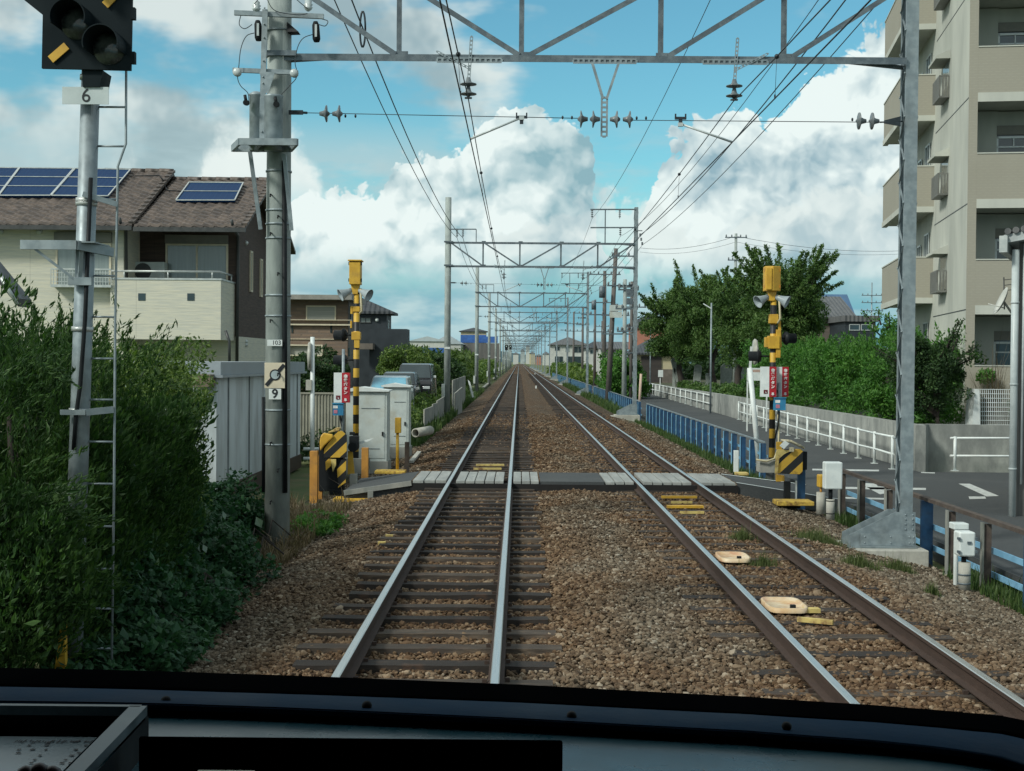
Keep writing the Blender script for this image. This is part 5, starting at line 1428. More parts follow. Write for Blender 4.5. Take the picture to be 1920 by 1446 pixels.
def f_rwall(t, g, b):
    pos = g.outputs['Position']; p = t.sep(pos)
    n = t.noise(t.vm('MULTIPLY', pos, (1.0, 1.0, 0.5)), 1.5, 6, 0.68)
    n2 = t.noise(pos, 1.1, 4, 0.6)
    c = t.mix(t.ss(n, 0.35, 0.65), (0.19, 0.205, 0.195), (0.36, 0.38, 0.35))
    c = t.mix(t.ss(n2, 0.4, 0.7, 0, 0.6), c, (0.22, 0.235, 0.22))
    j = t.m('FRACT', t.m('MULTIPLY', p[1], 0.11)); k = t.ss(j, 0.0, 0.004, 0.5, 1.0)
    t.put(b.inputs['Base Color'], t.mix(1.0, c, t.comb(k, k, k), 'MULTIPLY')); b.inputs['Roughness'].default_value = 0.9
    bump_to(t, b, n, 0.02)
RWALL = custom('streaked_retaining_wall', f_rwall)
zwt = at(1716, 798, 33.2).z
corner = (at(1725, 879, 33.0).x, 33.4)
polyline_wall([(corner[0] + 5.2, 34.2), (corner[0] + 0.5, 34.0), (corner[0], 33.4), (10.45, 74.0), (10.9, 110.0)], ZR - 0.2, [zwt - 0.04, zwt, zwt, 0.62, 0.5], 0.25, 'retaining_wall', RWALL, 'long streaked concrete retaining wall below the hedge, turning a corner at the road')
# raised ground behind the walls
m = MB(); m.add([(corner[0] + 0.2, 34.2, 0.40), (60, 34.4, 0.40), (60, 250, 0.4), (11.4, 250, 0.4), (11.15, 110, 0.4), (10.70, 74, 0.4)], [(0, 1, 2, 3, 4, 5)])
tag(m.build('raised_ground', DIRT), kind='structure')
# white pipe guard rails
def guard_rail(pts, z, label, ztp=0.80, step=1.95, endpost=True, dz=0.0):
    a, b = Vector((*pts[0], z)), Vector((*pts[-1], z)); L = (b - a).length; n = max(1, round(L / step)); d = (b - a) / n
    root = thing('guard_rail', a, label, 'guard rail', 'white pipe guard rails along the path')
    for i in range(n + 1):
        p = a + d * i; m = MB(); m.cyl(p, p + Vector((0, 0, ztp + 0.04)), 0.038, 10); m.cbox((p.x, p.y, p.z + 0.006), (0.16, 0.16, 0.012)); m.build('post', WHITEP, root)
    for h in (ztp, ztp * 0.47):
        m = MB()
        pts_ = [a + d * (i + 0.0) + Vector((0, 0, h + random.uniform(-0.012, 0.012))) for i in range(n + 1)]
        e = d.normalized() * 0.12; pts_[0] -= e; pts_[-1] += e
        m.tube(pts_, 0.027, 8); m.build('rail_pipe', WHITEP, root)
    return root
g0 = gnd(1790, 883, ZR); guard_rail([(g0.x, g0.y), (g0.x + 2.4, g0.y + 0.1)], ZR, 'short white pipe rail before the retaining wall at the right edge')
ga, gb = gnd(1673, 880, ZR), gnd(1385, 787, ZR)
guard_rail([(ga.x, ga.y), (gb.x, gb.y)], ZR, 'nearer long white pipe rail running behind the right crossing mast')
ga, gb = gnd(1332, 771, ZR), gnd(1218, 738, ZR)
guard_rail([(ga.x, ga.y), (gb.x, gb.y)], ZR, 'farther white pipe rail beside the two lamp posts', ztp=0.85, step=3.2)
# blue trackside fence: each length between two gaps is one fence
FXX = 5.85
def zf(y): return -0.60 if y < 27 else (-0.50 if y < 70 else -0.45)
def fence_near(y0, y1, label, kinds, top=0.28):
    root = thing('trackside_fence', (FXX, y0, zf(y0)), label, 'fence', 'blue fences between the line and the road')
    k = 0
    for y, kd in zip((12.7, 14.1, 15.5, 17.0, 18.4, 19.5, 21.5, 23.2, 24.6), kinds):
        m = MB()
        if kd == 'b': m.box((FXX - 0.085, y, zf(y) - 0.1), (FXX + 0.085, y + 0.05, top + 0.02)); m.build('post', BLUEF, root)
        else:
            m.box((FXX - 0.045, y, zf(y) - 0.1), (FXX + 0.055, y + 0.05, top - 0.02)); pp_ = m.build('post', RUSTY, root); m = MB(); m.box((FXX - 0.068, y - 0.03, zf(y) - 0.1), (FXX - 0.047, y + 0.06, top)); m.build('flange', CONC2, pp_)
    m = MB(); m.bar((FXX, y0 - 0.7, top + 0.04), (FXX, y1 + 0.1, top + 0.04), 0.09, 0.05); m.build('top_rail', RUSTY if kinds[0] != 'B' else BLUEF, root)
    for h in (0.22, 0.52):
        m = MB(); m.bar((FXX + 0.1, y0 - 0.4, zf(y0) + h), (FXX + 0.1, y1, zf(y1) + h), 0.02, 0.075); m.build('lower_rail', BLUEL, root)
    return root
fence_near(12.6, 24.7, 'open fence of old posts with rusty top rail, beside the road junction', ['r', 'r', 'b', 'r', 'r', 'b', 'r', 'r', 'r'])
def fence_far(y0, y1, label):
    root = thing('trackside_fence', (FXX, y0, -0.5), label, 'fence', 'blue fences between the line and the road')
    y = y0; k = 0; stf = MB()
    while y < y1:
        m = MB(); m.box((FXX - 0.065, y, -0.60), (FXX + 0.065, y + 0.045, 0.34 + random.uniform(-.01, .01)))
        pm_ = m.build('post', BLUEF, root); y += 1.45; k += 1
        m = MB(); m.box((FXX - 0.085, y - 1.47, -0.58), (FXX - 0.067, y - 1.40, 0.33)); m.build('flange', BLUEL, pm_)
    for h in (0.36,): m = MB(); m.bar((FXX + 0.02, y0, h), (FXX + 0.02, y1, h), 0.05, 0.035); m.build('top_rail', GALV, root)
    for h in (-0.30, 0.02): m = MB(); m.bar((FXX + 0.10, y0, h), (FXX + 0.10, y1, h), 0.02, 0.06); m.build('lower_rail', BLUEL, root)
    return root
fence_far(32.6, 62.5, 'blue slatted fence from the crossing to the second gantry')
fence_far(66.0, 106.5, 'blue slatted fence between the second and third gantries')
fence_far(110.5, 151.0, 'blue slatted fence between the third and fourth gantries')
fence_far(155.0, 235.0, 'farthest blue slatted fence, past the fourth gantry')

# ---- utility poles and lamp posts
def upole(px, pyt, Y, r, mt, label, arms=(), lean=0.0, extras=None, zb=-0.6, name='utility_pole', cat='utility pole'):
    t = at(px, pyt, Y); x0 = t.x - lean
    root = thing(name, (x0, Y, zb), label, cat)
    m = MB(); m.tube([(x0, Y, zb), (t.x, Y, t.z)], r, 14, True, r * 0.68); m.build('pole', mt, root)
    if arms:
        m = MB(); mi = MB()
        for (dz, w, off) in arms:
            m.cbox((t.x + off, Y - 0.12, t.z - dz), (w, 0.08, 0.09))
            for s in (-0.45, -0.2, 0.2, 0.45): mi.lathe((t.x + off + s * w, Y - 0.12, t.z - dz + 0.04), (0, 0, 1), [(0, 0.03), (0.06, 0.07), (0.12, 0.05), (0.18, 0.06), (0.22, 0.0)], 8)
        c = m.build('crossarm', GALVD, root); mi.build('insulator', INSUL, c)
    if extras: extras(root, t)
    return root
def ex_main(root, t):
    m = MB()
    for k in range(3): m.lathe((t.x - 0.9 + 0.1 * k, t.y - 0.5, t.z - 3.2), (0, 0, 1), [(0, 0), (0, 0.2), (0.7, 0.2), (0.75, 0.1), (0.75, 0)], 10) if k == 0 else m.cbox((t.x + 0.9, t.y - 0.1, t.z - 2.4 - 0.5 * k), (0.4, 0.3, 0.4))
    m.build('transformer', GALVD, root)
def ex_box(root, t):
    a, b = at(1143, 572, t.y - 0.3), at(1166, 596, t.y - 0.3); m = MB(); zm = (a.z + b.z) / 2
    m.box((a.x, t.y - 0.4, zm + 0.02), (b.x, t.y - 0.3, a.z)); m.box((a.x, t.y - 0.4, b.z), (b.x, t.y - 0.3, zm - 0.02)); m.build('grey_panel', CABW, root)
    ex_main(root, t)
POLEB = mat('brown_grey_pole', (0.13, 0.12, 0.11), (0.10, 0.095, 0.09), 3, 0.85)
upole(1155, 466, 88, 0.19, POLEB, 'tallest brown-grey utility pole, carrying a pale two-part panel', ((0.5, 1.6, 0.5), (2.4, 1.5, 0.2), (4.3, 1.8, 0), (5.5, 2.2, 0.2)), lean=0.45, extras=ex_box)
upole(1134, 508, 112, 0.20, POLEB, 'dark utility pole bristling with insulators, left of the tallest pole', ((0.3, 2.6, 0), (2.6, 2.4, -0.3), (3.6, 2.6, -0.6), (5.0, 1.8, -0.5)), extras=ex_main)
upole(1172, 524, 79, 0.15, CONC, 'light concrete pole standing just behind the blue fence', ((0.6, 1.2, 0.2), (1.7, 1.3, 0.1), (3.0, 0.9, 0)))
upole(1185, 528, 96, 0.15, POLEB, 'dark pole close behind the second right-hand column', ((0.4, 1.4, -0.3), (1.8, 1.6, 0.2), (3.2, 1.0, 0), (5.0, 0.8, 0)))
upole(1116, 562, 150, 0.17, POLEB, 'thin bare pole left of the bristling dark one', ())
upole(1093, 575, 165, 0.17, POLEB, 'thin pole with a single crossarm behind the third gantry column', ((0.8, 2.2, 0), (2.2, 1.6, 0)))
upole(1076, 585, 185, 0.17, POLEB, 'distant pole with two crossarms above the grey-roofed house', ((1.6, 2.6, 0), (2.6, 2.4, 0)))
upole(1129, 602, 200, 0.17, POLEB, 'short distant pole between the bare pole and the tallest pole', ((0.8, 2.0, 0),))
def ex_far(root, t):
    pass
upole(1380, 438, 118, 0.17, CONC, 'grey pole with wide crossarms rising behind the cherry trees', ((0.35, 1.9, 0), (2.3, 1.4, 0), (3.3, 1.0, 0)))
upole(1635, 530, 170, 0.10, GALV, 'slim far steel pole with three arms, right of the farmhouse', ((1.6, 2.6, 0), (2.5, 2.6, 0), (3.5, 2.8, 0)))
m = MB()
a, b, c = at(1380, 443, 118), at(1200, 465, 135), at(1700, 470, 135)
m.tube(span([b, a, c], 0.5, 10), 0.016, 4); m.tube(span([b + Vector((0, 0, -0.4)), a + Vector((0, 0, -0.5)), c + Vector((0, 0, -0.3))], 0.5, 10), 0.012, 4)
tag(m.build('street_wire', WIREM), 'thin wires strung across the sky from the grey pole behind the cherry trees', 'overhead wire')
def lamp(px, pyt, Y, label, arm=-1):
    t = at(px, pyt, Y); root = thing('lamp_post', (t.x, Y, ZR), label, 'street lamp', 'lamp posts along the path')
    m = MB(); m.cyl((t.x, Y, ZR), (t.x, Y, t.z), 0.055, 10, r2=0.04); m.build('post', GALV, root)
    m = MB(); m.bar((t.x, Y, t.z - 0.30), (t.x + arm * 0.42, Y, t.z - 0.05), 0.09, 0.05); m.build('lamp_head', WHITEP, root)
lamp(1334, 568, 70.5, 'nearer tall lamp post at the end of the far white rail')
lamp(1220, 608, 107, 'farther lamp post before the garage door', -0.4)

# ---- signs and small posts on the right
t = gnd(1440, 779, ZR)
nb = thing('notice_board', (9.9, 60, ZR), 'white notice board on two legs behind the leaning mirror post', 'notice board')
Yb = 52.0; a, b = at(1401, 690, Yb), at(1441, 714, Yb)
m = MB(); m.box((a.x, Yb, b.z), (b.x, Yb + 0.05, a.z)); m.build('board', WHITEP, nb)
m = MB(); m.box((a.x + 0.06, Yb - 0.004, a.z - 0.16), (a.x + 0.5, Yb - 0.001, a.z - 0.06)); m.build('notice_heading', mat('faded_pink_print', (0.50, 0.36, 0.30), None, 30, 0.7), nb)
for x in (a.x + 0.03, b.x - 0.05): m = MB(); m.box((x - 0.025, Yb + 0.052, -0.35), (x + 0.025, Yb + 0.10, b.z + 0.3)); m.build('leg', WHITEP, nb)
mp = gnd(1424, 873, -0.3)
mr = thing('traffic_mirror', (mp.x, mp.y, -0.35), 'road mirror seen edge-on atop a white post leaning left by the right mast', 'traffic mirror')
top = at(1406, 690, mp.y)
m = MB(); m.cyl((mp.x, mp.y, -0.4), (top.x, mp.y, top.z), 0.065, 12); top2 = at(1411, 640, mp.y); m.bar((top.x, mp.y, top.z - 0.1), (at(1409, 650, mp.y).x, mp.y, at(1409, 650, mp.y).z), 0.06, 0.03); m.build('post', WHITEP, mr)
c = at(1415, 660, mp.y); m = MB(); m.lathe(c, (-1, 0.02, 0.0), [(-0.05, 0.0), (-0.05, 0.30), (0.0, 0.33), (0.03, 0.30), (0.05, 0.0)], 24); m.build('mirror', mat('mirror_grey', (0.42, 0.42, 0.36), None, 4, 0.3), mr)
sp = at(1238, 703, 78); st = thing('parking_sign', (sp.x, 104, ZR), 'small white notice on a thin post before the garage door', 'sign')
sp = at(1238, 703, 104); st.location.x = sp.x
m = MB(); m.cyl((sp.x, 104, ZR), (sp.x, 104, sp.z), 0.03, 8); m.build('post', WHITEP, st); a, b = at(1234, 694, 104), at(1243, 707, 104)
m = MB(); m.box((a.x, 103.9, b.z), (b.x, 103.95, a.z)); m.build('board', WHITEP, st)
# pale marker stakes
b_ = gnd(1198, 775, -0.45); t_ = at(1202, 701, b_.y)
m = MB(); m.cyl(b_, t_, 0.07, 10); tag(m.build('marker_stake', mat('bleached_wood', (0.55, 0.42, 0.33), (0.48, 0.36, 0.28), 4, 0.8)), 'pale leaning stake beside the second right-hand column', 'marker stake')
# stone monuments under the cherry trees
STONEW = mat('pale_granite', (0.30, 0.34, 0.31), (0.22, 0.25, 0.23), 8, 0.7, dirt=(0.15, 0.19, 0.15), dscale=2)
mons = [((1273, 672), (1288, 714), 'tall slanting white stone at the left end of the row', 0.25), ((1299, 684), (1312, 716), 'narrow white slab standing second in the row', -0.08), ((1262, 690), (1267, 705), 'short grey stone beside the leftmost trunk', 0.0),
        ((1352, 682), (1372, 712), 'round-topped grey stone between two trunks', 0.0), ((1383, 684), (1402, 716), 'broad pointed grey stone nearest the notice board', 0.05), ((1324, 700), (1330, 712), 'smallest white stone, low in the middle of the row', 0.0)]
for (x0y0, x1y1, lab, sk) in mons:
    a, b = at(*x0y0, 96), at(*x1y1, 96); w = b.x - a.x; h = a.z - 0.3
    prof_ = [(0, 0.2), (w, 0.2), (w * 1.02, a.z - 0.25 * w), (w * 0.75, a.z), (w * 0.3, a.z + 0.02), (0.0, a.z - 0.3 * w)]
    m = MB(); m.prism([(a.x + u - sk * (z - 0.2), 96, z) for u, z in prof_], (0, 0, 0), (0, 0.35, 0))
    tag(m.build('stone_monument', STONEW, bevel=0.03), lab, 'stone monument', 'standing stones under the cherry trees')
# white mesh fence before the apartments
mf = thing('mesh_fence', (12.6, 35.3, 0.4), 'white wire mesh fence panel at the foot of the apartments', 'fence')
Yf = 35.2; a, b = at(1828, 730, Yf), at(1905, 797, Yf)
m = MB()
for i in range(34): x = a.x + (b.x - a.x + 0.6) * i / 33; m.box((x - 0.006, Yf, b.z), (x + 0.006, Yf + 0.012, a.z))
for k in range(9): z = b.z + (a.z - b.z) * k / 8; m.box((a.x, Yf - 0.010, z - 0.008), (b.x + 0.6, Yf - 0.001, z + 0.008))
m.build('wire_panel', WHITEP, mf)
m = MB(); c0, c1 = at(1822, 742, Yf - .1), at(1838, 800, Yf - .1); m.prism([at(1823, 800, Yf - .2), at(1838, 800, Yf - .2), at(1837, 732, Yf - .2), at(1828, 729, Yf - .2)], (0, 0, 0), (0, 0.6, 0)); m.build('end_panel', WHITEP, mf)

# ------------------------------------------------------------------ vegetation
def leaf_mat(name, dark, mid, light, trans=0.3, rough=0.55, nsc=0.9):
    if name in MATS: return MATS[name]
    m = bpy.data.materials.new(name); m.use_nodes = True
    t = NT(m.node_tree); t.n.clear()
    g = t.new('ShaderNodeNewGeometry')
    r = g.outputs['Random Per Island']
    n = t.noise(g.outputs['Position'], nsc, 3, 0.6)
    c = t.ramp(t.m('ADD', t.m('MULTIPLY', r, 0.55), t.m('MULTIPLY', t.m('SUBTRACT', n, 0.25), 0.9), clamp=True), [(0.0, dark), (0.45, mid), (1.0, light)])
    b = t.new('ShaderNodeBsdfPrincipled'); t.put(b.inputs['Base Color'], c); b.inputs['Roughness'].default_value = rough; b.inputs['Specular IOR Level'].default_value = 0.3
    tr = t.new('ShaderNodeBsdfTranslucent'); t.put(tr.inputs[0], t.mix(1.0, c, (1.0, 1.25, 0.6), 'MULTIPLY'))
    mx = t.new('ShaderNodeMixShader'); mx.inputs[0].default_value = trans
    t.l.new(b.outputs[0], mx.inputs[1]); t.l.new(tr.outputs[0], mx.inputs[2])
    o = t.new('ShaderNodeOutputMaterial'); t.l.new(mx.outputs[0], o.inputs[0])
    MATS[name] = m; return m
L_CON = leaf_mat('conifer_green', (0.009, 0.028, 0.010), (0.034, 0.082, 0.024), (0.095, 0.175, 0.042))
L_VINE = leaf_mat('vine_green', (0.010, 0.038, 0.018), (0.026, 0.085, 0.036), (0.060, 0.145, 0.058))
L_BUSH = leaf_mat('bush_green', (0.022, 0.050, 0.016), (0.085, 0.150, 0.034), (0.210, 0.280, 0.065), nsc=1.6)
L_HEDGE = leaf_mat('hedge_green', (0.018, 0.070, 0.015), (0.060, 0.175, 0.030), (0.130, 0.285, 0.048), nsc=1.1)
L_CHER = leaf_mat('cherry_green', (0.022, 0.058, 0.020), (0.075, 0.150, 0.040), (0.155, 0.240, 0.064), nsc=0.7)
L_DARK = leaf_mat('camellia_green', (0.010, 0.029, 0.013), (0.029, 0.065, 0.023), (0.091, 0.169, 0.052), nsc=2.2)
L_FIELD = leaf_mat('reed_green', (0.030, 0.060, 0.016), (0.070, 0.120, 0.030), (0.130, 0.190, 0.050), nsc=0.3)
L_GRASS = leaf_mat('verge_grass', (0.020, 0.045, 0.014), (0.050, 0.095, 0.026), (0.110, 0.150, 0.050), nsc=1.5)
L_TUFT = leaf_mat('tuft_grass', (0.035, 0.055, 0.018), (0.085, 0.120, 0.040), (0.170, 0.190, 0.080), nsc=5)
L_DRY = leaf_mat('dry_grass', (0.045, 0.032, 0.020), (0.120, 0.090, 0.055), (0.270, 0.220, 0.140), nsc=3)
L_GREYV = leaf_mat('pale_underside', (0.10, 0.15, 0.12), (0.18, 0.25, 0.20), (0.30, 0.38, 0.32), nsc=3)
BARK = mat('bark', (0.050, 0.042, 0.034), (0.028, 0.024, 0.020), 6, 0.9, bump=0.02, bscale=12, stretch=(1, 1, 0.3))

def unit(n):
    v = RS.normal(0, 1, (n, 3)); return v / np.linalg.norm(v, axis=1)[:, None]
def leaves(P_, size, d=None, aspect=0.5, fold=0.25, up=0.5, var=0.3):
    """leaf-shaped folded quads (two triangles) at points P_, long axis d"""
    n = len(P_)
    if d is None:
        d = unit(n); d[:, 2] -= 0.15
    d = d / np.linalg.norm(d, axis=1)[:, None]
    nm = unit(n) * (1 - up) + np.array([0, 0, 1.0]) * up
    s = np.cross(d, nm); s /= (np.linalg.norm(s, axis=1)[:, None] + 1e-9)
    nn = np.cross(s, d)
    L = size * np.exp(RS.normal(0, var, n))[:, None]
    a = P_ - d * L * 0.5; b = P_ + d * L * 0.5
    w = L * aspect * 0.5
    c1 = P_ + s * w - nn * L * fold * 0.4; c2 = P_ - s * w - nn * L * fold * 0.4
    V = np.stack([a, c1, b, c2], 1).reshape(-1, 3)
    base = (np.arange(n) * 4)[:, None]
    F = np.concatenate([base + np.array([[0, 1, 2]]), base + np.array([[0, 2, 3]])], 0)
    return V, F
def clump_points(n, centres, radii, flat=0.8, shell=0.55):
    k = RS.randint(0, len(centres), n)
    u = unit(n); r = (shell + (1 - shell) * RS.uniform(0, 1, n)) * RS.uniform(0.6, 1.0, n) ** 0.3
    u[:, 2] *= flat
    return centres[k] + u * (r * radii[k])[:, None], u
def crown_clumps(c, rad, K, rc, zmin=None, low=-0.8):
    u = unit(K * 3); u = u[u[:, 2] > low][:K]
    r = RS.uniform(0.55, 0.95, len(u)) ; r[: len(u) // 4] *= 0.5
    C = np.array(c) + u * np.array(rad) * r[:, None]
    R = rc * RS.uniform(0.7, 1.3, len(u))
    return C, R
def join(parts):
    off = 0; VV = []; FF = []
    for V, F in parts: VV.append(V); FF.append(F + off); off += len(V)
    return np.concatenate(VV), np.concatenate(FF)
def tree(name, base, trunk_h, c, rad, K, rc, n, size, mt, label, group, twigs=0, tr=0.14, aspect=0.5, stems=1):
    root = thing(name, base, label, 'tree', group)
    C, R = crown_clumps(c, rad, K, rc)
    P_, u = clump_points(n, C, R)
    parts = [leaves(P_, size, aspect=aspect)]
    tw = MB()
    for k in range(twigs):
        th = random.uniform(0, 2 * pi); el = random.uniform(0.25, 1.3)
        o = Vector((c[0] + rad[0] * 0.6 * cos(th), c[1] + rad[1] * 0.6 * sin(th), c[2] + rad[2] * 0.65 * sin(el)))
        d = Vector((cos(th) * cos(el), sin(th) * cos(el), sin(el) + 0.25)).normalized(); L = random.uniform(0.9, 2.0) * rad[2] * 0.42
        pts = [o + d * (L * t) + Vector((0, 0, -0.10 * L * t * t)) for t in (0, .25, .5, .75, 1)]
        tw.tube(pts, 0.035, 4, False, 0.008)
        m_ = int(110 * L); tt = RS.uniform(0.15, 1.02, m_); q_ = np.array([list(o)]) + np.array([list(d)]) * (L * tt)[:, None]
        q_[:, 2] -= 0.10 * L * tt ** 2
        q_ += RS.normal(0, 0.13, (m_, 3)) * (1.15 - tt)[:, None] + RS.normal(0, 0.04, (m_, 3))
        parts.append(leaves(q_, size * 1.05, aspect=aspect))
    V, F = join(parts)
    bulk('crown', V, F, mt, parent=root)
    m = MB()
    for s_ in range(stems):
        b = Vector(base) + Vector((0.25 * s_, 0.1 * s_, 0)); top = Vector((base[0] * 0.6 + c[0] * 0.4, base[1] * 0.6 + c[1] * 0.4, base[2] + trunk_h))
        m.tube([b, b.lerp(top, 0.35) + Vector((0.08, 0, 0)), b.lerp(top, 0.7) + Vector((-0.06, 0.05, 0)), top], tr, 9, True, tr * 0.7)
        for i in range(7):
            e = Vector([float(q) for q in C[(i * 3 + s_) % len(C)]]); mid = top.lerp(e, 0.5) + Vector((0, 0, 0.12 * rad[2]))
            m.tube([top, top.lerp(mid, 0.6), mid, e], tr * 0.5, 6, False, 0.02)
    if twigs: m.v, m.f, m.k, m.sm = m.v, m.f, m.k, m.sm
    t_ = m.build('trunk', BARK, root)
    if twigs: tw.build('twigs', BARK, t_)
    return root
def mass(name, boxes, n, size, mt, label, cat, K=90, rc=0.35, aspect=0.5, group=None, kind=None, up=0.5, d=None, extra=None, var=0.3):
    """boxes: list of (x0,x1,y0,y1,z0,z1fn) filled with leaf clumps, denser near the surface facing the track"""
    C = []; 
    for (x0, x1, y0, y1, z0, zf_) in boxes:
        k = int(K * (y1 - y0))
        x = RS.uniform(x0, x1, k); y = RS.uniform(y0, y1, k); t = RS.beta(1.5, 1.1, k)
        zt_ = zf_(x, y); z = z0 + (zt_ - z0) * t
        C.append(np.stack([x, y, z], 1))
    C = np.concatenate(C); R = rc * RS.uniform(0.6, 1.3, len(C))
    P_, u = clump_points(n, C, R)
    P_[:, 2] = np.maximum(P_[:, 2], -0.62 + RS.uniform(0, 0.1, n))
    dd = None
    if d is not None: dd = u * 0.35 + np.array(d) + RS.normal(0, 0.25, (n, 3))
    parts = [leaves(P_, size, d=dd, aspect=aspect, up=up, var=var)]
    if extra: parts += extra
    V, F = join(parts); o = bulk(name, V, F, mt)
    tag(o, label, cat, group, kind); return o
def sprays(n, origin_fn, length, per, size, d, aspect=0.22, jit=0.05, bend=-0.2):
    """feathery shoots: slivers laid along curving lines"""
    out = []
    for k in range(n):
        o = np.array(origin_fn()); dd = np.array(d) + RS.normal(0, 0.30, 3); dd /= np.linalg.norm(dd); L = length * RS.uniform(0.5, 1.4)
        t = RS.uniform(0, 1, per); P_ = o + dd * (L * t)[:, None]; P_[:, 2] += bend * L * t ** 2
        P_ += RS.normal(0, jit, (per, 3)) * (1.05 - t)[:, None]
        di = dd + RS.normal(0, 0.35, (per, 3))
        out.append(leaves(P_, size, d=di, aspect=aspect, up=0.3))
    return out
def grass(name, pts_fn, n, h, mt, label, cat='grass', lean=0.35, w=0.012, kind='stuff', group=None):
    P_ = pts_fn(n); n = len(P_)
    L = h * np.exp(RS.normal(0, 0.35, n)); a = RS.uniform(0, 2 * pi, n)
    dx_ = np.cos(a) * lean * RS.uniform(0, 1, n); dy_ = np.sin(a) * lean * RS.uniform(0, 1, n)
    sx = -np.sin(a) * w; sy = np.cos(a) * w
    b0 = P_ + np.stack([sx, sy, np.zeros(n)], 1); b1 = P_ - np.stack([sx, sy, np.zeros(n)], 1)
    mid = P_ + np.stack([dx_ * L * 0.35, dy_ * L * 0.35, L * 0.6], 1)
    m0 = mid + np.stack([sx, sy, np.zeros(n)], 1) * 0.7; m1 = mid - np.stack([sx, sy, np.zeros(n)], 1) * 0.7
    tip = P_ + np.stack([dx_ * L, dy_ * L, L * (1 - 0.3 * np.hypot(dx_, dy_))], 1)
    V = np.stack([b0, b1, m1, m0, tip], 1).reshape(-1, 3); b = (np.arange(n) * 5)[:, None]
    F = np.concatenate([b + np.array([[0, 1, 2]]), b + np.array([[0, 2, 3]]), b + np.array([[3, 2, 4]])], 0)
    o = bulk(name, V, F, mt); tag(o, label, cat, group, kind); return o

# ---- the overgrown bank at the left, close to the train
def zA(x, y): return 2.05 + 0.30 * np.sin(x * 2.1 + y * 0.9) + 0.25 * np.sin(y * 1.7) + np.clip((-3.7 - x) * 0.25, 0, 0.5)
ex = sprays(300, lambda: (RS.uniform(-4.9, -3.45), RS.uniform(9.6, 14.0), RS.uniform(0.2, 2.3)), 0.55, 55, 0.055, (0.35, -0.35, 0.75))
ex += sprays(46, lambda: (RS.uniform(-4.9, -3.8), RS.uniform(10.4, 13.2), RS.uniform(1.8, 2.3)), 0.48, 110, 0.055, (0.05, 0, 1.0), bend=0.0)
ex += sprays(70, lambda: (RS.uniform(-3.75, -3.35), RS.uniform(9.7, 10.25), RS.uniform(0.35, 1.25)), 0.42, 60, 0.05, (0.7, -0.1, 0.5))
ex += sprays(40, lambda: (RS.uniform(-4.2, -3.55), RS.uniform(10.9, 12.2), RS.uniform(1.2, 2.2)), 0.55, 70, 0.055, (0.3, 0, 0.9), bend=0.0)
mass('juniper_hedge', [(-6.2, -3.75, 9.3, 15.2, -0.5, zA), (-3.75, -3.45, 10.9, 14.5, -0.4, lambda x, y: 1.7 + 0 * x), (-3.8, -3.25, 9.6, 10.4, 0.3, lambda x, y: 1.15 + 0 * x), (-4.6, -3.5, 9.2, 10.4, -0.5, lambda x, y: 0.5 + 0 * x)], 125000, 0.065, L_CON, 'dark feathery juniper hedge swallowing the lower signal mast', 'hedge', K=60, rc=0.30, aspect=0.36, d=(0.25, -0.2, 0.6), extra=ex)
_j = COL.objects['juniper_hedge']
m = MB()
for i in range(14):
    x, y = RS.uniform(-5.6, -3.9), RS.uniform(9.8, 14.6); m.tube([(x, y, -0.6), (x + 0.05, y, 0.6), (x - 0.03, y + 0.05, 1.8)], 0.05, 7, True, 0.02)
m.build('stems', BARK, _j)
def zB(x, y): return 2.18 + 0.22 * np.sin(x * 2.7 + 1) + 0.18 * np.sin(y * 1.3) + 0 * x
mass('broadleaf_bush', [(-6.3, -4.0, 14.6, 17.5, -0.5, zB), (-6.6, -4.55, 17.5, 20.0, -0.5, zB), (-7.2, -5.2, 20.0, 23.0, -0.5, lambda x, y: 2.05 + 0.2 * np.sin(y * 2))], 90000, 0.060, L_BUSH, 'yellow-green small-leaved bush between juniper hedge and pale store', 'bush', K=26, rc=0.38, aspect=0.5,
     extra=sprays(60, lambda: (RS.uniform(-5.6, -4.3), RS.uniform(15.0, 19), RS.uniform(1.9, 2.2)), 0.3, 45, 0.055, (0.1, 0, 1.0), aspect=0.5, bend=0.0, jit=0.07))
def zC(x, y): return np.clip((-2.95 - x) * 1.1, 0.05, 0.95) + 0.10 * np.sin(y * 2.2) - 0.15
mass('creeper_thicket', [(-4.3, -3.05, 11.2, 16.2, -0.55, zC), (-4.7, -3.78, 16.2, 19.6, -0.55, lambda x, y: 0.45 + 0.1 * np.sin(y * 2)), (-3.5, -2.85, 10.2, 13.5, -0.55, lambda x, y: -0.15 + 0.1 * np.sin(3 * y))], 56000, 0.066, L_VINE, 'low thicket of broad dark creeper leaves spilling onto the ballast', 'creeper', K=34, rc=0.26, aspect=0.85, up=0.75)
m = MB()
for i in range(16):
    x, y = RS.uniform(-3.9, -3.2), RS.uniform(11.5, 19.0); m.tube([(x, y, -0.5), (x + 0.1, y + 0.2, 0.05), (x + 0.3, y + 0.5, -0.2)], 0.012, 5)
m.build('vines', BARK, COL.objects['creeper_thicket'])
P0 = np.stack([RS.uniform(-3.9, -3.1, 60), RS.uniform(11.8, 17.0, 60), RS.uniform(-0.1, 0.5, 60)], 1)
V, F = leaves(P0, 0.085, d=RS.normal(0, 0.2, (60, 3)) + np.array([0.2, 0, -1.0]), aspect=0.7, up=0.1)
tag(bulk('pale_leaf_undersides', V, F, L_GREYV), 'scattered upturned pale leaves hanging in the dark creeper thicket', 'leaves', kind='stuff')
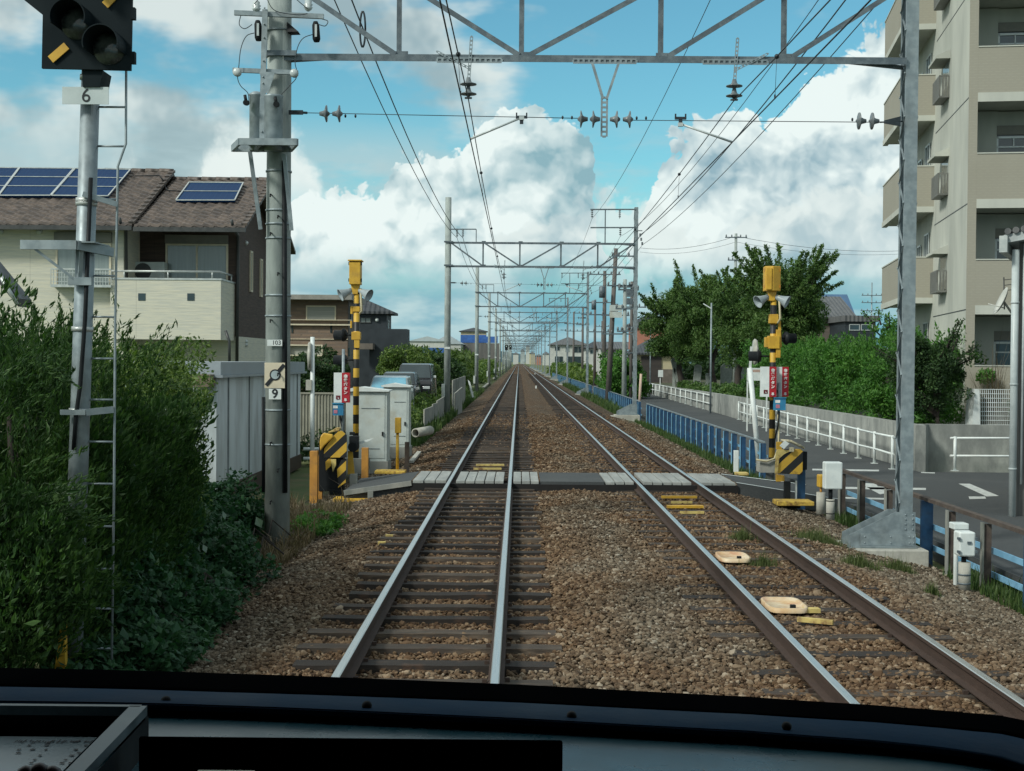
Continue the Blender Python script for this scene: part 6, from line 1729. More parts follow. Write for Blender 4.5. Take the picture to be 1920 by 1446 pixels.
# dry grass and weeds round the left crossing works
def ptsbox(x0, x1, y0, y1, zfn):
    def f(n):
        x = RS.uniform(x0, x1, n); y = RS.uniform(y0, y1, n); return np.stack([x, y, zfn(x, y)], 1)
    return f
def zg(x, y): return np.array([profile(a, b) for a, b in zip(x, y)]) - 0.01
grass('dry_grass', lambda n: (lambda q: q[(q[:, 1] < 24.4) | (q[:, 0] < -4.1)])(ptsbox(-5.6, -2.95, 17.0, 26.2, zg)(n)), 16000, 0.22, L_DRY, 'tangle of dry straw-coloured grass around the concrete pole and left barrier', lean=0.9, w=0.008)
mass('weed_patch', [(-3.35, -2.75, 20.0, 22.2, -0.5, lambda x, y: -0.2 + 0 * x)], 2600, 0.07, L_HEDGE, 'small bright green weed clump in front of the left barrier', 'weeds', K=16, rc=0.16, aspect=0.45)
mass('creeper_tip', [(-3.95, -3.7, 18.6, 20.2, -0.5, lambda x, y: 0.25 + 0 * x)], 2500, 0.06, L_VINE, 'outer end of the creeper growing against the foot of the concrete pole', 'creeper', K=16, rc=0.2, aspect=0.7)
mass('shrub', [(-5.9, -4.2, 36.5, 41.5, -0.5, lambda x, y: 0.2 + 0 * x)], 5000, 0.10, L_DARK, 'dark weeds growing between pale store and white cabinets', 'shrub', K=9, rc=0.35)
# ---- left, beyond the crossing
mass('garden_hedge', [(-9.2, -7.1, 52.0, 56.0, -0.5, lambda x, y: 2.3 + 0.25 * np.sin(x * 3))], 16000, 0.14, L_DARK, 'dark garden hedge before the tan brick house', 'hedge', K=22, rc=0.45)
tree('garden_tree', (-6.5, 78, -0.6), 1.0, (-6.3, 78, 1.45), (2.0, 1.4, 1.9), 60, 0.6, 18000, 0.15, L_BUSH, 'round dark green tree behind the parked cars', 'trees left of the line')
tree('garden_tree', (-5.2, 82, -0.6), 0.8, (-5.0, 82, 1.1), (1.5, 1.5, 1.5), 50, 0.6, 10000, 0.19, L_DARK, 'lower dark tree right of the black van, touching the second concrete pole', 'trees left of the line')
mass('bramble', [(-5.4, -4.0, 44, 62, -0.6, lambda x, y: 0.25 + 0.2 * np.sin(y * .9)), (-5.0, -4.2, 62, 84, -0.6, lambda x, y: 0.35 + 0.2 * np.sin(y * .5))], 20000, 0.13, L_BUSH, 'rough brambles along the slope behind the white cabinets', 'bramble', K=9, rc=0.45)
mass('reed_bed', [(-16, -5.0, 118, 150, -0.6, lambda x, y: 2.7 + 0.2 * np.sin(x) + 0.0 * y)], 26000, 0.38, L_FIELD, 'bright green reed bed below the grey wall', 'reeds', K=20, rc=0.9, kind='stuff')
mass('hedgerow', [(-8.5, -4.6, 100, 112, -0.6, lambda x, y: 1.5 + 0.3 * np.sin(y + x))], 12000, 0.26, L_DARK, 'dark hedgerow in front of the reeds', 'hedgerow', K=12, rc=0.6)
mass('hedgerow', [(-9.5, -4.9, 160, 300, -0.6, lambda x, y: 1.7 + 0.6 * np.sin(y * 0.2))], 16000, 0.5, L_BUSH, 'long distant hedgerow following the left poles to the horizon', 'hedgerow', K=3, rc=0.9)
grass('verge_grass', ptsbox(-5.6, -3.0, 42, 120, zg), 26000, 0.26, L_GRASS, 'rough grass on the left verge beyond the crossing', w=0.03)
grass('verge_grass', ptsbox(-9.5, -4.4, 60, 118, lambda x, y: -0.62 + 0 * x), 16000, 0.42, L_FIELD, 'pale meadow grass left of the second and third poles', w=0.05)
# ---- right
grass('verge_grass', ptsbox(5.25, 5.85, 28.8, 62, zg), 9000, 0.13, L_GRASS, 'thin grass strip at the foot of the blue slatted fence', w=0.012)
grass('verge_grass', ptsbox(4.9, 5.8, 66, 160, zg), 9000, 0.28, L_GRASS, 'distant grass strip right of the tracks', w=0.03)
grass('verge_grass', lambda n: (lambda q: q[(q[:, 1] < 18.0) | (q[:, 1] > 20.4)])(ptsbox(5.6, 6.15, 12.4, 25.0, zg)(n)), 6000, 0.15, L_GRASS, 'green grass growing through the old open fence', w=0.009)
def tuft(cx, cy, r):
    def f(n):
        a = RS.uniform(0, 2 * pi, n); q_ = r * np.abs(RS.normal(0, 0.5, n)); x = cx + q_ * np.cos(a); y = cy + q_ * np.sin(a) * 0.8; return np.stack([x, y, zg(x, y)], 1)
    return f
for (px, py, r, n, lab) in ((1535, 1022, 0.34, 900, 'largest grass tuft, just outside the right rail'), (1612, 1072, 0.22, 700, 'small grass tuft in front of the concrete plinth'), (1685, 1058, 0.22, 500, 'grass tuft against the near face of the concrete plinth'), (1748, 1108, 0.10, 200, 'tiny grass tuft nearest the camera on the right ballast'), (1392, 1025, 0.18, 350, 'sparse grass tuft between the right rails beside the upper pale plate'), (1430, 1078, 0.18, 260, 'thin grass tuft between the right rails, midway between the pale plates')):
    c = gnd(px, py, -0.28); grass('grass_tuft', tuft(c.x, c.y, r), n * 3, 0.105, L_TUFT, lab, 'grass tuft', w=0.0032, kind=None, group='grass tufts on the ballast')
# hedge above the retaining wall
def zH(x, y): return 2.75 + 0.22 * np.sin(y * 0.8) + 0.12 * np.sin(x * 3 + y)
mass('clipped_hedge', [(10.75, 13.0, 37.0, 66.0, 0.55, zH)], 95000, 0.115, L_HEDGE, 'long bright green hedge on top of the retaining wall', 'hedge', K=14, rc=0.42, aspect=0.4,
     extra=sprays(260, lambda: (RS.uniform(10.8, 12.6), RS.uniform(37.5, 65), RS.uniform(2.5, 2.9)), 0.45, 40, 0.10, (0, 0, 1.0), aspect=0.35, bend=0.0, jit=0.09))
c = at(1752, 700, 34.9)
tree('camellia_tree', (at(1778, 790, 35).x, 35.2, 0.38), 0.5, (c.x, 35.6, 1.85), (1.05, 0.9, 1.25), 46, 0.34, 17000, 0.075, L_DARK, 'dark glossy evergreen bush with a bare stem between column and apartments', 'trees and bushes right of the line', twigs=26, tr=0.07)
c = at(1664, 618, 44)
tree('garden_bush', (c.x, 44, 0.4), 1.2, (c.x + .1, 44, 2.9), (0.7, 0.7, 1.0), 14, 0.3, 2600, 0.09, L_HEDGE, 'slender pale shoot rising above the hedge behind the steel column', 'trees and bushes right of the line', tr=0.04, twigs=8)
# cherry trees
def cherry(px, py, Y, rx, rz, bpx, label, n, tw, K=70):
    c = at(px, py, Y); b = at(bpx, 712, Y)
    tree('cherry_tree', (b.x, Y, 0.3), c.z - rz * 0.75 - 0.3, (c.x, Y, c.z), (rx, rx * 0.8, rz), K, 0.80, int(n * 1.6), 0.15, L_CHER, label, 'cherry trees behind the path', twigs=tw, tr=0.26, aspect=0.45)
cherry(1272, 618, 96, 2.5, 2.9, 1276, 'leftmost cherry tree, its crown reaching over the garage roof', 26000, 26)
cherry(1335, 610, 92, 3.2, 3.3, 1336, 'second cherry tree from the left, behind the near lamp post', 30000, 28)
cherry(1405, 612, 86, 3.0, 3.2, 1378, 'third cherry tree from the left, behind the mirror post', 28000, 24)
cherry(1472, 596, 76, 2.2, 3.4, 1392, 'rightmost and tallest cherry tree with twiggy shoots above the crossing mast', 30000, 60)
mass('undergrowth', [(10.95, 13.2, 66, 94, 0.35, lambda x, y: 0.72 + 0.2 * np.sin(y * 1.1)), (15.5, 21.0, 80, 84, 0.35, lambda x, y: 1.6 + 0 * x)], 16000, 0.16, L_CHER, 'undergrowth below the cherry trees on the wall top', 'undergrowth', K=8, rc=0.35)
mass('roadside_bush', [(6.3, 9.0, 96, 103, -0.5, lambda x, y: 2.6 - 0.5 * (x - 7.2) ** 2 + 0.2 * np.sin(y))], 20000, 0.20, L_HEDGE, 'rounded green roadside bush left of the light concrete pole', 'bush', K=14, rc=0.6)
mass('hedgerow', [(6.4, 9.0, 150, 290, -0.5, lambda x, y: 1.3 + 0.5 * np.sin(y * 0.15))], 12000, 0.5, L_BUSH, 'low distant hedgerow along the right-hand road', 'hedgerow', K=3, rc=0.8)
mass('treetops', [(12, 60, 150, 170, -0.5, lambda x, y: 3.0 + 1.0 * np.sin(x * .4)), (-90, -14, 230, 260, -0.5, lambda x, y: 3.2 + 1.2 * np.sin(x * .23))], 40000, 0.7, L_DARK, 'far belt of dark trees closing the horizon on both sides', 'trees', K=30, rc=1.3, kind='stuff')
# reddish dry plume grass by the mesh fence
c = at(1862, 715, 35.9)
grass('plume_grass', tuft(c.x, 36.0, 0.55), 900, 1.05, L_DRY, 'reddish plume grass behind the white mesh fence', 'plume grass', lean=0.45, w=0.008, kind=None)
o = COL.objects['plume_grass']; o.location.z = 0.42

# ------------------------------------------------------------------ crossing equipment
def f_stripes(period, phase, horizontal=True, slant=1.0):
    def f(t, g, b):
        p = t.sep(g.outputs['Position'])
        v = p[2] if horizontal else t.m('SUBTRACT', p[2], t.m('MULTIPLY', p[0], slant))
        s = t.m('FRACT', t.m('ADD', t.m('MULTIPLY', v, 1.0 / period), phase))
        k = t.m('GREATER_THAN', s, 0.5)
        n = t.noise(g.outputs['Position'], 6, 4, 0.6)
        y = t.mix(n, (0.45, 0.27, 0.03), (0.66, 0.42, 0.05))
        c = t.mix(k, (0.012, 0.014, 0.015), y)
        c = t.mix(t.ss(n, 0.60, 0.75, 0, 0.5), c, (0.10, 0.07, 0.04))
        t.put(b.inputs['Base Color'], c); b.inputs['Roughness'].default_value = 0.5
    return f
STRM = custom('mast_stripes', f_stripes(0.42, 0.1))
STRB = custom('diagonal_stripes', f_stripes(0.36, 0.35, False, 0.95))
GREYH = mat('grey_horn', (0.30, 0.36, 0.38), (0.24, 0.29, 0.31), 5, 0.5)

def phone_sign(parent, px, py, Y, w, h, mirror=1):
    """the two-faced emergency sign: pale face and red face meeting at an edge"""
    c = at(px, py, Y); R = 0.0
    m = MB(); m.prism([(c.x - w * 0.5, Y + 0.0, c.z - h / 2), (c.x + 0.0, Y - 0.02, c.z - h / 2), (c.x + 0.0, Y + 0.16, c.z - h / 2), (c.x - w * 0.5, Y + 0.16, c.z - h / 2)], (0, 0, 0), (0, 0, h))
    o = m.build('sign_panel', WHITEP, parent)
    m = MB(); m.prism([(c.x + 0.002, Y - 0.02, c.z - h / 2), (c.x + w * 0.47, Y + 0.0, c.z - h / 2), (c.x + w * 0.47, Y + 0.16, c.z - h / 2), (c.x + 0.002, Y + 0.16, c.z - h / 2)], (0, 0, 0), (0, 0, h))
    r_ = m.build('red_panel', REDP, parent)
    s = w * 0.235
    for i, ch in enumerate('非常ボタン'):
        text_mesh('lettering', ch, s, (c.x + w * 0.235, Y - 0.024, c.z + h * 0.37 - i * h * 0.135), LETW, r_, bold=0.004)
    m = MB(); zz = c.z - h * 0.40; xx = c.x + w * 0.235
    m.prism([(xx - s * 0.28, Y - 0.024, zz + h * 0.045), (xx + s * 0.28, Y - 0.024, zz + h * 0.045), (xx + s * 0.28, Y - 0.024, zz - 0.01), (xx + s * 0.5, Y - 0.024, zz - 0.01), (xx, Y - 0.024, zz - h * 0.055), (xx - s * 0.5, Y - 0.024, zz - 0.01), (xx - s * 0.28, Y - 0.024, zz - 0.01)], (0, 0, 0), (0, 0.002, 0)); m.build('arrow', LETW, r_)
    m = MB(); zz = c.z - h * 0.33; xx = c.x - w * 0.22; m.box((xx - w * 0.13, Y - 0.022, zz - w * 0.12), (xx + w * 0.13, Y - 0.018, zz + w * 0.12)); q_ = m.build('pictogram', mat('dark_red', (0.16, 0.02, 0.03), None, 5, 0.5), o)
    m = MB(); m.prism([(xx - w * 0.02, Y - 0.026, zz + w * .05), (xx + w * 0.07, Y - 0.026, zz - w * .1), (xx - w * 0.01, Y - 0.026, zz - w * .07)], (0, 0, 0), (0, 0.003, 0)); m.build('hand_mark', LETW, q_)
def call_box(parent, px, py, Y, w, h):
    c = at(px, py, Y); m = MB(); m.box((c.x - w / 2, Y - 0.12, c.z - h / 2), (c.x + w / 2, Y + 0.08, c.z + h / 2)); m.box((c.x - w / 2 - 0.01, Y - 0.14, c.z + h / 2 + 0.001), (c.x + w / 2 + 0.01, Y + 0.08, c.z + h / 2 + 0.02))
    o = m.build('call_box', BLUEP, parent)
    m = MB(); m.box((c.x - w * 0.45, Y - 0.126, c.z + h * 0.12), (c.x - w * 0.02, Y - 0.121, c.z + h * 0.36)); m.build('label_strip', LETW, o)
    m = MB(); m.box((c.x - w * 0.40, Y - 0.126, c.z - h * 0.32), (c.x - w * 0.05, Y - 0.121, c.z - h * 0.02)); m.build('push_button_mark', mat('pink_print', (0.55, 0.20, 0.28), None, 5, 0.5), o)

def crossing_mast(px, pyb, pyt, Y, label, right):
    b = at(px, pyb, Y); t = at(px, pyt, Y)
    root = thing('crossing_mast', (b.x, Y, b.z), label, 'crossing warning mast', 'yellow and black crossing masts')
    S = Y / 2560.0
    m = MB(); m.cyl((b.x, Y, b.z - 0.1), (b.x, Y, t.z - 0.5), 0.068, 16); m.build('striped_pole', STRM, root)
    # head box
    hw, hh = (26 * S / 2 if right else 21 * S / 2), 46 * S
    m = MB()
    if right:
        m.prism([(t.x - hw - 0.02, Y - 0.13, t.z - hh), (t.x + 0.0, Y - 0.20, t.z - hh), (t.x + hw + 0.03, Y - 0.10, t.z - hh), (t.x + hw, Y + 0.2, t.z - hh), (t.x - hw, Y + 0.2, t.z - hh)], (0, 0, 0), (0, 0, hh))
        m.box((t.x - 0.16, Y - 0.22, t.z - hh * 0.96), (t.x - 0.03, Y - 0.17, t.z - 0.04))
    else:
        m.box((t.x - hw, Y - 0.18, t.z - hh), (t.x + hw, Y + 0.16, t.z - 0.05)); m.box((t.x - hw - 0.03, Y - 0.21, t.z - 0.035), (t.x + hw + 0.03, Y + 0.19, t.z))
    m.prism([(t.x - 0.10, Y - 0.09, t.z - hh - 0.001), (t.x + 0.10, Y - 0.09, t.z - hh - 0.001), (t.x + 0.06, Y - 0.09, t.z - hh - 0.22), (t.x - 0.06, Y - 0.09, t.z - hh - 0.22)], (0, 0, 0), (0, 0.17, 0))
    h_ = m.build('speaker_box', YEL, root, bevel=0.012)
    m = MB()
    for s in (-1, 1):
        for k in (0.15, 0.82): m.cbox((t.x + s * (hw + 0.012), Y - 0.08, t.z - hh * k), (0.02, 0.10, 0.07))
    m.build('hinge', BLACKM if not right else YELO, h_)
    for s in (-1, 1):
        m = MB(); dirv = (s * 0.82, -0.35, -0.42); m.lathe((t.x + s * 0.08, Y - 0.04, t.z - hh - 0.12), dirv, [(0, 0.0), (0, 0.05), (0.08, 0.065), (0.17, 0.09), (0.28, 0.135), (0.30, 0.15), (0.29, 0.13), (0.17, 0.07), (0.10, 0.0)], 18)
        m.build('horn_speaker', GREYH, root)
    # lamp heads seen from the side and back, and cable trunking
    z1 = at(px, pyt + (98 if right else 92), Y).z; z2 = at(px, pyt + 142, Y).z; z3 = at(px, pyt + (158 if right else 150), Y).z
    m = MB(); m.cbox((b.x, Y, z1), (0.19, 0.20, 0.20) if right else (0.16, 0.16, 0.12)); m.cbox((b.x - 0.0, Y - 0.02, z2), (0.24, 0.22, 0.28) if right else (0.20, 0.2, 0.18)); 
    if right: m.cbox((b.x - 0.14, Y - 0.02, z2), (0.10, 0.16, 0.22)); m.cbox((b.x + 0.10, Y - 0.05, z2 - 0.03), (0.10, 0.10, 0.62)); m.prism([(b.x + 0.09, Y - 0.03, z1 + 0.02), (b.x + 0.16, Y - 0.03, z1 - 0.05), (b.x + 0.19, Y - 0.03, z1 - 0.62), (b.x + 0.13, Y - 0.03, z1 - 0.62)], (0, 0, 0), (0, 0.05, 0))
    else: m.cbox((b.x - 0.11, Y + 0.0, z1 - 0.02), (0.05, 0.10, 0.18)); m.cbox((b.x - 0.12, Y, z1 - 0.35), (0.04, 0.08, 0.16)); m.cbox((b.x + 0.02, Y - 0.05, z3 - 0.05), (0.12, 0.12, 0.26))
    m.build('junction_box', YEL, root, bevel=0.008)
    lamps = ((-1, z3 - 0.12), (1, z3 + 0.28)) if right else ((-1, z2 + 0.02), (-1, z3 - 0.45))
    for (s, zz) in lamps:
        m = MB(); m.cyl((b.x, Y + 0.05, zz), (b.x + s * 0.30, Y + 0.05, zz), 0.02, 6)
        m.lathe((b.x + s * 0.30, Y + 0.10, zz), (s * 0.9, 0.2, 0), [(-0.06, 0), (-0.06, 0.10), (0.0, 0.15), (0.02, 0.15), (0.02, 0.11), (0.22, 0.11), (0.22, 0.10), (0.02, 0.09), (0.02, 0)], 18)
        m.build('warning_lamp', BLACKM, root)
    m = MB(); cc = [Vector((b.x + 0.10, Y - 0.1, t.z - hh - 0.1)), Vector((b.x + 0.13, Y - 0.12, t.z - hh - 0.6)), Vector((b.x + 0.08, Y - 0.1, z1 - 0.1))]
    if right: m.tube([Vector((b.x + 0.11, Y - 0.1, z3 - 1.4)), Vector((b.x + 0.12, Y - 0.15, b.z + 0.75)), Vector((b.x + 0.10, Y - 0.22, b.z + 0.38)), Vector((b.x + 0.0, Y - 0.3, b.z + 0.16)), Vector((b.x - 0.18, Y - 0.32, b.z + 0.10)), Vector((b.x - 0.40, Y - 0.32, b.z + 0.14))], 0.022, 8)
    m.tube(cc, 0.025, 8); m.build('cable', mat('cream_conduit', (0.50, 0.45, 0.28), None, 4, 0.5), root)
    if right: m = MB(); m.cyl((b.x + 0.13, Y - 0.05, b.z - 0.1), (b.x + 0.13, Y - 0.05, z3 - 0.7), 0.032, 8); m.build('conduit', GALV, root)
    m = MB(); m.cbox((b.x, Y, b.z - 0.02), (0.6, 0.5, 0.26)); m.build('foundation', CONC2, root)
    return root
MR = crossing_mast(1447, 872, 500, 30.2, 'striped crossing mast on the right, with twin emergency signs and a leaning mirror beside', True)
ML = crossing_mast(667, 868, 488, 31.0, 'striped crossing mast on the left, in front of the pale cabinets', False)
phone_sign(MR, 1442, 716, 29.95, 0.34, 0.66); phone_sign(MR, 1466, 716, 30.25, 0.32, 0.66); call_box(MR, 1461, 758, 30.0, 0.24, 0.26)
mm = MB(); p_ = at(1461, 772, 30); mm.tube([(p_.x, 30, p_.z), (p_.x - 0.02, 30.02, p_.z - 0.3), (p_.x - 0.10, 30.05, p_.z - 0.7)], 0.018, 6); mm.build('cable', BLACKM, MR)
YS = 30.4
c = at(643, 727, YS); sgn_ = thing('emergency_sign_post', (c.x, YS, -0.4), 'grey post with red and white emergency sign and small blue call box', 'sign post')
phone_sign(sgn_, 641, 727, YS - 0.2, 0.36, 0.66); call_box(sgn_, 635, 768, YS - 0.2, 0.23, 0.25)
a, b = at(644, 655, YS), at(645, 880, YS); m = MB(); m.cyl((a.x, YS, b.z), (a.x, YS, a.z), 0.035, 10); m.build('post', GALV, sgn_)
m = MB(); q0 = at(637, 778, YS); m.tube([(q0.x, YS, q0.z), (q0.x + 0.04, YS, q0.z - 0.2), (q0.x + 0.10, YS, q0.z - 0.4)], 0.025, 6); m.build('cable', BLACKM, sgn_)
a, b = at(586, 632, 29.0), at(586, 848, 29.0); wp = thing('white_mirror_post', (b.x, 29.0, -0.45), 'white post left of the sign post with a round mirror seen edge-on', 'traffic mirror')
m = MB(); m.cyl((b.x, 29.0, -0.5), (a.x, 29.0, a.z), 0.045, 12); m.build('post', WHITEP, wp)
c = at(580, 668, 29.0); m = MB(); m.lathe(c, (-1, -0.15, 0), [(-0.04, 0.0), (-0.04, 0.28), (0.0, 0.31), (0.03, 0.28), (0.05, 0.0)], 22); c2 = at(580, 722, 29.0); m.cbox((c2.x, 29, c2.z), (0.12, 0.2, 0.22)); m.build('mirror', mat('mirror_grey', (0.42, 0.42, 0.36)), wp)

def P(px, py, Y): return tuple(at(px, py, Y))
# ---- barrier machine, left (crumpled striped board, yellow plates, dark head)
YL = 26.9
root = thing('barrier_machine', (at(635, 925, YL).x, YL, -0.45), 'left barrier machine wrapped in bent yellow and black striped boards', 'barrier machine', 'barrier machines at the crossing')
def pl(name, pts, Y, th, mt, parent=root, bev=0.0):
    m = MB(); m.prism([P(x, y, Y) for x, y in reversed(pts)], (0, 0, 0), (0, th, 0)); return m.build(name, mt, parent, bevel=bev)
pl('striped_board', [(607, 858), (650, 858), (650, 816), (641, 808), (630, 810), (618, 828), (608, 842)], YL - 0.20, 0.03, STRB)
pl('striped_skirt', [(634, 915), (648, 905), (649, 860), (640, 862), (632, 880)], YL - 0.16, 0.03, STRB)
pl('striped_flap', [(611, 886), (621, 872), (621, 860), (610, 860)], YL - 0.18, 0.03, STRB)
pl('yellow_hood', [(600, 846), (608, 836), (625, 820), (623, 815), (606, 812), (601, 818), (599, 830)], YL - 0.26, 0.12, YEL, bev=0.02)
pl('yellow_cap', [(616, 812), (636, 808), (637, 803), (630, 802), (624, 806), (615, 810)], YL - 0.10, 0.2, YELF, bev=0.01)
pl('yellow_side_plate', [(652, 890), (665, 888), (661, 846), (652, 846)], YL + 0.10, 0.02, YEL)
pl('yellow_tongue', [(624, 885), (630, 872), (630, 861), (620, 861)], YL - 0.19, 0.02, YELF)
m = MB(); m.box((P(604, 0, YL)[0], YL - 0.12, P(0, 915, YL)[2]), (P(650, 0, YL)[0], YL + 0.15, P(0, 820, YL)[2])); 
c = P(662, 838, YL); m.cyl((c[0], YL - 0.05, c[2]), (c[0], YL + 0.25, c[2]), 0.10, 14); m.cbox((c[0] + 0.01, YL + 0.1, c[2] + 0.10), (0.18, 0.2, 0.22)); m.cbox((c[0] - 0.03, YL + 0.1, c[2] + 0.26), (0.10, 0.1, 0.06))
m.cbox((P(640, 0, YL)[0], YL, -0.36), (0.35, 0.3, 0.10)); m.build('machine_housing', BLACKM, root, bevel=0.01)
c = P(603, 902, YL); m = MB(); m.box((P(608, 0, YL)[0] - 0.13, YL - 0.1, -0.5), (P(608, 0, YL)[0] + 0.02, YL + 0.02, P(0, 850, YL)[2])); m.build('yellow_leg', YELO, root)
o = pl('barrier_arm_stub', [(668, 832), (671, 829), (694, 823), (700, 822), (692, 827), (673, 834)], YL + 0.2, 0.04, WHITEP)
m = MB(); m.prism([P(655, 950, YL + .0), P(670, 950, YL + .0), P(669, 889, YL + .0), P(655, 889, YL + .0)], (0, 0, 0), (0, 0.16, 0)); m.build('concrete_block', CONC2, root, bevel=0.01)
YELR = mat('rusting_yellow_paint', (0.68, 0.48, 0.08), (0.50, 0.32, 0.06), 14, 0.8, dirt=(0.10, 0.035, 0.02), dscale=8, damt=0.9)
def base_slab(px0, px1, py0, py1, Y, dep, label, mt=YELF, skew=0.0):
    a, b = at(px0, py1, Y), at(px1, py1, Y); zt_ = at(px0, py1 - (py1 - py0) * 0.45, Y).z
    m = MB(); m.prism([(a.x, Y, a.z), (b.x, Y, b.z), (b.x, Y, zt_), (a.x, Y, zt_)], (0, 0, 0), (skew, dep, 0)); o = m.build('yellow_block', mt, bevel=0.012); tag(o, label, 'painted block', 'yellow painted blocks at the crossing'); return o
base_slab(624, 692, 926, 942, 25.4, 0.42, 'bright yellow block on the ground in front of the left barrier', YEL)
base_slab(702, 759, 876, 889, 30.0, 0.5, 'rust-stained yellow block at the foot of the thin yellow post', YELR)
base_slab(1458, 1527, 930, 949, 24.3, 0.5, 'chipped rust-stained yellow block below the right striped board', YELR)
base_slab(1381, 1404, 880, 892, 29.0, 0.3, 'small yellow block beside the short white stub, right of the tracks')
def post(px, py0, py1, Y, w, mt, label, name='yellow_post', d=None, cat='post'):
    a, b = at(px, py0, Y), at(px, py1, Y); m = MB(); m.box((a.x - w / 2, Y, b.z - 0.1), (a.x + w / 2, Y + (d or w), a.z)); o = m.build(name, mt, bevel=0.006); tag(o, label, cat); return o
post(588, 846, 935, 26.4, 0.15, YELO, 'weathered yellow post left of the barrier machine, standing in dry grass')
post(684, 840, 900, 28.6, 0.14, YELO, 'orange-yellow post between barrier machine and pale cabinet')
t1 = thing('detector_post', (at(746, 880, 30.3).x, 30.3, -0.2), 'thin yellow post topped by a yellow box beside the cabinets', 'detector post')
a, b = at(744, 812, 30.3), at(745, 880, 30.3); m = MB(); m.cyl((b.x, 30.3, b.z), (b.x, 30.3, a.z), 0.035, 10); m.build('post', YEL, t1)
a, b = at(741, 783, 30.3), at(752, 812, 30.3); m = MB(); m.box((a.x, 30.22, b.z), (b.x, 30.38, a.z)); m.build('sensor_box', YEL, t1, bevel=0.01)
post(763, 829, 880, 30.6, 0.10, RUSTY, 'rusty brown stub post right of the thin yellow post', 'rusty_post')
t1 = thing('white_rail', (-4.6, 29.3, -0.4), 'low white double bar left of the barrier machine', 'guard rail')
for py in (842, 860): a, b = at(569, py, 29.4), at(602, py, 29.4); m = MB(); m.cyl(a, b, 0.035, 8); m.build('bar', WHITEP, t1)
# cabinets
def cabinet(px0, px1, py0, py1, Y, dep, label, roofx=0.05):
    a, b = at(px0, py0, Y), at(px1, py1, Y)
    root = thing('relay_cabinet', ((a.x + b.x) / 2, Y, b.z), label, 'equipment cabinet', 'pale equipment cabinets left of the crossing')
    m = MB(); m.box((a.x, Y, b.z - 0.3), (b.x, Y + dep, a.z)); m.build('body', CABW, root, bevel=0.008)
    m = MB(); zm = a.z + 0.08; xm = a.x + (b.x - a.x) * 0.35
    m.prism([(a.x - roofx, Y - 0.08, a.z + 0.002), (b.x + roofx, Y - 0.08, a.z + 0.002), (b.x + roofx, Y - 0.08, a.z + 0.03), (xm, Y - 0.08, zm + 0.03), (a.x - roofx, Y - 0.08, a.z + 0.05)], (0, 0, 0), (0, dep + 0.16, 0)); m.build('lid', WHITEP, root)
    m = MB(); xd = a.x + (b.x - a.x) * 0.30; t = 0.012
    m.box((xd, Y - t, b.z + 0.12), (b.x - 0.05, Y - 0.001, a.z - 0.07)); o = m.build('door', CABW, root, bevel=0.004)
    m = MB(); m.cbox((b.x - 0.10, Y - 0.03, (a.z + b.z) / 2 - 0.15), (0.035, 0.035, 0.10)); m.build('handle', BLACKM, o)
    m = MB()
    for z in (b.z + 0.35, a.z - 0.40): m.cbox(((a.x + b.x) / 2 + 0.1, Y - 0.018, z), ((b.x - a.x) * 0.45, 0.010, 0.012))
    m.build('hinge_strap', GALVD, o)
    m = MB(); m.box((a.x - 0.03, Y - 0.05, b.z - 0.25), (b.x + 0.03, Y + dep + 0.05, b.z + 0.05)); m.build('plinth', CONC2, root)
    return root
cabinet(649, 725, 734, 869, 32.6, 0.8, 'nearer pale green-grey relay cabinet, behind the striped mast')
cabinet(719, 766, 726, 842, 37.0, 0.8, 'farther pale green-grey relay cabinet, partly hidden by the nearer one')
c = at(779, 812, 39.0); m = MB(); m.lathe(c, (0.45, 1, 0.05), [(0.0, 0.105), (0.0, 0.13), (0.9, 0.13), (0.9, 0.105), (0.0, 0.105)], 18); tag(m.build('concrete_pipe', CONC3), 'short open pale pipe lying right of the cabinets', 'pipe')
# corrugated fence behind
m = MB(); YF = 38.5; a, b = at(563, 739, YF), at(650, 792, YF); n = 60
vs = []
for i in range(n + 1):
    x = a.x + (b.x - a.x) * i / n; d_ = 0.03 * (1 if (i // 2) % 2 else 0); vs += [(x, YF + d_, -0.6), (x, YF + d_, a.z)]
m.add(vs, [(2 * i, 2 * i + 2, 2 * i + 3, 2 * i + 1) for i in range(n)]); m.box((a.x, YF - 0.02, a.z + 0.001), (b.x, YF + 0.08, a.z + 0.05))
tag(m.build('corrugated_fence', mat('beige_corrugated', (0.30, 0.30, 0.24), (0.25, 0.25, 0.20), 2, 0.6)), 'beige corrugated sheet fence behind the emergency sign post', 'fence')
# concrete board fence and trough lids along the left edge beyond the crossing
m = MB()
for (px0, px1, pt0, pt1, Y) in ((796, 812, 768, 762, 53), (812, 820, 758, 756, 56), (820, 833, 752, 744, 58)):
    a, b = at(px0, pt0, Y), at(px1, pt1, Y + 2); m.prism([(a.x, Y, -0.6), (b.x, Y + 2, -0.6), (b.x, Y + 2, b.z), (a.x, Y, a.z)], (0, 0, 0), (-0.05, 0.06, 0))
tag(m.build('board_fence', CONC2), 'low fence of weathered concrete boards left of the second concrete pole', 'fence')
m = MB()
for (px0, px1, pt0, pt1, pb, Y) in ((849, 873, 713, 705, 735, 75), (853, 867, 738, 726, 760, 66)):
    a, b = at(px0, pt0, Y), at(px1, pt1, Y + 4); m.prism([(a.x, Y, -0.6), (b.x, Y + 4, -0.6), (b.x, Y + 4, b.z), (a.x, Y, a.z)], (0, 0, 0), (-0.05, 0.06, 0))
tag(m.build('board_wall', CONC2), 'grey board wall fragments right of the second concrete pole', 'wall')
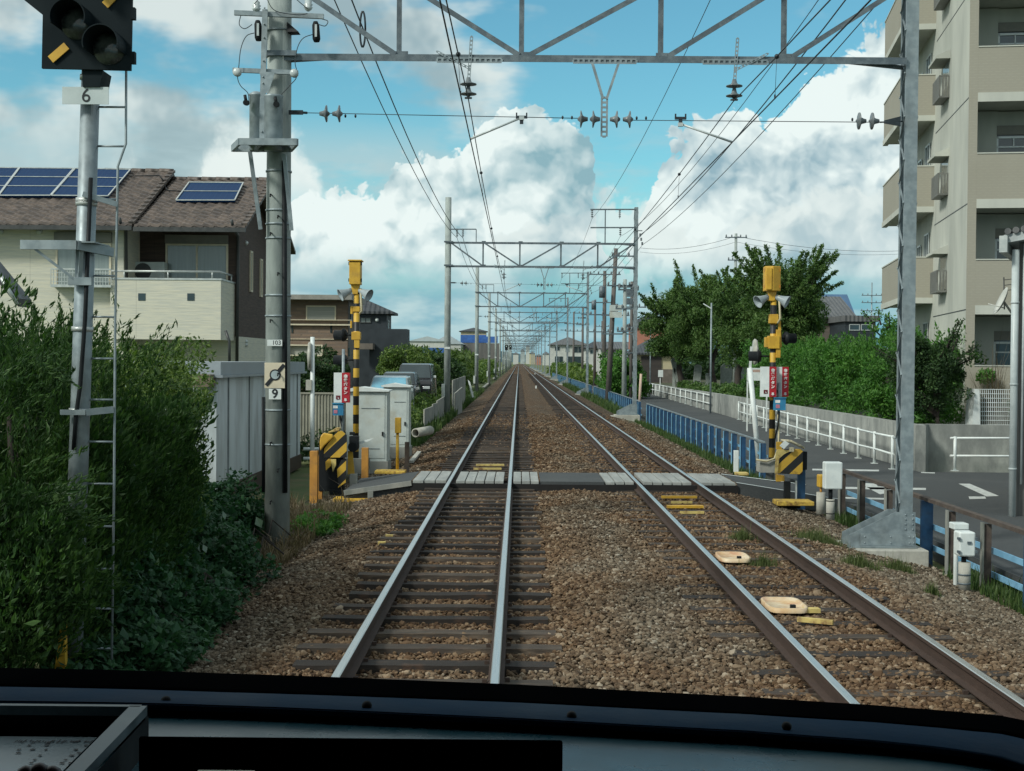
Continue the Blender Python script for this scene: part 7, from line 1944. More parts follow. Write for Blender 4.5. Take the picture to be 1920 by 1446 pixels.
m = MB(); a, b = at(877, 712, 78), at(885, 742, 78); m.prism([(b.x, 78, b.z - 0.1), (b.x + 0.12, 78, b.z - 0.1), (a.x + 0.13, 78, a.z - 0.12), (a.x, 78, a.z)], (0, 0, 0), (0, 0.05, 0)); tag(m.build('leaning_plate', WHITEP), 'white plate leaning left beside the third concrete pole', 'plate')
for (x0, y0, x1, y1, lab) in ((884, 742, 893, 733, 'nearest pale trough lid at the left ballast edge'), (906, 727, 918, 717, 'longer pale trough lid beyond the leaning plate'), (925, 710, 932, 705, 'farthest pale trough lid in the row')):
    a, b = gnd(x0, y0, -0.28), gnd(x1, y1, -0.28); m = MB(); m.bar(a, b, 0.22, 0.12); tag(m.build('trough_lid', CONC3), lab, 'trough lid', 'pale lids along the left ballast edge')
for (x0, y0, x1, y1, lab) in ((547, 1038, 590, 1030, 'pale broken pipe lying by the foot of the concrete pole'), (590, 1034, 608, 1012, 'grey board lying behind the broken pale pipe'), (771, 866, 786, 848, 'short concrete kerb right of the rusty stub post')):
    a, b = gnd(x0, y0, -0.44 if x0 < 700 else -0.25), gnd(x1, y1, -0.44 if x0 < 700 else -0.25); m = MB(); m.bar(a, b, 0.11, 0.06); tag(m.build('loose_slab', CONC3), lab, 'slab')

# ---- barrier machine, right
YR = 24.95
root = thing('barrier_machine', (at(1487, 925, YR).x, YR, -0.4), 'right barrier machine behind a square yellow and black striped board', 'barrier machine', 'barrier machines at the crossing')
pl('striped_board', [(1453, 888), (1505, 890), (1506, 846), (1501, 842), (1457, 843)], YR - 0.15, 0.03, STRB, root, 0.01)
pl('bent_yellow_edge', [(1453, 888), (1458, 890), (1461, 860), (1470, 852), (1483, 845), (1458, 843), (1455, 850)], YR - 0.19, 0.03, YELF, root)
m = MB(); m.box((P(1481, 0, YR)[0], YR - 0.05, -0.42), (P(1492, 0, YR)[0], YR + 0.08, P(0, 890, YR)[2])); m.cbox((P(1480, 0, YR)[0], YR, -0.36), (0.55, 0.3, 0.05)); 
m.box((P(1507, 0, YR)[0], YR - 0.08, P(0, 868, YR)[2]), (P(1522, 0, YR)[0], YR + 0.1, P(0, 834, YR)[2])); m.build('machine_housing', BLACKM, root, bevel=0.008)
pl('yellow_lug', [(1456, 903), (1471, 903), (1471, 892), (1456, 890)], YR + 0.02, 0.1, YEL, root); pl('yellow_lug', [(1457, 843), (1466, 843), (1466, 829), (1457, 829)], YR + 0.02, 0.1, YEL, root)
m = MB(); a, b = P(1464, 826, YR - 0.2), P(1508, 840, YR - 0.2); m.tube([a, (a[0] * 0.6 + b[0] * 0.4, YR - 0.2, a[2] - 0.01), b], 0.025, 8); m.cbox(P(1484, 843, YR - 0.2), (0.08, 0.05, 0.08)); m.build('barrier_arm', mat('chipped_cream', (0.60, 0.54, 0.36), (0.30, 0.28, 0.20), 25, 0.6), root)
pl('white_flag_plate', [(1462, 836), (1470, 842), (1480, 832), (1472, 826)], YR - 0.24, 0.02, WHITEP, root)
m = MB(); m.box((P(1507, 0, YR + .1)[0], YR + 0.12, -0.5), (P(1521, 0, YR + .1)[0], YR + 0.2, P(0, 868, YR)[2])); m.build('blue_post', BLUEF, root)
m = MB(); m.box((P(1503, 0, YR)[0], YR + 0.05, -0.45), (P(1506, 0, YR)[0], YR + 0.08, P(0, 890, YR)[2])); m.build('white_rod', WHITEP, root)

# ---- boxes on stubs, right
def stub_box(px0, px1, py0, py1, pyb, Y, label, name, mt=WHITEP):
    a, b = at(px0, py0, Y), at(px1, py1, Y); zb = at(px0, pyb, Y).z; xm = (a.x + b.x) / 2
    r = thing(name, (xm, Y, zb), label, 'trackside box')
    m = MB(); m.box((a.x, Y - 0.10, b.z), (b.x, Y + 0.12, a.z)); m.build('box', mt, r, bevel=0.02)
    return r, xm, a, b, zb
r, xm, a, b, zb = stub_box(1545, 1577, 866, 917, 968, 22.6, 'tall plain white box on a concrete stub beside the yellow box', 'signal_box')
m = MB(); m.cyl((xm - 0.03, 22.6, b.z), (xm - 0.03, 22.6, b.z - 0.2), 0.035, 10); m.build('neck', BLACKM, r)
m = MB(); m.cyl((xm - 0.03, 22.6, zb - 0.05), (xm - 0.03, 22.6, b.z - 0.17), 0.07, 14); m.build('concrete_stub', CONC3, r)
m = MB(); m.cyl((xm - 0.03, 22.6, zb + 0.04), (xm - 0.03, 22.6, zb + 0.055), 0.074, 14); m.cyl((xm - 0.03, 22.6, zb + 0.25), (xm - 0.03, 22.6, zb + 0.265), 0.074, 14); m.build('band', BLACKM, r)
r, xm, a, b, zb = stub_box(1534, 1545, 890, 914, 958, 22.9, 'small yellow box on a concrete stub left of the white box', 'signal_box', YEL)
m = MB(); m.cyl((xm, 22.9, b.z), (xm, 22.9, b.z - 0.1), 0.02, 8); m.build('neck', YELO, r)
m = MB(); m.cyl((xm, 22.9, zb - 0.05), (xm, 22.9, b.z - 0.08), 0.075, 14); m.build('concrete_stub', CONC3, r)
r, xm, a, b, zb = stub_box(1794, 1824, 996, 1042, 1100, 16.6, 'grey-white latched terminal box on a banded stub at the right fence', 'signal_box')
m = MB(); m.cyl((xm - 0.01, 16.6, b.z), (xm - 0.01, 16.6, b.z - 0.1), 0.03, 10); m.build('neck', BLACKM, r)
m = MB(); m.cyl((xm + 0.0, 16.6, zb - 0.05), (xm + 0.0, 16.6, b.z - 0.08), 0.072, 16); m.build('concrete_stub', CONC3, r)
m = MB(); m.cyl((xm, 16.6, zb + 0.03), (xm, 16.6, zb + 0.05), 0.077, 16); m.cyl((xm, 16.6, zb + 0.14), (xm, 16.6, zb + 0.16), 0.077, 16)
for s in (-1, 1):
    for z in (0.06, 0.22): m.cbox((xm + s * 0.105, 16.5, b.z + z), (0.03, 0.05, 0.03))
m.cbox((xm + 0.02, 16.49, b.z + 0.17), (0.05, 0.01, 0.03)); m.build('fittings', GALVD, r)
a, b = at(1784, 980, 16.9), at(1812, 992, 16.9); m = MB(); m.box((a.x, 16.8, b.z), (b.x, 17.0, a.z)); m.cyl((a.x + 0.06, 16.9, b.z - 0.7), (a.x + 0.06, 16.9, b.z), 0.03, 8); m.build('rear_box', WHITEP, r, bevel=0.01)
post(1381, 845, 877, 29.6, 0.10, WHITEP, 'short white stub post at the ballast edge left of the leaning mirror post', 'white_stub')

# ---- plates and paint between the right-hand rails
PALE = mat('pale_orange_plate', (0.55, 0.38, 0.20), (0.66, 0.55, 0.38), 5, 0.6, dirt=(0.45, 0.20, 0.10), dscale=4, damt=0.7)
def coil_plate(px, py, wpx, label):
    c = gnd(px, py, -0.10); w = wpx * c.y / 2560; d_ = w * 1.75
    root = thing('track_plate', (c.x, c.y, -0.16), label, 'track plate', 'pale dished plates between the right rails')
    m = MB(); n = 28; ring = []
    for i in range(n):
        a = 2 * pi * i / n; ex_ = 0.45
        x = (abs(cos(a)) ** ex_) * (1 if cos(a) > 0 else -1); y = (abs(sin(a)) ** ex_) * (1 if sin(a) > 0 else -1); ring.append((x, y))
    vs = []
    for (k, z) in ((1.0, -0.045), (1.0, 0.0), (0.90, 0.0), (0.80, -0.022)): vs += [(c.x + x * w / 2 * k, c.y + y * d_ / 2 * k, -0.10 + z) for x, y in ring]
    fs = []
    for L in range(3): fs += [(L * n + i, L * n + (i + 1) % n, (L + 1) * n + (i + 1) % n, (L + 1) * n + i) for i in range(n)]
    fs.append(tuple(3 * n + i for i in range(n))); m.smooth = True; m.add(vs, fs); m.build('dish', PALE, root)
    m = MB(); m.cbox((c.x + w * 0.12, c.y - d_ * 0.30, -0.11), (0.05, 0.05, 0.05)); m.build('bolt', BLACKM, root)
    m = MB(); m.box((c.x - w * 0.35, c.y - d_ * 0.3, -0.2), (c.x + w * 0.35, c.y + d_ * 0.3, -0.147)); m.build('underframe', RUSTY, root)
coil_plate(1374, 1041, 58, 'farther pale dished plate, rust-edged'); coil_plate(1470, 1130, 74, 'nearer pale dished plate, stained orange, close to the left rail')
def bar_mark(px0, px1, py, z, th, label, mt=YELF, dpx=0):
    a, b = gnd(px0, py, z), gnd(px1, py + dpx, z); m = MB(); m.bar((a.x, a.y, z), (b.x, b.y, z), th, 0.04); tag(m.build('painted_sleeper_bar', mt), label, 'yellow bar', 'yellow bars laid between rails')
bar_mark(1241, 1306, 932, -0.13, 0.10, 'yellow bar between the right rails, nearest the crossing deck', YEL)
bar_mark(1251, 1318, 950, -0.13, 0.13, 'second yellow bar from the crossing, between the right rails', YEL)
bar_mark(1258, 1298, 942, -0.14, 0.03, 'thin pale strip between the two yellow bars')
bar_mark(1275, 1320, 961, -0.14, 0.03, 'thin pale strip just in front of the second yellow bar')
bar_mark(1507, 1536, 1144, -0.13, 0.10, 'yellow patch touching the nearer dished plate')
bar_mark(1496, 1562, 1161, -0.125, 0.055, 'slightly bent pale yellow bar in front of the nearer dished plate', dpx=6)
bar_mark(893, 945, 872, -0.12, 0.12, 'yellow bar between the left rails behind the crossing deck'); bar_mark(888, 940, 879, -0.12, 0.08, 'thin yellow bar against the far edge of the crossing deck, left track')
for (x, y, lab) in ((716, 1019, 'small yellow chip on the ballast left of the left rail'), (730, 1006, 'paler yellow chip behind the first one')):
    c = gnd(x, y, -0.16); m = MB(); m.cbox((c.x, c.y, -0.16), (0.10, 0.06, 0.05)); tag(m.build('yellow_chip', YELF), lab, 'painted stone')
for (px, py, lab) in ((1003, 697, 'tiny white marker between the tracks, far ahead'), (1137, 745, 'pale stone marker on the right ballast shoulder')):
    c = gnd(1003 if px < 1100 else 1005, 702 if px < 1100 else 728, -0.15); m = MB(); m.cbox((c.x, c.y, -0.05), (0.14, 0.14, 0.25)); tag(m.build('white_marker', WHITEP), lab if px < 1100 else 'pale stone marker between the tracks, nearer than the tiny white one', 'marker')

# ------------------------------------------------------------------ signal mast, near left
YM = 10.6
mb_, mt_ = at(133, 1262, YM), at(171, 120, YM)
sm = thing('signal_mast', (mb_.x, YM, -0.3), 'near grey signal mast at the left with ladder, number 6 plate and black head', 'signal mast')
D = (mt_ - mb_)
def onm(py): f = (1262 - py) / (1262 - 120); return mb_ + D * f
m = MB(); m.tube([mb_ - Vector((0, 0, 0.25)), mt_ + D * 0.08], 0.078, 28, True, 0.070); m.build('mast_tube', GALV, sm)
m = MB(); a, b = onm(335), onm(900); m.tube([a + Vector((0.055, -0.09, 0)), onm(600) + Vector((0.05, -0.10, 0)), onm(720) + Vector((0.03, -0.10, 0)), onm(775) + Vector((0.005, -0.10, 0)), onm(840) + Vector((-0.005, -0.10, 0))], 0.017, 8); m.build('cable', BLACKM, sm)
m = MB()
for py in (146, 375, 380, 615, 768): p = onm(py); m.tube([p - D.normalized() * 0.018, p + D.normalized() * 0.018], 0.082, 28)
m.build('steel_band', ALU, sm)
# platform bracket
p = onm(462); m = MB()
x0, x1 = at(57, 462, YM).x, at(204, 462, YM).x
m.box((x0, YM - 0.22, p.z - 0.035), (at(160, 462, YM).x, YM - 0.19, p.z + 0.035)); m.bar((at(160, 460, YM).x, YM - 0.205, p.z), (x1, YM + 0.10, p.z - 0.03), 0.03, 0.07)
m.box((x0, YM - 0.19, p.z + 0.02), (x1 - 0.05, YM + 0.2, p.z + 0.03)); 
m.bar((x0 + 0.10, YM - 0.18, p.z - 0.03), (p.x - 0.03, YM - 0.10, p.z - 0.27), 0.05, 0.02); m.bar((p.x + 0.02, YM - 0.15, p.z - 0.03), (p.x - 0.01, YM - 0.10, p.z - 0.27), 0.03, 0.02); m.box((p.x - 0.09, YM - 0.13, p.z - 0.30), (p.x + 0.09, YM - 0.09, p.z - 0.24))
m.build('step_bracket', GALV, sm)
p = onm(770); m = MB(); m.box((at(123, 770, YM).x, YM - 0.13, p.z - 0.02), (at(170, 770, YM).x, YM - 0.11, p.z + 0.02)); m.bar((at(170, 770, YM).x, YM - 0.12, p.z), (at(214, 765, YM).x, YM - 0.02, p.z + 0.02), 0.02, 0.05)
p2_ = onm(370); m.bar((p2_.x, YM - 0.1, p2_.z + 0.02), (at(222, 372, YM).x, YM - 0.02, p2_.z - 0.05), 0.02, 0.04); m.build('ladder_bracket', GALV, sm)
# ladder: one stile on the right, rungs to the mast
m = MB()
st = [at(237, 60, YM), at(236, 270, YM), at(221, 312, YM), at(216, 600, YM), at(214, 900, YM), at(209, 1262, YM)]
m.tube(st, 0.010, 8); 
for py in (200, 273, 372, 515, 592, 670, 747, 826, 905, 985, 1065, 1140, 1215):
    p = onm(py); f = [q for q in st if True]; xx = at(236, py, YM).x if py < 280 else at(218 - (py - 400) / 100 * 1.1, py, YM).x
    m.cyl((p.x + 0.06, YM, p.z), (xx, YM, p.z), 0.009, 6)
m.build('ladder', GALV, sm)
o = None; a, b = at(117, 163, YM - 0.12), at(204, 196, YM - 0.12); m = MB(); m.box((a.x, YM - 0.125, b.z), (b.x, YM - 0.118, a.z)); o = m.build('number_six_plate', mat('pale_plate', (0.52, 0.60, 0.60), (0.46, 0.54, 0.54), 4, 0.5), sm)
c = at(161, 180, YM - 0.13); text_mesh('lettering', '6', 0.148, (c.x, YM - 0.127, c.z), LETB, o, bold=0.0)
# signal head
HB = mat('signal_black', (0.006, 0.012, 0.015), (0.009, 0.016, 0.019), 3, 0.6, spec=0.10)
m = MB(); yh = YM - 0.17
m.prism([P(78, 128, yh), P(245, 132, yh), P(248, -20, yh), P(246, -190, yh), P(205, -232, yh), P(95, -232, yh), P(45, -180, yh), P(45, 0, yh), P(80, 28, yh)], (0, 0, 0), (0, 0.03, 0)); m.build('background_board', HB, sm)
m = MB(); m.prism([P(154, 132, yh + .03), P(193, 132, yh + .03), P(187, 163, yh + .03), P(155, 163, yh + .03)], (0, 0, 0), (0, 0.22, 0)); m.box((at(110, 0, YM).x, YM - 0.13, at(0, 110, YM).z), (at(225, 0, YM).x, YM + 0.12, at(0, -215, YM).z)); m.build('lamp_case', HB, sm)
m = MB()
for py in (25, 108, -60, -150): c = at(249, py, yh); m.cbox((c.x, yh + 0.02, c.z), (0.03, 0.05, 0.09))
m.build('hinge', HB, sm)
for (px, py) in ((145, 45), (205, 92), (195, -40), (140, -110)):
    c = at(px, py, yh); n = 20; m = MB()
    for i in range(n):               # open-bottomed hood
        a0, a1 = -0.35 + (pi + 0.7) * i / n, -0.35 + (pi + 0.7) * (i + 1) / n; r = 0.135
        m.prism([(c.x + r * cos(a0), yh - 0.002, c.z + r * sin(a0)), (c.x + r * cos(a1), yh - 0.002, c.z + r * sin(a1)), (c.x + (r - 0.008) * cos(a1), yh - 0.002, c.z + (r - 0.008) * sin(a1)), (c.x + (r - 0.008) * cos(a0), yh - 0.002, c.z + (r - 0.008) * sin(a0))], (0, 0, 0), (0, -0.24, 0))
    h_ = m.build('lamp_hood', HB, sm)
    m = MB(); m.lathe((c.x, yh - 0.004, c.z), (0, -1, 0), [(0.0, 0.125), (0.012, 0.12), (0.03, 0.07), (0.035, 0.0)], 24); m.build('lens', mat('unlit_lens', (0.012, 0.018, 0.020), (0.07, 0.085, 0.08), 7, 0.15, spec=0.5), h_)
m = MB()
for (x0, y0, x1, y1) in ((95, 112, 125, 86), (197, 10, 222, -16)): m.bar(P(x0, y0, yh - 0.012), P(x1, y1, yh - 0.012), 0.062, 0.012, up=(0, 1, 0))
m.build('yellow_strip', YEL, sm)
m = MB(); a, b = at(104, 1262, 10.3), at(118, 1165, 10.3); m.prism([P(100, 1275, 10.3), P(122, 1275, 10.3), P(121, 1172, 10.3), P(113, 1172, 10.3)], (0, 0, 0), (0, 0.06, 0)); tag(m.build('yellow_guard_plate', YEL), 'yellow plate showing at the very foot of the signal mast', 'guard plate')

# ------------------------------------------------------------------ parked vehicles beyond the left crossing
m = MB(); m.add([(-14, 57, -0.12), (-4.7, 57, -0.12), (-4.6, 76, -0.12), (-14, 76, -0.12), (-14, 57, -0.7), (-4.7, 57, -0.7), (-4.6, 76, -0.7)], [(0, 1, 2, 3), (0, 4, 5, 1), (1, 5, 6, 2)]); tag(m.build('parking_lot', ASPH), kind='structure')
def car(px, Y, w, h, L, paint, glass, label, boxy=0.0, cat='car', name='parked_car'):
    c = at(px, 700, Y); zb = -0.12
    root = thing(name, (c.x, Y, zb), label, cat, 'vehicles parked behind the cabinets')
    # side profile (y back, z up), extruded across with tumblehome
    hood = 0.55 * h if boxy < 0.5 else 0.62 * h
    pr = [(0.0, 0.25), (0.02, hood - 0.18), (0.12, hood - 0.04), (0.9 - 0.5 * boxy, hood + 0.06), (1.75 - 0.9 * boxy, h - 0.06), (2.3 - 0.9 * boxy, h), (L - 0.7, h - 0.02), (L - 0.1, hood + 0.15), (L, 0.4), (L, 0.25)]
    m = MB(); vs = []
    def wid(z): return w / 2 * (1.0 if z <= hood + 0.07 else 1.0 - 0.16 * (z - hood) / (h - hood))
    for s in (-1, 1):
        for (y, z) in pr: vs.append((c.x + s * wid(z), Y + y, zb + z))
    n = len(pr); fs = [tuple(range(n)), tuple(reversed(range(n, 2 * n)))] + [(i, n + i, n + (i + 1) % n, (i + 1) % n) for i in range(n)]
    m.add(vs, fs); m.build('body', paint, root, bevel=0.05)
    # windscreen
    (y0, z0), (y1, z1) = pr[3], pr[4]
    m = MB(); e = 0.02
    def pt(s, f, g_=0.92): y = y0 + (y1 - y0) * f; z = z0 + (z1 - z0) * f; return (c.x + s * wid(z) * g_, Y + y - e, zb + z + e)
    m.add([pt(-1, 0.04), pt(1, 0.04), pt(1, 0.95), pt(-1, 0.95)], [(0, 1, 2, 3)]); m.build('windscreen', glass, root)
    for s in (-1, 1):
        m = MB(); m.cbox((c.x + s * w * 0.36, Y - 0.0, zb + hood * 0.72), (w * 0.2, 0.06, 0.14)); m.build('headlight', mat('headlight_glass', (0.6, 0.65, 0.65), None, 5, 0.1), root, bevel=0.02)
        m = MB(); m.cbox((c.x + s * (w / 2 + 0.10), Y + y0 + 0.4, zb + z0 + 0.10), (0.16, 0.10, 0.13)); m.build('wing_mirror', paint if w < 1.75 else WHITEP, root, bevel=0.02)
        for yy in (0.75, L - 0.8):
            m = MB(); m.cyl((c.x + s * (w / 2 - 0.18), Y + yy, zb + 0.31), (c.x + s * (w / 2 + 0.01), Y + yy, zb + 0.31), 0.31, 20); wl = m.build('wheel', RUBBER, root)
            m = MB(); m.cyl((c.x + s * (w / 2 + 0.0), Y + yy, zb + 0.31), (c.x + s * (w / 2 + 0.02), Y + yy, zb + 0.31), 0.19, 16); m.build('rim', ALU, wl)
        m = MB(); m.add([(c.x + s * (wid(h * 0.75) + 0.012), Y + y1 - 0.4, zb + z0 + 0.02), (c.x + s * (wid(h * 0.75) + 0.012), Y + L - 0.9, zb + z0 + 0.04), (c.x + s * (wid(h - .08) + 0.012), Y + L - 1.0, zb + h - 0.12), (c.x + s * (wid(h - .08) + 0.012), Y + y1 + 0.1, zb + h - 0.12)], [(0, 1, 2, 3)]); m.build('side_window', DARKG, root)
    m = MB(); m.cbox((c.x, Y - 0.02, zb + 0.38), (w * 0.5, 0.06, 0.16)); m.build('grille', BLACKM, root)
    m = MB(); m.cbox((c.x, Y - 0.04, zb + 0.33), (0.33, 0.03, 0.16)); m.build('licence_plate', WHITEP, root)
    return root
SKYG = mat('sky_painted_glass', (0.16, 0.42, 0.55), (0.08, 0.24, 0.34), 1.2, 0.08, spec=0.9)  # sky reflection painted in as a blue base colour
PLG = mat('pale_car_paint', (0.38, 0.44, 0.44), (0.34, 0.40, 0.40), 2, 0.25, coat=0.6)
DKP = mat('dark_green_paint', (0.02, 0.035, 0.033), (0.016, 0.028, 0.027), 2, 0.25, coat=0.6)
BKP = mat('black_paint_gloss', (0.010, 0.010, 0.012), None, 2, 0.25, coat=0.6)
car(724, 57.5, 1.74, 1.70, 4.3, PLG, SKYG, 'pale car with blue sky painted into its windscreen, nearest the cabinets')
car(744, 64.0, 1.70, 1.82, 4.0, DKP, DARKG, 'dark green tall car behind the pale one', 0.5)
car(776, 69.5, 1.80, 2.22, 4.6, BKP, DARKG, 'black van, tallest and rightmost of the parked vehicles', 0.8, 'van', 'parked_van')

# distant signals along the left poles
for (px, Y, lab) in ((949.5, 330, 'small round-headed distant signal among the far left poles'), (957, 420, 'tinier distant signal, black and right of the round-headed one')):
    c = at(px, 650, Y); r = thing('distant_signal', (c.x, Y, -0.4), lab, 'signal', 'distant signals')
    m = MB(); m.cyl((c.x, Y, -0.5), (c.x, Y, c.z), 0.08, 8); m.build('post', GALV, r)
    m = MB(); m.cyl((c.x, Y - 0.1, c.z), (c.x, Y - 0.25, c.z), 0.45, 16); m.cbox((c.x, Y - 0.17, c.z - 0.5), (0.7, 0.15, 0.7)); h_ = m.build('head', BLACKM, r)
    m = MB(); m.cyl((c.x, Y - 0.26, c.z + 0.05), (c.x, Y - 0.27, c.z + 0.05), 0.13, 12); m.build('lamp', mat('painted_signal_glow', (0.6, 0.8, 0.75), None, 5, 0.4), h_)  # lamp glow painted as a pale base colour, nothing emits
# town at the vanishing point
TOWN = [(962, 972, 664, 600, WALLW, 'far pale block left of the track vanishing point'), (976, 984, 658, 640, mat('haze_painted_wall', (0.40, 0.46, 0.46), None, 0.1, 0.9), 'far grey building straight above the tracks'), (986, 993, 650, 700, WALLW, 'tall slim far building, the highest at the vanishing point'), (993, 1003, 663, 620, WALLC, 'far cream building right of the slim one'), (1005, 1016, 668, 520, WALLP, 'far reddish low building right of the tracks'),  # the grey far wall has distance haze mixed into its colour
        (944, 955, 667, 560, mat('haze_painted_wall', (0.40, 0.46, 0.46)), 'far low grey shed left of the left poles'), (1018, 1030, 664, 480, WALLW, 'far white house before the grey-roofed one')]
for (a_, b_, pt_, Y, mt2, lab) in TOWN:
    a, b = at(a_, pt_, Y), at(b_, pt_, Y); r = thing('far_building', ((a.x + b.x) / 2, Y + 800, -0.6), lab, 'building', 'far buildings at the vanishing point')
    k = 2.2; 
    Yf_ = Y * k; a, b = at(a_, pt_, Yf_), at(b_, pt_, Yf_); r.location = ((a.x + b.x) / 2, Yf_, -0.6)
    m = MB(); m.box((a.x, Yf_, -0.6), (b.x, Yf_ + 15, a.z)); m.build('wall', mt2, r)
    hip(a.x, b.x, Yf_, Yf_ + 15, a.z + 0.01, a.z + 2.0, 0.5).build('roof', TILEG, r)
# hills
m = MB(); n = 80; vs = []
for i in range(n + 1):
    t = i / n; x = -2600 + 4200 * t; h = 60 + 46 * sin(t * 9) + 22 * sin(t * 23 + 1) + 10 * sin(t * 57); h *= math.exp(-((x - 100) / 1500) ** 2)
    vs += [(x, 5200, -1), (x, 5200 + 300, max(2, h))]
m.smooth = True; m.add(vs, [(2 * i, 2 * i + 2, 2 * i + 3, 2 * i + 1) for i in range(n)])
tag(m.build('hills', mat('haze_blue_hill', (0.045, 0.10, 0.12), None, 0.01, 0.95)), kind='structure')  # distance haze is put into the hill colour as blue

# ------------------------------------------------------------------ driver's cab
cabr = thing('train_cab', (-0.5, 0.5, 1.0), 'dark driver cab in the foreground: rubber window edge, navy sill with bolts and scratched desk', 'train cab')
NAVY = mat('navy_sill_paint', (0.014, 0.046, 0.092), (0.011, 0.036, 0.074), 8, 0.7, bump=0.0008, bscale=120, spec=0.05)
def f_desk(t, g, b):
    pos = g.outputs['Position']
    n = t.noise(pos, 14, 5, 0.65)
    s1 = t.noise(t.vm('MULTIPLY', pos, (260, 34, 1)), 1.0, 3, 0.7); s2 = t.noise(t.vm('MULTIPLY', t.vm('ADD', pos, (0.3, 0.1, 0)), (40, 300, 1)), 1.0, 3, 0.7)
    sc = t.m('MAXIMUM', t.ss(s1, 0.68, 0.74), t.ss(s2, 0.68, 0.74))
    c = t.mix(n, (0.020, 0.088, 0.118), (0.042, 0.130, 0.165)); c = t.mix(t.m('MULTIPLY', sc, 0.5), c, (0.01, 0.015, 0.02))
    t.put(b.inputs['Base Color'], c); t.put(b.inputs['Roughness'], t.ss(n, 0.3, 0.7, 0.22, 0.34)); b.inputs['Specular IOR Level'].default_value = 0.5
    bump_to(t, b, t.m('ADD', n, t.m('MULTIPLY', sc, -0.5)), 0.0012, 0.6)
DESK = custom('desk_laminate', f_desk)
SHELL = mat('cab_interior_grey', (0.05, 0.055, 0.06), (0.04, 0.045, 0.05), 3, 0.8)
def curve_y(pts, x):
    for i in range(len(pts) - 1):
        if pts[i][0] <= x <= pts[i + 1][0] or i == len(pts) - 2:
            f = (x - pts[i][0]) / (pts[i + 1][0] - pts[i][0])
            p0 = pts[max(i - 1, 0)][1]; p1_, p2_ = pts[i][1], pts[i + 1][1]; p3_ = pts[min(i + 2, len(pts) - 1)][1]
            if x < pts[i][0] or x > pts[i + 1][0]: return p1_ + (p2_ - p1_) * f
            return 0.5 * (2 * p1_ + (-p0 + p2_) * f + (2 * p0 - 5 * p1_ + 4 * p2_ - p3_) * f * f + (-p0 + 3 * p1_ - 3 * p2_ + p3_) * f ** 3)
edge = [(-900, 1246), (-200, 1248), (0, 1252), (400, 1262), (960, 1283), (1400, 1306), (1640, 1322), (1800, 1335), (1920, 1352), (2400, 1420)]
edge2 = [(-900, 1280), (-200, 1283), (0, 1286), (400, 1296), (960, 1315), (1400, 1337), (1640, 1352), (1800, 1366), (1920, 1384), (2400, 1460)]
sill = [(-900, 1312), (-200, 1315), (0, 1318), (400, 1326), (960, 1350), (1400, 1374), (1640, 1392), (1800, 1410), (1920, 1440), (2400, 1540)]
Yc = 1.05
m = MB(); vs = []; N = 120
pxs = [-900 + 3300 * i / N for i in range(N + 1)]
rows = []
for px in pxs:
    t_ = at(px, curve_y(edge, px), Yc); u_ = at(px, curve_y(edge2, px), Yc - 0.06); s_ = at(px, curve_y(sill, px), Yc - 0.12)
    rows.append((t_, u_, s_))
# rubber glazing strip (thick, rounded)
m.smooth = True
for (t_, u_, s_) in rows: vs += [t_ + Vector((0, 0.05, -0.06)), t_ + Vector((0, 0.018, -0.010)), t_, t_ + Vector((0, -0.03, -0.004)), u_ + Vector((0, 0.0, 0.0)), u_ + Vector((0, 0.0, -0.02))]
k = 6; m.add(vs, [(i * k + j, (i + 1) * k + j, (i + 1) * k + j + 1, i * k + j + 1) for i in range(N) for j in range(k - 1)]); m.build('rubber_seal', RUBBER, cabr)
m = MB(); m.smooth = True; vs = []
for (t_, u_, s_) in rows:
    vs += [u_ + Vector((0, -0.001, -0.002)), u_.lerp(s_, 0.10) + Vector((0, -0.002, 0.001)), u_.lerp(s_, 0.9) + Vector((0, -0.002, 0.001)), s_ + Vector((0, -0.001, 0.0)), s_ + Vector((0, 0.02, -0.03))]
k = 5; m.add(vs, [(i * k + j, (i + 1) * k + j, (i + 1) * k + j + 1, i * k + j + 1) for i in range(N) for j in range(k - 1)]); sl = m.build('navy_sill', NAVY, cabr)
for px, py in ((311, 1309), (688, 1318), (1072, 1337), (1475, 1357), (-300, 1300)):
    c = at(px, py, Yc - 0.105); m = MB(); m.lathe((c.x, c.y, c.z - 0.002), (0, -0.7, 0.7), [(0.0, 0.0036), (0.0012, 0.0034), (0.002, 0.0015), (0.002, 0)], 12); m.build('bolt', BLACKM, sl)
# black strip standing in for the shadow under the sill, then the desk top
zd = at(960, 1360, Yc - 0.12).z - 0.006
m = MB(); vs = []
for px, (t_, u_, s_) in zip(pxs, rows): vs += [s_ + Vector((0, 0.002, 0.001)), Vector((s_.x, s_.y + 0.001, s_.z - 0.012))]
m.add(vs, [(i * 2, i * 2 + 2, i * 2 + 3, i * 2 + 1) for i in range(N)]); m.build('sill_shadow_strip', RUBBER, cabr)
zdesk = zd - 0.035
m = MB(); vs = []
for px, (t_, u_, s_) in zip(pxs, rows): z_ = s_.z - 0.0075; vs += [Vector((s_.x, s_.y + 0.003, z_)), Vector((s_.x * 0.93, s_.y - 0.14, z_ - 0.004)), Vector((s_.x * 0.8, 0.30, z_ - 0.02))]
m.smooth = True; m.add(vs, [(i * 3 + j, i * 3 + 3 + j, i * 3 + 4 + j, i * 3 + 1 + j) for i in range(N) for j in (0, 1)]); m.build('desk_top', DESK, cabr)
def zdk(px, Y=0.8): return at(px, 1420, Y).z
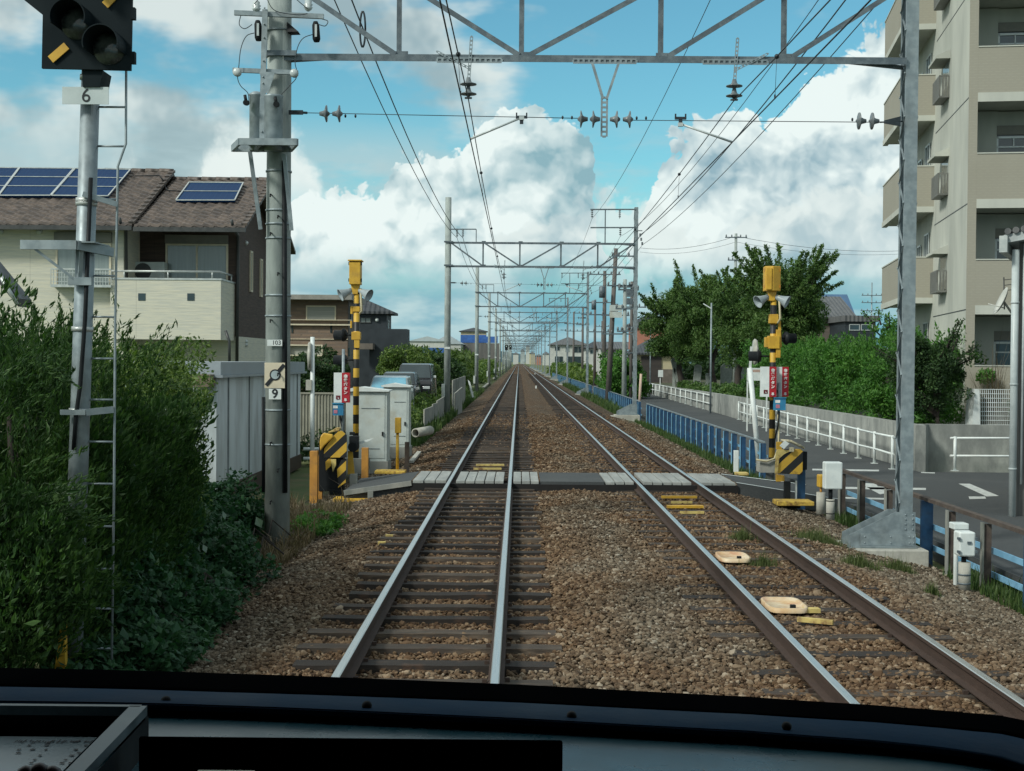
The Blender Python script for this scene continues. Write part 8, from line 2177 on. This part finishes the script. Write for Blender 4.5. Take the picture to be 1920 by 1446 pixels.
# low dark box on the desk
a, b = at(262, 1381, 0.80), at(1055, 1385, 0.80)
bx_ = MB(); bx_.box((a.x, 0.797, a.z - 0.10), (b.x, 0.80, (a.z + b.z) / 2)); bx_.box((a.x, 0.5, a.z - 0.13), (b.x, 0.797, a.z - 0.101)); 
xb2 = bx_.build('instrument_box', RUBBER, cabr, bevel=0.002)
tag(xb2)
m = MB(); c0, c1 = at(372, 1443.5, 0.56), at(478, 1444.5, 0.56); m.box((c0.x, 0.53, c0.z - 0.004), (c1.x, 0.56, c0.z)); m.build('instrument_rim', CREAMP, xb2)
# tray at the left with a printed sheet
tr_ = thing('document_tray', (-0.33, 0.7, 1.9), 'open black tray with worn metal rim at the lower left, a printed sheet inside', 'tray')
Yt = 0.86
A = at(-260, 1321, Yt); B = at(276, 1321, Yt); zt_ = (A.z + B.z) / 2
g1 = gnd(150, 1446, zt_); E = gnd(158, 1446, zt_)
ed = (E - B); ed.z = 0; ed = ed.normalized()
w = 0.009
m = MB()
Bv = Vector((B.x, B.y, zt_)); fr = Bv + ed * 0.42
m.bar(Vector((A.x, Yt, zt_ - 0.003)), Vector((B.x - 0.004, Yt, zt_ - 0.003)), 0.005, 0.006)
nrm_ = Vector((ed.y, -ed.x, 0)); nrm_ = nrm_ if nrm_.x < 0 else -nrm_
m.add([Bv, fr, fr + nrm_ * w, Bv + nrm_ * w * 1.2, Bv - Vector((0, 0, 0.006)), fr - Vector((0, 0, 0.006)), fr + nrm_ * w - Vector((0, 0, 0.006)), Bv + nrm_ * w * 1.2 - Vector((0, 0, 0.006))], [(0, 1, 2, 3), (4, 7, 6, 5), (0, 4, 5, 1), (2, 6, 7, 3), (0, 3, 7, 4)])
m.build('tray_edge', mat('worn_metal_edge', (0.16, 0.20, 0.22), (0.09, 0.12, 0.13), 30, 0.42, 0.3), tr_)
m = MB()
m.add([Bv + Vector((0.001, 0, -0.0065)), fr + Vector((0.001, 0, -0.0065)), fr + Vector((0.001, 0, -0.05)), Bv + Vector((0.001, 0, -0.05))], [(0, 1, 2, 3)])
m.box((A.x, Yt + 0.003, zt_ - 0.045), (B.x - 0.002, Yt + 0.008, zt_ - 0.0062)); m.build('tray_wall', BLACKM, tr_)
sh0, sh1 = at(-100, 1381, Yt - 0.015), at(182, 1381, Yt - 0.015); zsh = (sh0.z + sh1.z) / 2
shf = gnd(30, 1446, zsh)
ps = thing('printed_sheet', (-0.3, 0.7, zsh), 'pale blue-grey printed sheet lying in the tray', 'printed sheet')
m = MB(); m.add([(A.x, Yt - 0.015, zsh), (sh1.x, Yt - 0.015, zsh), (sh1.x + ed.x * 0.4, Yt - 0.015 + ed.y * 0.4, zsh), (A.x, Yt - 0.4, zsh)], [(0, 3, 2, 1)])
m.build('paper', mat('laminated_paper', (0.36, 0.46, 0.50), (0.32, 0.42, 0.46), 6, 0.32, spec=0.6), ps)
m = MB()
def dash(px0, px1, py, t):
    a_, b_ = gnd(px0, py, zsh + 0.0006), gnd(px1, py, zsh + 0.0006); m.add([(a_.x, a_.y - t, zsh + 0.0006), (b_.x, b_.y - t, zsh + 0.0006), (b_.x, b_.y + t, zsh + 0.0006), (a_.x, a_.y + t, zsh + 0.0006)], [(0, 1, 2, 3)])
random.seed(3)
for (x0, x1) in ((28, 52), (57, 76), (80, 103), (106, 129), (132, 153), (158, 174)):
    x = x0
    while x < x1 - 2: w_ = random.uniform(1.5, 4); dash(x, min(x + w_, x1), 1390 + random.uniform(-1.6, 1.6), random.uniform(0.0008, 0.0022)); x += w_ + random.uniform(0.3, 1.4)
for (py, xs_l) in ((1397, (52, 84, 158)), (1405, (32, 57, 84, 138)), (1411, (30, 145)), (1416, (72, 130)), (1424, (62, 120)), (1430, (55, 112, 128))):
    for x in xs_l: dash(x, x + random.uniform(5, 11), py, 0.0012)
m.build('print', LETB, ps)
for i, (px, lab) in enumerate(((48, 'leftmost of three dark knobs before the printed sheet'), (73, 'middle and tallest of three dark knobs before the printed sheet'), (98, 'rightmost of three dark knobs before the printed sheet'))):
    c = at(px, 1444 if i == 1 else 1447, 0.60); m = MB(); m.ball((c.x, 0.60, c.z - 0.002), 0.0052 if i == 1 else 0.0046, 12, 8); m.cyl((c.x, 0.60, c.z - 0.03), (c.x, 0.60, c.z - 0.004), 0.003, 8); tag(m.build('control_knob', mat('maroon_knob', (0.03, 0.012, 0.02), None, 5, 0.4)), lab, 'knob', 'knobs at the bottom edge')
# cab body round the camera
def shell(name, lo, hi, mt=SHELL): m = MB(); m.box(lo, hi); return m.build(name, mt, cabr)
shell('ceiling', (-2.35, -1.3, 3.02), (1.35, 1.25, 3.08)); shell('floor_plate', (-2.35, -1.3, 0.9), (1.35, 1.0, 0.95)); shell('rear_bulkhead', (-2.35, -1.36, 0.95), (1.35, -1.301, 3.02))
shell('left_side_wall', (-2.40, -1.3, 0.95), (-2.351, 1.1, 3.02)); shell('right_side_wall', (1.351, -1.3, 0.95), (1.40, 1.1, 3.02)); shell('front_panel', (-2.35, 1.02, 0.95), (1.35, 1.10, 1.70))
